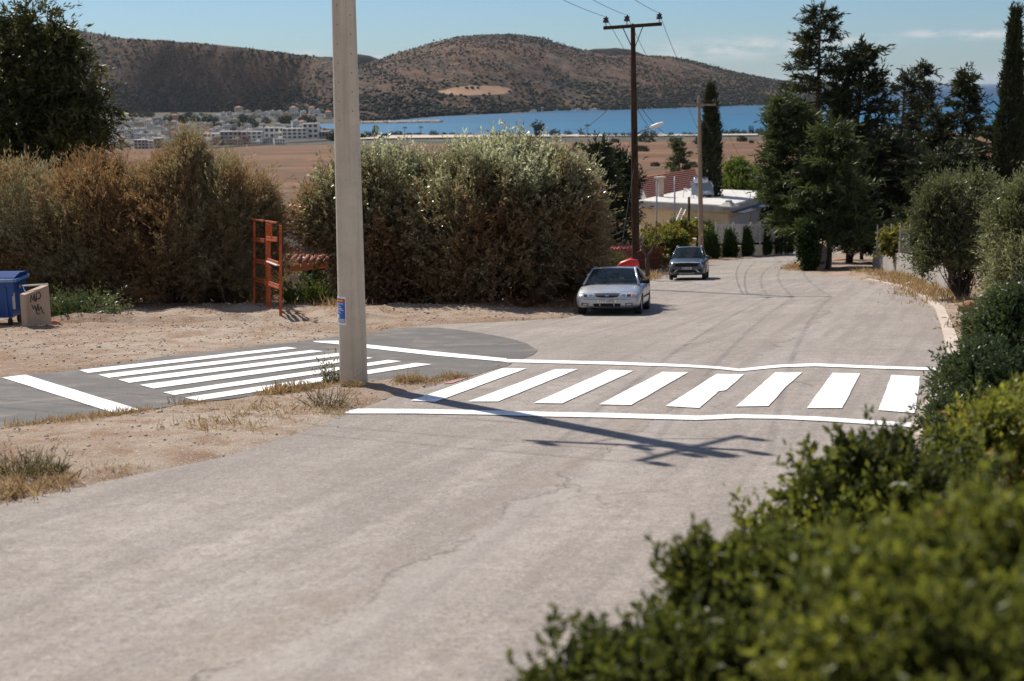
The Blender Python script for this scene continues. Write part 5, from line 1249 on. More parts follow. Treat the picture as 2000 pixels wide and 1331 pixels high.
for k in range(9):
    a_ = L0_ + .35 + k * .105; r_ = np.interp(fz(.86), zs, rad) + .010
    q = [(lean * fz(z) + r_ * math.cos(t), r_ * math.sin(t), fz(z)) for t, z in ((a_, .835), (a_ + .08, .835), (a_ + .08, .89), (a_, .89))]; hb.add(q, [(0, 1, 2, 3)])
hb.build('heading_lettering', M['pyellow'], po)
tl = MB()
for i, t0 in enumerate((.74, .68, .63, .57, .52, .46, .41)):
    r_ = np.interp(fz(t0), zs, rad) + .010; e_ = L1_ - .2 - .12 * ((i * 7) % 4)
    A_ = np.linspace(L0_ + .3, e_, 7); h2 = .022
    for j in range(6): tl.add([(lean * fz(z) + r_ * math.cos(t), r_ * math.sin(t), fz(z)) for t, z in ((A_[j], t0), (A_[j + 1], t0), (A_[j + 1], t0 + h2), (A_[j], t0 + h2))], [(0, 1, 2, 3)])
tl.build('text_lines', M['paper'], po)
wrap('white_box', L0_ + .2, L1_ - .62, fz(.235), fz(.36), .010, M['paper'], po)

def wood_pole(name, label, base_px, top_px, Y, r0, r1, arm_px, mat, ins_px, yaw=0.0, clip=True):
    b = at(*base_px, Y); b.z = gz(b.x, b.y); t = at(*top_px, Y); root = tag(empty(name, b), label, 'utility pole'); v = t - b
    mb = MB(); mb.tube([Vector((0, 0, -.8)), Vector((0, 0, 0)), v * .33, v * .66, v * .985, v], [r0 * 1.02, r0, r0 * .85 + r1 * .15, (r0 + r1) / 2, r1, r1 * .35], 14); mb.build('shaft', M[mat], root)
    a0, a1 = at(*arm_px[0], Y) - b, at(*arm_px[1], Y) - b; ex = Vector((0, -r1 - .05, 0))
    a0 = a0 + Vector((0, yaw * (a0.x - v.x), 0)); a1 = a1 + Vector((0, yaw * (a1.x - v.x), 0))
    MB().bar(a0 + ex, a1 + ex, .09, .13).build('crossarm', M[mat], root)
    for k in (.32, .68):
        q = a0.lerp(a1, k); w = v * ((v.z - .85) / v.z); MB().bar(q + ex * 1.7, w + ex * .9 + Vector((.07 if k > .5 else -.07, 0, 0)), .05, .02).build('arm_brace', M['galv'] if mat != 'wood' else M['wood'], root)
    out = []
    for px in ins_px:
        k = (px - arm_px[0][0]) / (arm_px[1][0] - arm_px[0][0]); q = a0.lerp(a1, k) + ex + Vector((0, 0, .065)); out.append(insulator(q, .24, .11, root, .12) + b)
    return root, out
wp, IW = wood_pole('utility_pole', 'dark brown wooden utility pole with a street lamp behind the silver saloon', (1243, 562), (1236, 46), 54.5, .155, .085, ((1178, 55.5), (1292, 47.5)), 'wood', (1183, 1224, 1287), 0.0)
pp, IP = wood_pole('utility_pole', 'paler weathered utility pole behind the blue-grey SUV', (1370, 505), (1365, 186), 106, .19, .11, ((1336, 205.5), (1398, 205)), 'palewood', (1337.5, 1357, 1394), 0.0)
# street lamp, dark stub post and cable box on the wooden pole
wb = wp.location
q0, q1, q2 = at(1246, 262, 54.4) - wb, at(1252, 257, 54.2) - wb, at(1270, 250, 54.0) - wb; q3 = at(1296, 240.5, 53.7) - wb
lm = MB().tube([q0, q1, q2], .03, 8).build('lamp_arm', M['galv'], wp)
hd = MB(); hd.tube([q2, q2.lerp(q3, .12), q2.lerp(q3, .6), q2.lerp(q3, .95), q3], [.04, .075, .085, .06, .02], 10); hd.build('lamp_head', M['white'], lm)
MB().tube([at(1239, 562, 54.75) - wb, at(1237.5, 332, 54.75) - wb], [.085, .075], 10).build('stub_post', M['black'], wp)
for y, h_ in ((268, .5), (300, .25)): MB().bevbox(at(1240, y, 54.3) - wb + Vector((0, .02, 0)), (.10, .05, h_), .01).build('cable_box', M['black'], wp)
MB().tube([at(1247, 492, 54.25) - wb, at(1247, 490.5, 54.25) - wb], .055, 10).build('reflector', M['pred'], wp)

def wire(a, b, sag, label, r=.011, group=None, n=14, name='power_line'):
    a, b = Vector(a), Vector(b); pts = []
    for i in range(n + 1):
        t = i / n; p = a.lerp(b, t); p.z -= sag * 4 * t * (1 - t); pts.append(p - a)
    o = MB().tube(pts, r, 5, 0, False).build(name, M['wire']); o.location = a
    return tag(o, label, 'power line', group)
W1, W2 = 'power lines from the concrete pole to the wooden pole', 'power lines from the wooden pole down to the paler pole'
for i, k in enumerate(('leftmost', 'middle', 'rightmost')):
    wire(IA[i], IW[i], .45, k + ' of three power lines coming from above to the wooden pole', .0085, W1)
    wire(IW[i], IP[i], 1.2, k + ' of three power lines dropping from the wooden pole to the paler pole', .010, W2)
    e = at(1440 + 26 * i, 316, 260); wire(IP[i], e, 3, k + ' of three power lines running on from the paler pole towards the bay', .014, 'power lines beyond the paler pole')
    d = Vector((-math.sin(.98), math.cos(.98), 0)); wire(IB[i], IB[i] + d * 45 + Vector((0, 0, 1.5)), .5, k + ' of three power lines leaving the concrete pole to the left', .0085, 'power lines leaving the concrete pole to the left')
wire(at(1238, 330, 54.3), at(1210, 508, 52.5), 0, 'thin pale stay wire slanting down left of the wooden pole', .014, None, 6, 'stay_wire')
wire(at(1241, 440, 54.3), at(1040, 475, 60), .4, 'drooping house cable leaving the wooden pole to the left behind the bush', .014, None, 10, 'house_cable')
wire(at(1243, 150, 54.4), at(1080, 262, 90), .8, 'single cable slanting from the wooden pole across the bay to the left', .014, None, 10, 'house_cable')
wire(at(1245, 200, 54.4), at(1330, 262, 104), .6, 'upper service cable from the wooden pole towards the flat-roofed house', .012, 'service cables right of the wooden pole', 10, 'house_cable')
wire(at(1245, 214, 54.4), at(1310, 264, 110), .6, 'lower service cable from the wooden pole towards the flat-roofed house', .012, 'service cables right of the wooden pole', 10, 'house_cable')

# ------------------------------------------------------------------ rusty frame, waste bin, concrete block, litter
FR = [gp(497, 611), gp(522, 617), gp(527, 619), gp(548, 629)]; fb = FR[3]
rf = tag(empty('rusty_frame', fb), 'tall orange-rust metal ladder frame standing on the dirt lot', 'metal frame')
tops = [at(497, 432, FR[0].y), at(521, 437, FR[1].y), at(526, 438, FR[2].y), at(548, 441, FR[3].y)]
for b_, t_ in zip(FR, tops):
    MB().bar(b_ - fb + Vector((0, 0, -.2)), Vector((t_.x, b_.y, t_.z)) - fb, .066, .066).build('post', M['rust'], rf)
def on(i, py):
    p = at(0, py, FR[i].y); return Vector((FR[i].x, FR[i].y, p.z)) - fb
for (i, j, ya, yb) in ((0, 1, 475, 479), (0, 1, 516, 521), (0, 1, 553, 559), (2, 3, 474, 477), (2, 3, 517, 525), (2, 3, 562, 570)):
    for o_, dz in ((-.035, 0), (.045, .06)):
        MB().bar(on(i, ya) + Vector((0, o_, dz)), on(j, yb) + Vector((0, o_, dz)), .03, .05).build('rung', M['rust'], rf)
MB().bar(on(0, 433.5), on(1, 438), .05, .04).build('top_bar', M['rust'], rf); MB().bar(on(2, 438.5), on(3, 442), .05, .04).build('top_bar', M['rust'], rf)
hp = (on(2, 441) + on(3, 443)) / 2; MB().bar(hp, hp + Vector((0, 0, -.52)), .04, .04).build('hanging_bar', M['rust'], rf)
MB().bar(on(2, 520) + Vector((.02, -.07, .05)), on(3, 526) + Vector((0, -.07, .02)), .10, .03).build('loose_strip', M['white'], rf)

bc = gp(-18, 640); bw = tag(empty('waste_bin', (bc.x, bc.y + .1, bc.z)), 'big blue wheeled waste bin on the far left of the dirt lot', 'waste bin')
S_ = bc.y / F
xr, xl = (47 + 18) * S_, -(47 + 18) * S_; zt = 98 * S_; zb = .22
def bin_sec(z, k): return [(xl * k, -.55 * k, z), (xr * k, -.55 * k, z), (xr * k, .45 * k, z), (xl * k, .45 * k, z)]
mb = MB(); q = bin_sec(zb, .84) + bin_sec(zt * .55, .93) + bin_sec(zt * .92, .97)
mb.add(q, [(3, 2, 1, 0)] + [(r_ * 4 + i, r_ * 4 + (i + 1) % 4, r_ * 4 + 4 + (i + 1) % 4, r_ * 4 + 4 + i) for r_ in range(2) for i in range(4)])
for k in range(6):
    x = xl * .7 + k * (xr - xl) * .14; mb.bar((x, -.50, zb + .06), (x, -.545, zt * .8), .06, .03, up=(0, 1, 0))
mb.build('bin_body', M['bluebin'], bw)
mb = MB(); 
for a_, b_ in (((xl, -.58), (xr, -.58)), ((xr, -.58), (xr, .48)), ((xr, .48), (xl, .48)), ((xl, .48), (xl, -.58))):
    mb.bar((a_[0], a_[1], zt * .93), (b_[0], b_[1], zt * .93), .09, .07)
mb.build('bin_rim', M['bluerim'], bw)
mb = MB(); mb.extr([(xl * 1.0, -.57, zt * .955), (xl, .49, zt * .955), (xl, .40, zt * 1.03), (xl, -.1, zt * 1.05), (xl, -.48, zt * .99)], (xr - xl, 0, 0)); mb.build('bin_lid', M['bluebin_dark'], bw)
MB().box((xr * .93, -.50, zt * .52), (.06, .03, .42)).build('reflector_strip', M['pgrey'], bw)
MB().tube([(xr * .985, -.2, zt * .78), (xr * 1.05, -.2, zt * .78)], .05, 10).build('lifting_pin', M['galv'], bw)
for x in (xl * .72, xr * .72):
    for y in (-.36, .3):
        wl = MB().tube([(x - .03, y, .10), (x + .03, y, .10)], .10, 14).build('wheel', M['rubber'], bw); MB().bar((x, y, .10), (x, y, zb + .02), .05, .03).build('caster_fork', M['galv'], wl)

cbk = gp(59, 645); cb_root = tag(empty('concrete_block', cbk), 'upright beige concrete block with black graffiti beside the blue bin', 'concrete block')
s = cbk.y / F; w1, w2, hb_ = 15 * s, 32 * s, 78 * s
fl, fm, frr = Vector((-16 * s, 0, 0)), Vector((-2 * s, -.12, 0)), Vector((32 * s, .42, 0)); bk = fl + (frr - fm)
mb = MB(); mb.extr([fl, fm, frr, bk], (0, 0, hb_ - .22))
n0 = len(mb.v)
for i, p_ in enumerate((fl, fm, frr, bk)): mb.v[i + 4] = (p_.x * .97, p_.y, hb_ - (.16 if i < 2 else 0))
mb.build('block', M['block'], cb_root)
mb = MB()
fn = (frr - fm); nn = Vector((fn.y, -fn.x, 0)).normalized() * .006
def on_face(u, v): return fm + fn * u + Vector((0, 0, hb_ * v)) + nn
for stroke in ([(.20, .62), (.24, .82), (.30, .66), (.36, .84), (.38, .64)], [(.42, .62), (.46, .84), (.58, .86), (.64, .76), (.56, .68), (.46, .70)], [(.24, .56), (.30, .44), (.36, .54), (.42, .40), (.50, .56)], [(.48, .56), (.52, .38), (.60, .48), (.66, .34), (.72, .30)], [(.38, .48), (.44, .30), (.56, .32)]):
    mb.tube([on_face(*p_) for p_ in stroke], .012, 5)
mb.build('graffiti', M['ink'], cb_root)
MB().tube([(fl.x + .12, .15, hb_ - .2), (fl.x + .02, .2, hb_ + .02), (fl.x + .62, .3, hb_ + .04)], .02, 6).build('bent_wire', M['white'], cb_root)

rk = gp(1893, 612); mb = MB(); rng = np.random.default_rng(3)
bmr = bmesh.new(); bmesh.ops.create_icosphere(bmr, subdivisions=3, radius=1)
for v in bmr.verts:
    d = np.array([v.co[:]]); k = .75 + .6 * float(fbm(d * 1.6 + 3, 3)[0]); v.co = Vector((v.co.x * .29 * k, v.co.y * .2 * k, max(-.1, v.co.z * .19 * k + .02 * v.co.x)))
me = bpy.data.meshes.new('rock'); bmr.to_mesh(me); bmr.free(); me.materials.append(M['rock']); r_ = link('rock', me); r_.location = rk + Vector((0, 0, .08)); tag(r_, 'red-brown angular rock beside the kerb under the olive tree', 'rock')
for (px, py, w, lab, mt) in ((875, 598, .16, 'crumpled white litter under the bush just right of the concrete pole', 'litter'), (912, 633, .07, 'small white scrap of litter near the dark asphalt patch', 'litter'), (1022, 601, .10, 'grey stone in the shade under the big bush', 'pebble'), (900, 604, .22, 'pale boulder half hidden under the big silvery bush', 'pebble'),
                            (575, 606, .42, 'pale plank lying on the dirt right of the rusty frame', 'kerb'), (1778, 558, .14, 'white litter in the straw by the right-hand kerb', 'litter'), (1828, 561, .10, 'white scrap of litter below the right-hand olive tree', 'litter'), (1844, 626, .09, 'dark clod of earth on the right edge of the road', 'rock'),
                            (205, 632, .13, 'scrap of white plastic beside the cut branches', 'litter'), (105, 640, .20, 'scatter of broken red tile at the foot of the concrete block', 'tile')):
    c = gp(px, py); bmr = bmesh.new(); bmesh.ops.create_icosphere(bmr, subdivisions=2, radius=1); ph = px * .37
    long_ = 'plank' in lab
    for v in bmr.verts:
        k = .7 + .7 * float(fbm(np.array([v.co[:]]) * 2.1 + ph, 3)[0]); v.co = Vector((v.co.x * w * k, v.co.y * w * (.25 if long_ else .7) * k, v.co.z * w * (.10 if long_ else .45) * k))
    nm = 'litter' if mt == 'litter' else ('plank' if long_ else ('tile_fragment' if mt == 'tile' else 'stone')); me = bpy.data.meshes.new(nm); bmr.to_mesh(me); bmr.free(); me.materials.append(M[mt])
    o = link('scrap' if nm == 'litter' else nm, me); o.location = c + Vector((0, 0, w * .2)); tag(o, lab, 'litter' if nm == 'litter' else ('plank' if long_ else ('tile' if mt == 'tile' else 'stone')))
rd = at(1226, 522, 48); rc = MB()
rc.tube([(-.36, 0, .02), (-.2, 0, .08), (.1, .02, .15), (.3, 0, .13), (.38, 0, .02)], [.03, .11, .15, .12, .03], 10); rc.tube([(0, .02, 0), (0, .02, -1.3)], .03, 6, 1)
o = rc.build('red_cover', [M['redcloth'], M['wood']]); o.location = rd; tag(o, 'red plastic cover on a stake showing behind the roof of the silver saloon', 'cover')

# ------------------------------------------------------------------ buildings
def house_root(name, label, px, py, Y):
    p = at(px, py, Y); p.z = gz(p.x, p.y); return tag(empty(name, p), label, 'house'), p
# flat-roofed cream house on the right
hr, hp0 = house_root('flat_roofed_house', 'cream flat-roofed bungalow with a white roof and solar heater', 1420, 470, 118)
def hw(px, py, Y): return at(px, py, Y) - hp0
C0, C1, C2 = hw(1421, 410, 118), hw(1250, 410, 124), hw(1512, 395, 132)
zr = hw(1421, 405, 118).z; back = (C2 - C0); back.z = 0
def fl_(v, z): return Vector((v.x, v.y, z))
foot = [fl_(C1, 0), fl_(C0, 0), fl_(C2, 0), fl_(C2 + (C1 - C0), 0)]
mb = MB(); mb.extr([fl_(p_, -1.5) for p_ in foot], (0, 0, zr + 1.1)); mb.build('wall', M['cream'], hr)
ctr = (foot[0] + foot[2]) / 2
ov = [fl_(ctr + (p_ - ctr) * 1.06, zr - .42) for p_ in foot]
mb = MB(); mb.extr(ov, (0, 0, .55)); sl = mb.build('roof', M['greywall'], hr)
inn = [fl_(ctr + (p_ - ctr) * 1.035, zr + .135) for p_ in foot]; mb = MB(); mb.extr(inn, (0, 0, .05)); mb.build('roof_coating', M['roofwhite'], sl)
for k, w in ((0.0, .35), (.98, .35)):
    p_ = ov[1].lerp(ov[2], k); mb = MB(); mb.lathe([(.9, .5), (.9, .62), (.3, .95), (.25, 1.1), (0, 1.12)], tuple(p_ * .985), 4, smooth=False); mb.build('roof_corner', M['greywall'], sl)
ch = hw(1289, 380, 128); mb = MB(); mb.box((ch.x, ch.y, zr + .9), (.5, .5, 1.9), .4); mb.box((ch.x, ch.y, zr + 1.9), (.8, .8, .14), .4); mb.build('chimney', M['kerb'], hr)
# openings on the side wall and the long front wall
sd = back.normalized(); out = Vector((sd.y, -sd.x, 0)); 
for (k0, k1, z0, z1, nm, mt) in ((.04, .42, .4, zr - .9, 'shutter', 'shutter'), (.46, .66, .4, zr - .9, 'shutter', 'shutter'), (.72, .80, .2, zr - .8, 'door', 'dark'), (.84, .99, .8, zr - .9, 'shutter', 'whitewall')):
    a_, b_ = foot[1].lerp(foot[2], k0), foot[1].lerp(foot[2], k1); mb = MB(); mb.extr([fl_(a_, z0) + out * .01, fl_(b_, z0) + out * .01, fl_(b_, z1) + out * .01, fl_(a_, z1) + out * .01], out * .06); mb.build(nm, M[mt], hr)
aw = [ov[1].lerp(ov[2], t) for t in (.05, .95)]; mb = MB(); mb.extr([fl_(aw[0], zr - .47), fl_(aw[1], zr - .47), fl_(aw[1], zr - .55) + out * 1.1, fl_(aw[0], zr - .55) + out * 1.1], (0, 0, .06)); mb.build('awning', M['dark'], hr)
ld = MB(); a_ = hw(1322, 438, 117); b_ = hw(1338, 402, 121)
for o_ in (-.2, .2): ld.bar(a_ + Vector((o_, 0, 0)), b_ + Vector((o_, 0, 0)), .06, .06)
for k in range(1, 8): p_ = a_.lerp(b_, k / 8); ld.bar(p_ + Vector((-.2, 0, 0)), p_ + Vector((.2, 0, 0)), .04, .04)
ld_o = ld.build('ladder', M['white']); ld_o.location = hp0; tag(ld_o, 'white ladder leaning on the front wall of the flat-roofed house', 'ladder')
sh_p = hw(1370, 392, 126) + hp0; sh_p.z = hp0.z + zr + .2; sh = tag(empty('solar_water_heater', sh_p), 'solar water heater with a round tank on the white flat roof', 'water heater'); k = 126 / F
pn = MB(); pn.extr([(-19 * k, -.2, .25), (24 * k, -.2, .25), (24 * k, 1.1, 24 * k + .25), (-19 * k, 1.1, 24 * k + .25)], (0, .04, .08)); pn.build('panel', M['solar'], sh)
tk = MB(); tk.tube([(-12 * k, 1.25, 30 * k), (-11 * k, 1.25, 30 * k), (15 * k, 1.25, 30 * k), (16 * k, 1.25, 30 * k)], [.3, .36, .36, .3], 18); tk.build('tank', M['alu'], sh)
MB().box((2 * k, 1.25, 30 * k + .36), (27 * k, .3, .06)).build('tank_band', M['blueframe'], sh)
for x in (-16 * k, 20 * k):
    MB().bar((x, -.15, -.05), (x, -.15, .3), .05, .05).build('leg', M['galv'], sh); MB().bar((x, 1.2, -.05), (x, 1.2, 30 * k), .05, .05).build('leg', M['galv'], sh)
MB().tube([(19 * k, 1.1, 30 * k), (24 * k, .7, 22 * k), (20 * k, .2, 12 * k), (6 * k, 0, 9 * k)], .06, 6).build('pipe', M['white'], sh)
tr_ = MB(); p_ = Vector((-27 * k, .3, 0)); tr_.bar(p_ + Vector((-8 * k, 0, .0)), p_ + Vector((-6 * k, 0, 18 * k)), .07, .07); tr_.bar(p_ + Vector((-6 * k, 0, 18 * k)), p_ + Vector((10 * k, 0, 13 * k)), .12, .12); tr_.bar(p_ + Vector((-6 * k, 0, 14 * k)), p_ + Vector((0, 0, 12 * k)), .12, .12); tr_.build('pipe_stand', M['white'], sh)
# tile-roofed house behind it
hb2, q0 = house_root('tile_roofed_house', 'house with a broad dark red roof behind the flat-roofed bungalow', 1310, 400, 152)
def h2(px, py, Y): return at(px, py, Y) - q0
A_, B_, C_, D_ = h2(1246, 350, 158), h2(1358, 333, 158), h2(1372, 392, 147), h2(1270, 404, 147)
mb = MB(); n_ = 15
for i in range(n_):                                       # tile courses, each lapping over the next
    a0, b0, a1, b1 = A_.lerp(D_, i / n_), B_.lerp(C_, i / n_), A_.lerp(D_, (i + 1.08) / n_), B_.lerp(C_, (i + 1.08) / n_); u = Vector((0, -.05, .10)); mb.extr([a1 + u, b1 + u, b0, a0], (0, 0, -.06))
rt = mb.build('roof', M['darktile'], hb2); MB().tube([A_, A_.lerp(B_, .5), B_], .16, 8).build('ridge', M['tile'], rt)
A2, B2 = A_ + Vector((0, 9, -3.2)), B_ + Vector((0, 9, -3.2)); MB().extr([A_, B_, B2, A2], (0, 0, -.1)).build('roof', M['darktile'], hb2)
mb = MB(); ds = [Vector((.6, .6, -.4)), Vector((-.6, .6, -.4)), Vector((-.6, -.6, -.4)), Vector((.6, -.6, -.4))]; w_ = [D_ + ds[0], C_ + ds[1], B2 + ds[2], A2 + ds[3]]
mb.add([fl_(p_, -2) for p_ in w_] + w_ + [A_ + Vector((.5, 0, -.3)), B_ + Vector((-.5, 0, -.3))], [(0, 1, 5, 4), (2, 3, 7, 6), (1, 2, 6, 9, 5), (3, 0, 4, 8, 7)]); mb.build('wall', M['greywall'], hb2)
# house glimpsed between the bushes on the left
hl_, q0 = house_root('tiled_cottage', 'small cottage with terracotta tile roofs and a shaded porch glimpsed between the bushes', 590, 560, 49)
def h3(px, py, Y): return at(px, py, Y) - q0
def tiled(parent, A, B, C, D, name='roof'):
    """pan tiles running down a slope: A-B ridge, D-C eaves"""
    A, B, C, D = map(Vector, (A, B, C, D)); mb = MB(); n = max(4, int((B - A).length / .22)); mb.extr([D, C, B, A], (0, 0, -.08))
    for i in range(n + 1):
        a, d = A.lerp(B, i / n), D.lerp(C, i / n); mb.tube([a + Vector((0, 0, .03)), d + Vector((0, 0, .03))], [.085, .10], 8)
    return mb.build(name, M['tile'], parent)
tiled(hl_, h3(560, 402, 54), h3(655, 400, 55), h3(640, 440, 49.5), h3(512, 440, 49.5))
tiled(hl_, h3(560, 478, 50), h3(672, 488, 50), h3(652, 512, 47.6), h3(520, 524, 47.6))
MB().bar(h3(516, 531, 47.7), h3(652, 518, 47.7), .10, .16).build('fascia', M['orangewood'], hl_)
mb = MB(); w0, w1 = h3(500, 500, 49.6), h3(668, 500, 49.6); mb.extr([fl_(w0, -1.2), fl_(w1, -1.2), fl_(w1, h3(0, 442, 49.6).z), fl_(w0, h3(0, 442, 49.6).z)], (0, 4, 0)); mb.build('wall', M['whitewall'], hl_)
for (x0, x1, y0, y1, nm, mt) in ((603, 609, 524, 566, 'porch_post', 'dark'), (615, 634, 520, 545, 'window', 'dark'), (590, 640, 472, 492, 'window', 'blueframe'), (588, 640, 464, 468, 'shutter_rail', 'blueframe'), (585, 612, 530, 545, 'shutter', 'blueframe')):
    a_, b_ = h3(x0, y1, 49.4), h3(x1, y0, 49.4); MB().box(((a_.x + b_.x) / 2, a_.y, (a_.z + b_.z) / 2), (b_.x - a_.x, .12, b_.z - a_.z)).build(nm, M[mt], hl_)
# shed with red sheet roof left of the wooden pole
sd_, q0 = house_root('open_shed', 'open garden shed with a pinkish red sheet roof left of the wooden pole', 1212, 500, 76)
sd_['category'] = 'shed'
def h4(px, py, Y): return at(px, py, Y) - q0
mb = MB(); P4 = [h4(1176, 488, 73), h4(1252, 484, 74), h4(1258, 467, 82), h4(1182, 470, 81)]; mb.extr(P4, (0, 0, -.06))
for i in range(13): mb.bar(P4[0].lerp(P4[1], i / 12) + Vector((0, 0, .03)), P4[3].lerp(P4[2], i / 12) + Vector((0, 0, .03)), .06, .05)
mb.build('roof', M['redmetal'], sd_); MB().bar(P4[0] + Vector((0, -.05, -.16)), P4[1] + Vector((0, -.05, -.16)), .06, .12).build('fascia', M['brownmetal'], sd_)
for t in (.08, .5, .95):
    for a_, b_ in ((0, 1), (3, 2)): p_ = P4[a_].lerp(P4[b_], t); MB().bar(fl_(p_, -1.0), p_ + Vector((0, .05, -.1)), .12, .12).build('post', M['brownmetal'], sd_)
mb = MB(); mb.extr([fl_(P4[3], -1), fl_(P4[2], -1), P4[2] + Vector((0, 0, -.1)), P4[3] + Vector((0, 0, -.1))], (0, .1, 0)); mb.build('back_wall', M['dark'], sd_)

# ------------------------------------------------------------------ walls and fences
def fence(name, label, pts, h, mat, post_gap, bar_gap, rails=(.12, .92), cat='fence', spear=False, post=.09, bar=.025, z0=0.0, step=None):
    P = [Vector(p_) for p_ in pts]; root = tag(empty(name, P[0]), label, cat); o = P[0]; bars = MB()
    for i in range(len(P) - 1):
        a_, b_ = P[i] - o, P[i + 1] - o; L = (b_ - a_).length; n = max(1, round(L / post_gap))
        for k in range(n + (i == len(P) - 2)):
            p_ = a_.lerp(b_, k / n); MB().bar(p_ + Vector((0, 0, z0 - .2)), p_ + Vector((0, 0, z0 + h * 1.06)), post, post).build('post', M[mat], root)
        for r_ in rails: bars.bar(a_ + Vector((0, 0, z0 + h * r_)), b_ + Vector((0, 0, z0 + h * r_)), .04, .05)
        m_ = int(L / bar_gap)
        for k in range(m_): p_ = a_.lerp(b_, (k + .5) / m_); bars.bar(p_ + Vector((0, 0, z0 + h * rails[0])), p_ + Vector((0, 0, z0 + h * (1.0 if spear else rails[-1]))), bar, bar)
    bars.build('railing', M[mat], root); return root
fpts = [at(1398, 478, 109), at(1432, 474, 113), at(1466, 470, 117), at(1502, 466, 122), at(1550, 460, 128)]
for p_ in fpts: p_.z = gz(p_.x, p_.y) + 1.0
low = tag(empty('garden_wall', fpts[0]), 'low cream garden wall behind the clipped cone shrubs', 'wall'); mb = MB()
for i in range(4):
    a_, b_ = fpts[i] - fpts[0], fpts[i + 1] - fpts[0]; mb.extr([a_ + Vector((0, 0, -1.6)), b_ + Vector((0, 0, -1.6)), b_ + Vector((0, 0, -.03)), a_ + Vector((0, 0, -.03))], (-.12, .2, 0))
mb.build('masonry', M['cream'], low)
fence('railing_fence', 'grey-white metal railing on the garden wall behind the cone shrubs', fpts, 1.75, 'rail', 3.6, .2, bar=.035, post=.13, rails=(.12, .9, .97))
fence('metal_fence', 'rusty brown metal fence beside the wooden utility pole', [gp(1196, 546), gp(1258, 533), gp(1322, 521)], 1.35, 'brownmetal', 2.4, .22, (.1, .5, .92), post=.1)
g2 = [at(1318, 492, 92), at(1338, 489, 95)]
for i, (px, lab) in enumerate(((1340, 'pale rendered gate pillar left of the SUV roof'), (1351, 'wider pale gate pillar behind the SUV roof'))):
    p_ = at(px, 490, 97); zt_ = at(px, 466, 97).z; z0_ = gz(p_.x, p_.y); mb = MB(); hgt = zt_ - z0_; mb.box((0, 0, hgt / 2 - .1), (.35 + .15 * i, .4, hgt)); mb.box((0, 0, hgt - .05), (.45 + .15 * i, .5, .1)); o = mb.build('gate_pillar', M['cream']); o.location = (p_.x, p_.y, z0_); tag(o, lab, 'pillar', 'pale gate pillars behind the SUV')
for i, (px, y0, y1, Y, mt, lab) in enumerate(((1317, 345, 480, 100, 'galv', 'thin grey metal post standing in front of the flat-roofed house'), (1345, 385, 470, 102, 'wood', 'short dark wooden post left of the paler utility pole'), (1282, 352, 500, 96, 'galv', 'thin aerial mast with a small cross piece left of the chimney'), (1281, 432, 530, 82, 'brownmetal', 'rusty post among the yellowing vines'))):
    a_, t_ = at(px, y1, Y), at(px, y0, Y); a_.z = gz(a_.x, a_.y); mb = MB(); mb.tube([(0, 0, -.2), (0, 0, t_.z - a_.z)], (.09 if mt == 'wood' else .055), 8)
    if i == 2: mb.bar((-.25, 0, t_.z - a_.z - .05), (.1, 0, t_.z - a_.z + .02), .05, .05)
    o = mb.build('slim_post', M[mt]); o.location = a_; tag(o, lab, 'post')
# right-hand concrete wall with wire fence, gate pillars under the conifers
wpts = [gp(1708, 530), gp(1735, 536), gp(1770, 545), gp(1815, 560), gp(1850, 575)]
wr_ = tag(empty('concrete_wall', wpts[0]), 'weathered concrete boundary wall on the right under the conifers', 'wall'); mb = MB()
for i in range(4):
    a_, b_ = wpts[i] - wpts[0], wpts[i + 1] - wpts[0]; h_ = 1.0; mb.extr([a_ + Vector((0, 0, -.4)), b_ + Vector((0, 0, -.4)), b_ + Vector((0, 0, h_)), a_ + Vector((0, 0, h_))], (.18, .12, 0))
mb.build('masonry', M['stonewall'], wr_)
for i in range(3): MB().box(wpts[i] - wpts[0] + Vector((-.03 + .1 * i, -.02, .48)), (.13, .2, 1.06)).build('buttress', M['stonewall'], wr_)
wf = [p_ + Vector((.1, .08, 1.0)) for p_ in wpts[:4]]; wfr = tag(empty('wire_fence', wf[0]), 'thin wire-mesh fence on top of the right-hand concrete wall', 'fence'); mesh_ = MB()
for i in range(3):
    a_, b_ = wf[i] - wf[0], wf[i + 1] - wf[0]; L = (b_ - a_).length; n = max(2, int(L / .35))
    for k in range(n): p_ = a_.lerp(b_, k / n); mesh_.bar(p_, p_ + Vector((0, 0, 1.15)), .012, .012)
    for k in range(7): z_ = Vector((0, 0, .1 + k * .17)); mesh_.bar(a_ + z_, b_ + z_, .010, .010)
    for k in range(2): p_ = a_.lerp(b_, k / 2); MB().bar(p_ + Vector((0, 0, -.3)), p_ + Vector((0, 0, 1.35)), .05, .05).build('post', M['rail'], wfr)
mesh_.build('mesh', M['galv'], wfr)
for i, (px, py, y0, w, lab) in enumerate(((1597, 529, 480, .62, 'brick-red gate pillar under the dark conifers'), (1613, 526, 486, .7, 'pinkish wider gate pillar right of the brick-red one'))):
    b_ = gp(px, py); h_ = at(px, y0, b_.y).z - b_.z; mb = MB(); mb.bevbox((0, 0, h_ / 2 - .1), (w * .8, .5, h_ + .2), .03); mb.bevbox((0, 0, h_), (w * .95, .62, .12), .02); o = mb.build('gate_pillar', M['stonewall'] if i else M['block']); o.location = b_; tag(o, lab, 'pillar', 'gate pillars under the conifers')
pole3 = at(1949, 262, 150); z3 = gz(pole3.x, pole3.y); p3 = tag(empty('utility_pole', (pole3.x, pole3.y, z3)), 'small distant utility pole with blue-green insulators left of the slender cypress', 'utility pole'); h_ = at(1949, 220, 150).z - z3
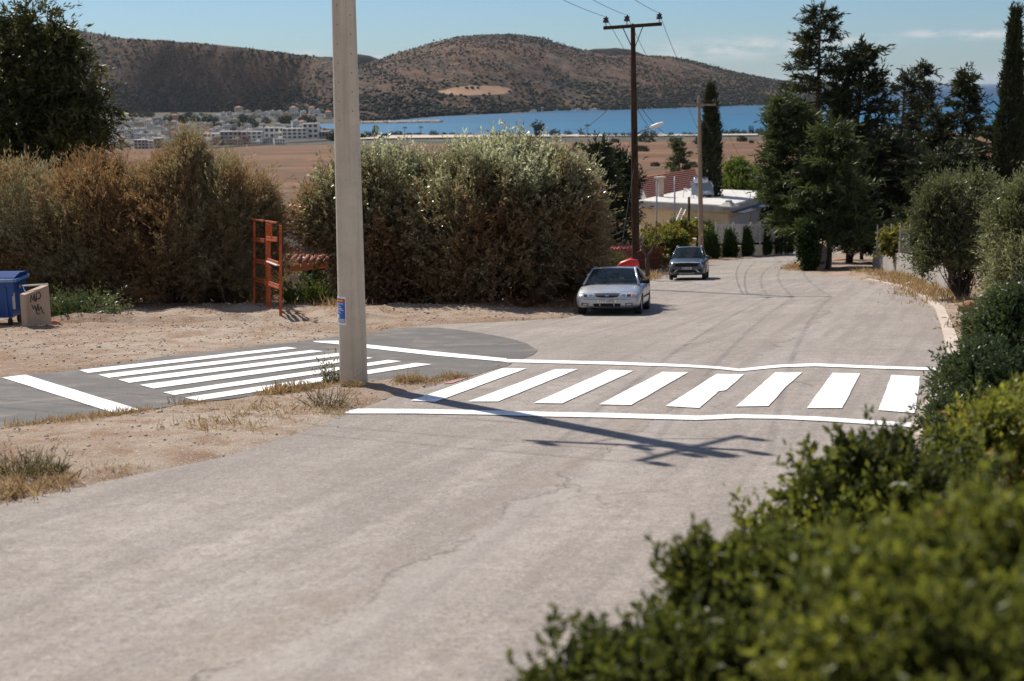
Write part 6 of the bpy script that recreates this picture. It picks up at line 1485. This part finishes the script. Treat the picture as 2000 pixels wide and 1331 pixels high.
MB().tube([(0, 0, -.5), (0, 0, h_)], [.16, .1], 10).build('shaft', M['wood'], p3); MB().bar((-1.25, 0, h_ - .15), (1.25, 0, h_ - .1), .1, .12).build('crossarm', M['wood'], p3)
M['teal'] = plain('teal_glass', (.05, .30, .30), .15)
for x in (-1.15, -.2, 1.1): MB().lathe([(.05, 0), (.13, 0), (.13, .12), (.08, .2), (0, .22)], (x, 0, h_ - .05), 10).build('insulator', M['teal'], p3)

# ------------------------------------------------------------------ the town across the fields, the beach and the bay
rngT = np.random.default_rng(77)
TW = {'white': M['whitewall'], 'cream': plain('cream_townhouse', (.52, .46, .36), .85, .08, .3), 'peach': plain('peach_townhouse', (.48, .36, .26), .85, .08, .3), 'grey': plain('grey_townhouse', (.36, .36, .36), .85, .08, .3), 'pink': plain('pinkish_townhouse', (.46, .34, .30), .85, .08, .3)}
def town_mesh(col, st, roof):
    w, d, h = 12.0, 10.0, st * 3.1; mb = MB(); mb.box((0, 0, h / 2 - .5), (w, d, h + 1.0), 0, 0)
    if roof == 'flat':
        for a_, b_ in (((-w / 2, -d / 2), (w / 2, -d / 2)), ((w / 2, -d / 2), (w / 2, d / 2)), ((w / 2, d / 2), (-w / 2, d / 2)), ((-w / 2, d / 2), (-w / 2, -d / 2))): mb.bar((*a_, h + .35), (*b_, h + .35), .25, .7, 0)
        mb.box((1.5, 1, h + 1.2), (3.6, 3.2, 2.4), 0, 0); mb.box((-3.5, 0, h + .9), (1.8, 1.2, 1.0), .3, 3); mb.box((0, 0, h + .03), (w - .4, d - .4, .06), 0, 3)
    else:
        e = .6; A = [(-w / 2 - e, -d / 2 - e, h), (w / 2 + e, -d / 2 - e, h), (w / 2 + e, d / 2 + e, h), (-w / 2 - e, d / 2 + e, h), (-w / 2 + 3.5, 0, h + 2.4), (w / 2 - 3.5, 0, h + 2.4)]
        mb.add(A, [(0, 1, 5, 4), (1, 2, 5), (2, 3, 4, 5), (3, 0, 4), (3, 2, 1, 0)], 2)
    for s_ in range(st):
        z = s_ * 3.1 + 1.6
        for x in (-4.2, -1.4, 1.4, 4.2): mb.box((x, -d / 2 - .01, z), (1.3, .12, 1.5 + .4 * ((s_ + int(x)) % 2)), 0, 1)
        for y in (-2.6, 2.0): mb.box((w / 2 + .01, y, z), (.12, 1.3, 1.5), 0, 1)
        if s_: mb.box((-2.6 if s_ % 2 else 2.0, -d / 2 - .7, s_ * 3.1 + .1), (6.0, 1.4, .16), 0, 0); mb.box((-2.6 if s_ % 2 else 2.0, -d / 2 - 1.38, s_ * 3.1 + .6), (6.0, .06, .9), 0, 0)
    return mb.mesh('town_house', [TW[col], M['dark'], M['tile'], M['roofwhite']])
TM = {}
ROWS = [('front town row', 200, 560, 292, 282, 21, 0, .9), ('second town row', 200, 645, 281, 270, 19, 0, .6), ('third town row', 200, 520, 271, 266, 18, 0, .85), ('fourth town row', 200, 645, 262, 257, 16, 0, .8), ('fifth town row', 200, 600, 254, 250, 15, 0, .7),
        ('sixth town row', 200, 470, 246, 244, 15, 0, .8), ('seventh town row', 200, 452, 238, 234, 14, 0, .85), ('lower hill-foot row', 440, 650, 231, 233, 13, 3, .9), ('middle hill-foot row', 440, 650, 226, 228, 12.5, 9, .9), ('top hill-foot row', 470, 650, 220, 223, 12, 16, .7)]
colword = {'white': 'white', 'cream': 'cream', 'peach': 'peach', 'grey': 'grey', 'pink': 'pinkish'}
stw = {1: 'single-storey', 2: 'two-storey', 3: 'three-storey', 4: 'four-storey'}
for (rn, x0, x1, ya, yb, gap, rise, dens) in ROWS:
    x = x1 - 2; cnt = 0
    while x > x0:
        w = gap * (.7 + .6 * rngT.random())
        if rngT.random() < dens:
            cnt += 1; t = (x - x0) / (x1 - x0); py = ya + (yb - ya) * t + rngT.normal() * .9; b = flat(x - w / 2, py, SEA_Z + .5 + rise)
            c_ = rngT.choice(['white', 'white', 'white', 'white', 'white', 'cream', 'grey', 'white', 'peach']) if rise == 0 else rngT.choice(['white', 'white', 'white', 'cream', 'grey'])
            st = int(rngT.choice([2, 3, 3, 4])) if rn == 'front row' else int(rngT.choice([1, 2, 2, 3])); rf_ = 'tile' if rngT.random() < .12 else 'flat'; k_ = (c_, st, rf_)
            if k_ not in TM: TM[k_] = town_mesh(*k_)
            o = link('town_house', TM[k_]); sx = w * .86 * b.y / F / 12; o.location = (b.x, b.y, b.z); o.scale = (max(.6, min(1.9, sx)), .8 + .5 * rngT.random(), .9 + .25 * rngT.random()); o.rotation_euler = (0, 0, rngT.normal() * .25)
            tag(o, f'{colword[c_]} {stw[st]} {"red-roofed" if rf_ == "tile" else "flat-roofed"} house, {nth(cnt)} from the concrete pole in the {rn}', 'house', 'houses of the far town')
        x -= w
# the big hotel and its neighbours on the edge of the field
def block(root, px0, px1, y0, y1, D, depth, mat, floors, bays, parent_name='wall'):
    a_, b_, t_ = flat(px0, y1, SEA_Z), flat(px1, y1, SEA_Z), 0; s_ = D / F; wdt = (px1 - px0) * s_; h = (y1 - y0) * s_; c = at((px0 + px1) / 2, y1, D) - root.location; c.z = 0
    MB().box((c.x, c.y + depth / 2, h / 2 - .5), (wdt, depth, h + 1)).build('wall', M[mat] if isinstance(mat, str) else mat, root)
    MB().box((c.x, c.y + depth / 2, h + .15), (wdt + .8, depth + .8, .3)).build('roof', M['roofwhite'], root)
    for f in range(floors):
        for k in range(bays):
            x = c.x - wdt / 2 + (k + .5) * wdt / bays; z = h * (f + .55) / floors
            MB().box((x, c.y - .04, z), (wdt / bays * .6, .2, h / floors * .5)).build('window', M['dark'], root)
    return c, wdt, h
Dh = 1750.0
hb_ = at(590, 281, Dh); hb_.z = SEA_Z + .5
ho = tag(empty('hotel', hb_), 'long white three-storey hotel on the field edge just left of the concrete pole', 'hotel')
block(ho, 517, 556, 258, 279, Dh + 20, 16, 'whitewall', 2, 4); block(ho, 552, 600, 261, 281, Dh - 6, 18, 'whitewall', 3, 5); block(ho, 592, 622, 252, 281, Dh, 16, 'whitewall', 3, 3); block(ho, 600, 616, 247.5, 253, Dh + 6, 8, 'whitewall', 1, 1); block(ho, 622, 642, 266, 279, Dh + 10, 14, 'greywall', 1, 3)
sg = at(588, 277.5, Dh - 8) - hb_; MB().box((sg.x, sg.y, sg.z), (30, 1.2, 1.6)).build('awning', M['blueframe'], ho)
Dr = 1560.0; rb = at(440, 290, Dr); rb.z = SEA_Z + .6
ro = tag(empty('apartment_building', rb), 'white apartment building with a dark red band at the field edge left of the hotel', 'apartment building')
block(ro, 398, 430, 268, 291, Dr, 14, 'whitewall', 3, 4); block(ro, 430, 465, 264, 290, Dr + 8, 14, 'greywall', 3, 4); block(ro, 464, 482, 263, 288, Dr + 14, 14, TW['pink'], 3, 2)
sg = at(415, 280, Dr - 1) - rb; MB().box((sg.x, sg.y - .3, sg.z), (18, .5, 1.2)).build('red_band', M['redcloth'], ro)
Da = 1650.0; ab = at(500, 287, Da); ab.z = SEA_Z + .6
ao = tag(empty('apartment_building', ab), 'grey-white apartment building with balconies right of the red-banded one', 'apartment building'); block(ao, 482, 512, 266, 286, Da, 14, 'whitewall', 3, 3)
Do = 1480.0; ob = at(280, 290, Do); ob.z = SEA_Z + .6
oo = tag(empty('apartment_building', ob), 'blue-grey block with an ochre side wing at the left of the town', 'apartment building'); block(oo, 262, 284, 272, 290, Do, 12, TW['grey'], 3, 3); block(oo, 300, 314, 269, 289, Do + 10, 12, TW['peach'], 3, 2); block(oo, 282, 300, 274, 290, Do + 4, 12, 'whitewall', 3, 2)
fw = MB(); wl = [flat(x, y, SEA_Z) for x, y in ((330, 299), (450, 291), (560, 284), (645, 278.5))]
for i in range(3): fw.bar(Vector((wl[i].x, wl[i].y, SEA_Z + 2.0)), Vector((wl[i + 1].x, wl[i + 1].y, SEA_Z + 2.0)), .6, 2.2)
tag(fw.build('boundary_wall', M['kerb']), 'low pale wall between the ploughed field and the town', 'wall')
sheet_px = [(690, 275), (800, 272.5), (940, 271), (1080, 269.5), (1240, 268.5), (1480, 267), (1480, 264.5), (1240, 265.5), (1080, 265.5), (900, 266), (700, 267)]
bm = bmesh.new(); vs_ = []
for q in sheet_px:
    p_ = flat(*q, SEA_Z + 1.2); vs_.append(bm.verts.new((p_.x, p_.y, max(gz(p_.x, p_.y) + 1.4, SEA_Z + 1.5))))
f_ = bm.faces.new(vs_); f_.normal_update()
if f_.normal.z < 0: f_.normal_flip()
bmesh.ops.triangulate(bm, faces=[f_]); me = bpy.data.meshes.new('beach'); bm.to_mesh(me); bm.free(); me.materials.append(M['kerb']); tag(link('beach', me), 'pale sandy strip with parking along the near shore of the bay', 'beach', kind='structure')

# trees of the town and the shore
def far_tree_mesh(kind, seed):
    rng = np.random.default_rng(seed)
    if kind == 'palm':
        mb = MB(); mb.tube([(0, 0, -.5), (.1, 0, 4), (0, 0, 8.2)], [.35, .28, .25], 6, 1)
        for k in range(16):
            a_ = k * .3927 + .2 * (k % 2); c_, s_ = math.cos(a_), math.sin(a_); u = .9 if k % 2 else .2
            mb.bar((0, 0, 8.2), (c_ * 1.5, s_ * 1.5, 8.2 + u), .5, .05); mb.bar((c_ * 1.5, s_ * 1.5, 8.2 + u), (c_ * 2.6, s_ * 2.6, 7.9 + u * .4 - .6), .5, .05)
        return mb.mesh('palm_tree', [M['far_leaf'], M['palebark']])
    lobes_ = {'round': [(0, 0, 3.3, 3.2, 3.2, 2.9), (1.2, .4, 2.3, 2.6, 2.6, 2.0), (-1.4, 0, 2.5, 2.3, 2.3, 2.2)], 'low': [(0, 0, 1.4, 3.4, 2.4, 1.5), (2.6, 0, 1.1, 2.0, 2.0, 1.2)], 'tall': [(0, 0, 5, 2.0, 2.0, 5.0), (.5, 0, 2.5, 2.4, 2.4, 2.6)], 'open': [(0, 0, 8, 3.0, 3.0, 1.6), (-2.6, 0, 6.2, 1.9, 1.9, 1.2), (2.7, 0, 6.4, 1.9, 1.9, 1.2), (0, .5, 5, 2.2, 2.2, 1.6), (-1.8, 0, 3.4, 1.6, 1.6, 1.2), (2.0, 0, 3.2, 1.6, 1.6, 1.1), (0, 0, 1.6, 1.4, 1.4, 1.6)]}[kind]
    C, N, k, r = lobes_points(lobes_, 150 if kind != 'open' else 220, rng, .5, .3, 2, seed, -1); P, D, t_ = twigs(C, N, 5, .8, .6, rng); n = len(P)
    R_ = rdir(n, rng); S = nrm(np.cross(D, R_)) * .32; m_ = P + D * .45; V = np.stack([P, m_ + S, P + D * .95, m_ - S], 1).reshape(-1, 3)
    return fast_mesh('round_tree', V, np.arange(n * 4).reshape(n, 4), M['lf_far'], np.clip(np.repeat(fbm(C * .5 + seed, 2), 5) + rng.normal(size=n) * .1, 0, 1))
M['far_leaf'] = plain('palm_fronds', (.04, .055, .025), .7)
FT = {k: [far_tree_mesh(k, 200 + i * 7 + j) for j in range(2)] for i, k in enumerate(('round', 'low', 'tall', 'open', 'palm'))}
def far_tree(kind, px, py, hpx, label, group, wf=1.0, rise=0.0, name=None):
    b = flat(px, py, SEA_Z + .5 + rise); H = {'round': 6.4, 'low': 3.0, 'tall': 10.2, 'open': 10.0, 'palm': 9.3}[kind]; s_ = hpx * b.y / F / H
    o = link(name or ('palm_tree' if kind == 'palm' else 'shore_bush' if kind == 'low' else 'tree'), FT[kind][int(rngT.integers(2))]); o.location = b; o.scale = (s_ * wf, s_ * wf, s_); o.rotation_euler = (0, 0, rngT.random() * 6.28)
    return tag(o, label, 'palm' if kind == 'palm' else 'bush' if kind == 'low' else 'tree', group)
BT = [('tall', 668, 274, 26), ('round', 654, 277, 22), ('tall', 692, 268, 18), ('low', 707, 273, 9), ('round', 728, 271, 12), ('tall', 733, 264, 20), ('round', 716, 272, 14), ('low', 752, 270, 7), ('round', 766, 268, 10), ('round', 778, 268, 11), ('low', 745, 274, 6), ('palm', 791, 267, 19), ('low', 800, 267.5, 6), ('palm', 822, 267, 20), ('low', 815, 267.5, 6),
      ('round', 848, 268, 12), ('low', 868, 267, 6), ('low', 884, 267, 6), ('low', 900, 267, 5), ('low', 918, 267, 5), ('palm', 953, 266, 12), ('low', 966, 269, 8), ('low', 985, 268, 5), ('open', 1051, 271, 33), ('round', 1084, 269, 15), ('round', 1110, 267, 11), ('palm', 1147, 265, 22), ('round', 1137, 268, 9), ('round', 1150, 269, 8), ('round', 1163, 268, 7),
      ('round', 1188, 269, 9), ('round', 1203, 269, 9), ('round', 1217, 269, 9), ('round', 1230, 269, 9), ('tall', 1262, 268, 20), ('round', 1275, 269, 12), ('round', 1258, 270, 10), ('round', 1310, 268, 9), ('round', 1337, 267, 8), ('round', 1349, 267.5, 8), ('low', 1362, 267, 5), ('round', 1378, 266, 12), ('round', 1405, 266, 9), ('round', 1420, 265.5, 10), ('tall', 1428, 264, 11), ('round', 1437, 265, 12), ('round', 1452, 265, 10), ('tall', 1467, 263, 18), ('round', 1484, 264, 13)]
KW = {'tall': 'tall dark tree', 'round': 'round green tree', 'low': 'low green bush', 'palm': 'thin palm tree', 'open': 'open-branched tiered tree'}
cnt = {}
for kind, px, py, h_ in sorted(BT, key=lambda q: q[1]):
    side = 'right of the concrete pole' if px < 1235 else 'right of the wooden pole'
    if px < 700: side = 'half behind the concrete pole'
    cnt[(kind, side)] = cnt.get((kind, side), 0) + 1
    far_tree(kind, px, py, h_, f'{KW[kind]} on the shore, {nth(cnt[(kind, side)])} of its kind {side}' if kind != 'open' else 'open-branched tiered tree standing alone on the shore above the big bush', 'trees along the shore', 1.25 if kind == 'round' else 1.0)
rows_t = [(300, 640, 240, 241, 26, 12, 'middle tree belt'), (206, 420, 229, 226, 14, 9, 'hillside tree line'), (210, 640, 266, 258, 20, 9, 'lower town'), (220, 520, 252, 248, 15, 8, 'middle town')]
for (x0, x1, ya, yb, n_, h_, where) in rows_t:
    xs = np.sort(rngT.uniform(x0, x1, n_))[::-1]; cc = 0
    for x in xs:
        cc += 1; kind = str(rngT.choice(['round', 'round', 'tall'])); far_tree(kind, x, ya + (yb - ya) * (x - x0) / (x1 - x0) + rngT.normal() * 1.2, h_ * (.7 + .6 * rngT.random()), f'{"upright" if kind == "tall" else "rounded"} dark town tree, {nth(cc)} from the concrete pole in the {where}', 'trees of the far town', 1.2)
xs = np.sort(rngT.uniform(1095, 1480, 26)); cc = 0
for x in xs:
    cc += 1; py = 276 + 52 * rngT.random() ** 1.3; far_tree('low', x, py, 3.5 + 6 * rngT.random() * (1.4 - (py - 276) / 80), f'low grey-green field bush, {nth(cc)} of its kind counted from the big silvery bush', 'bushes in the dry field', 1.1, 1.0, 'field_bush')
# houses and trees on the far shore
vx = [1042, 1058, 1084, 1112, 1128, 1146, 1160, 1178, 1229, 1252, 1268, 1284]
for i, x in enumerate(vx):
    y = np.interp(x, [1040, 1290], [216, 209.5]) - (0, 1.5, .5, 1, 0, 1, 0, .5, 2, 7, 1, 6)[i]; b = flat(x, y + 2, SEA_Z + 4); k_ = ('white', 1 + (i % 2), 'flat')
    if k_ not in TM: TM[k_] = town_mesh(*k_)
    o = link('shore_house', TM[k_]); o.location = b; o.scale = (1.1 + .5 * rngT.random(), 1, .85); tag(o, f'small white house on the far shore under the headland, {nth(i + 1)} from the left', 'house', 'houses on the far shore')
for i, x in enumerate(np.linspace(1030, 1320, 26)):
    y = np.interp(x, [1040, 1290], [216.5, 210]) ; far_tree('round', x + rngT.normal() * 4, y + 1.5, 6 + 4 * rngT.random(), f'dark round tree on the far shore under the headland, {nth(i + 1)} from the left', 'trees on the far shore', 1.3, 3)
# parked cars by the beach: specks of white and grey
bcm = {}
for k_, m_ in (('white', M['white']), ('grey', M['greywall']), ('dark', M['dark'])):
    mb = MB(); mb.bevbox((0, 0, .62), (4.3, 1.75, .7), .15); mb.bevbox((-.2, 0, 1.18), (2.3, 1.5, .55), .2, mat=1); mb.box((-.2, 0, 1.48), (1.9, 1.3, .05))
    for x in (-1.35, 1.35):
        for y in (-.8, .8): mb.tube([(x, y - .1, .32), (x, y + .1, .32)], .32, 10, 1)
    bcm[k_] = mb.mesh('beach_car', [m_, M['dark']])
for i, (x, c_) in enumerate(((1093, 'white'), (1120, 'grey'), (1126, 'white'), (1156, 'white'), (1171, 'dark'), (1182, 'white'), (1196, 'grey'), (1244, 'white'), (1292, 'white'), (1326, 'white'), (1334, 'grey'), (1356, 'dark'))):
    b = flat(x, 269.5 - (x - 1090) * .008, SEA_Z + 1.6); o = link('beach_car', bcm[c_]); o.location = (b.x, b.y, SEA_Z + 1.9); o.rotation_euler = (0, 0, rngT.normal() * .5)
    tag(o, f'tiny {c_} car parked by the beach, {nth(i + 1)} in the line right of the tiered tree', 'car', 'cars parked by the beach')
for i, (x, y, lab) in enumerate(((1280, 266, 'long pale beach pavilion between the wooden pole and the paler pole'), (795, 266, 'small pinkish pavilion under the palms right of the concrete pole'), (930, 266.5, 'low grey-roofed beach kiosk above the big silvery bush'))):
    b = flat(x, y, SEA_Z + 1); mb = MB(); mb.box((0, 0, 1.3), (16 - 4 * i, 8, 2.6), 0, 0); mb.prism([(-9 + 2 * i, -5), (9 - 2 * i, -5), (9 - 2 * i, 5), (-9 + 2 * i, 5)], 2.6, 3.0, 1)
    for k in range(4): mb.box((-5 + 3.2 * k, -4.02, 1.3), (1.6, .1, 1.8), 0, 2)
    o = mb.build('pavilion', [TW['cream'], M['roofwhite'] if i == 0 else TW['pink'] if i == 1 else M['greywall'], M['dark']]); o.location = b; tag(o, lab, 'pavilion')
for i, x in enumerate((748, 776, 840, 893, 933, 976, 1020, 1107, 1170)):
    b = flat(x, 267, SEA_Z + 1); o = MB().tube([(0, 0, 0), (0, 0, 15)], [.16, .10], 6).bar((0, 0, 15), (1.6, 0, 15.2), .12, .1).build('lamp_post', M['galv']); o.location = b; tag(o, f'slender lamp post on the beach road, {nth(i + 1)} right of the concrete pole', 'lamp post', 'lamp posts on the beach road')
# boats
def boat(px, py, L, sail, label, cat='boat', h=1.0):
    p_ = flat(px, py, SEA_Z) if py > 172 else at(px, py, 16000); p_.z = SEA_Z; mb = MB(); w = L * .28
    hull = [(-L / 2, -w / 2), (L * .2, -w / 2), (L / 2, 0), (L * .2, w / 2), (-L / 2, w / 2)]; mb.prism(hull, -.3, L * .13 * h)
    if sail:
        mb.tube([(0, 0, 0), (0, 0, L * 1.5)], .12, 6); mb.extr([(0, 0, L * .2), (0, 0, L * 1.45), (-L * .45, 0, L * .2)], (0, .1, 0)); mb.extr([(L * .05, 0, L * .2), (L * .05, 0, L * 1.2), (L * .45, 0, L * .2)], (0, .1, 0))
    else: mb.bevbox((-L * .05, 0, L * .2 * h), (L * .4, w * .7, L * .16 * h), L * .02)
    o = mb.build('sailboat' if sail else 'motorboat', M['white']); o.location = p_; o.rotation_euler = (0, 0, .5 if sail else .1); return tag(o, label, cat)
boat(1848, 227, 11, False, 'small white motorboat on the open sea between the conifers')
boat(1815, 174.5, 16, True, 'white sailboat near the horizon right of the double-spired conifer', 'sailboat'); boat(1761, 174.5, 16, True, 'white sailboat near the horizon behind the hook-topped conifer', 'sailboat'); boat(1846, 174, 12, True, 'smallest white sailboat left of the neat conical fir', 'sailboat')
sp_ = at(1858, 165.8, 24000); sp_.z = SEA_Z; shp = MB(); shp.prism([(-70, -11), (55, -11), (80, 0), (55, 11), (-70, 11)], -1, 16); shp.box((-48, 0, 28), (22, 18, 26)); shp.box((10, 0, 20), (70, 16, 9))
o = shp.build('cargo_ship', M['greywall']); o.location = sp_; o.scale = (1.3, 1.3, 1.6); tag(o, 'grey cargo ship on the horizon beside the neat conical fir', 'ship')

# ------------------------------------------------------------------ the air over the bay
hz = MB().box((0, 29000, 95), (130000, 62200, 312)).build('haze', None)
hz.data.materials.clear()
hm = bpy.data.materials.new('air'); hm.use_nodes = True; ht = hm.node_tree
for n in list(ht.nodes): ht.nodes.remove(n)
ho = ht.nodes.new('ShaderNodeOutputMaterial'); pv = ht.nodes.new('ShaderNodeVolumePrincipled')
pv.inputs['Color'].default_value = (.78, .88, 1.0, 1); pv.inputs['Density'].default_value = 1.25e-5; pv.inputs['Anisotropy'].default_value = 0.0
ht.links.new(pv.outputs[0], ho.inputs['Volume'])
hz.data.materials.append(hm)
tag(hz, 'thin blue sea haze filling the air over the bay', 'haze', kind='stuff')
scene.cycles.volume_bounces = 0
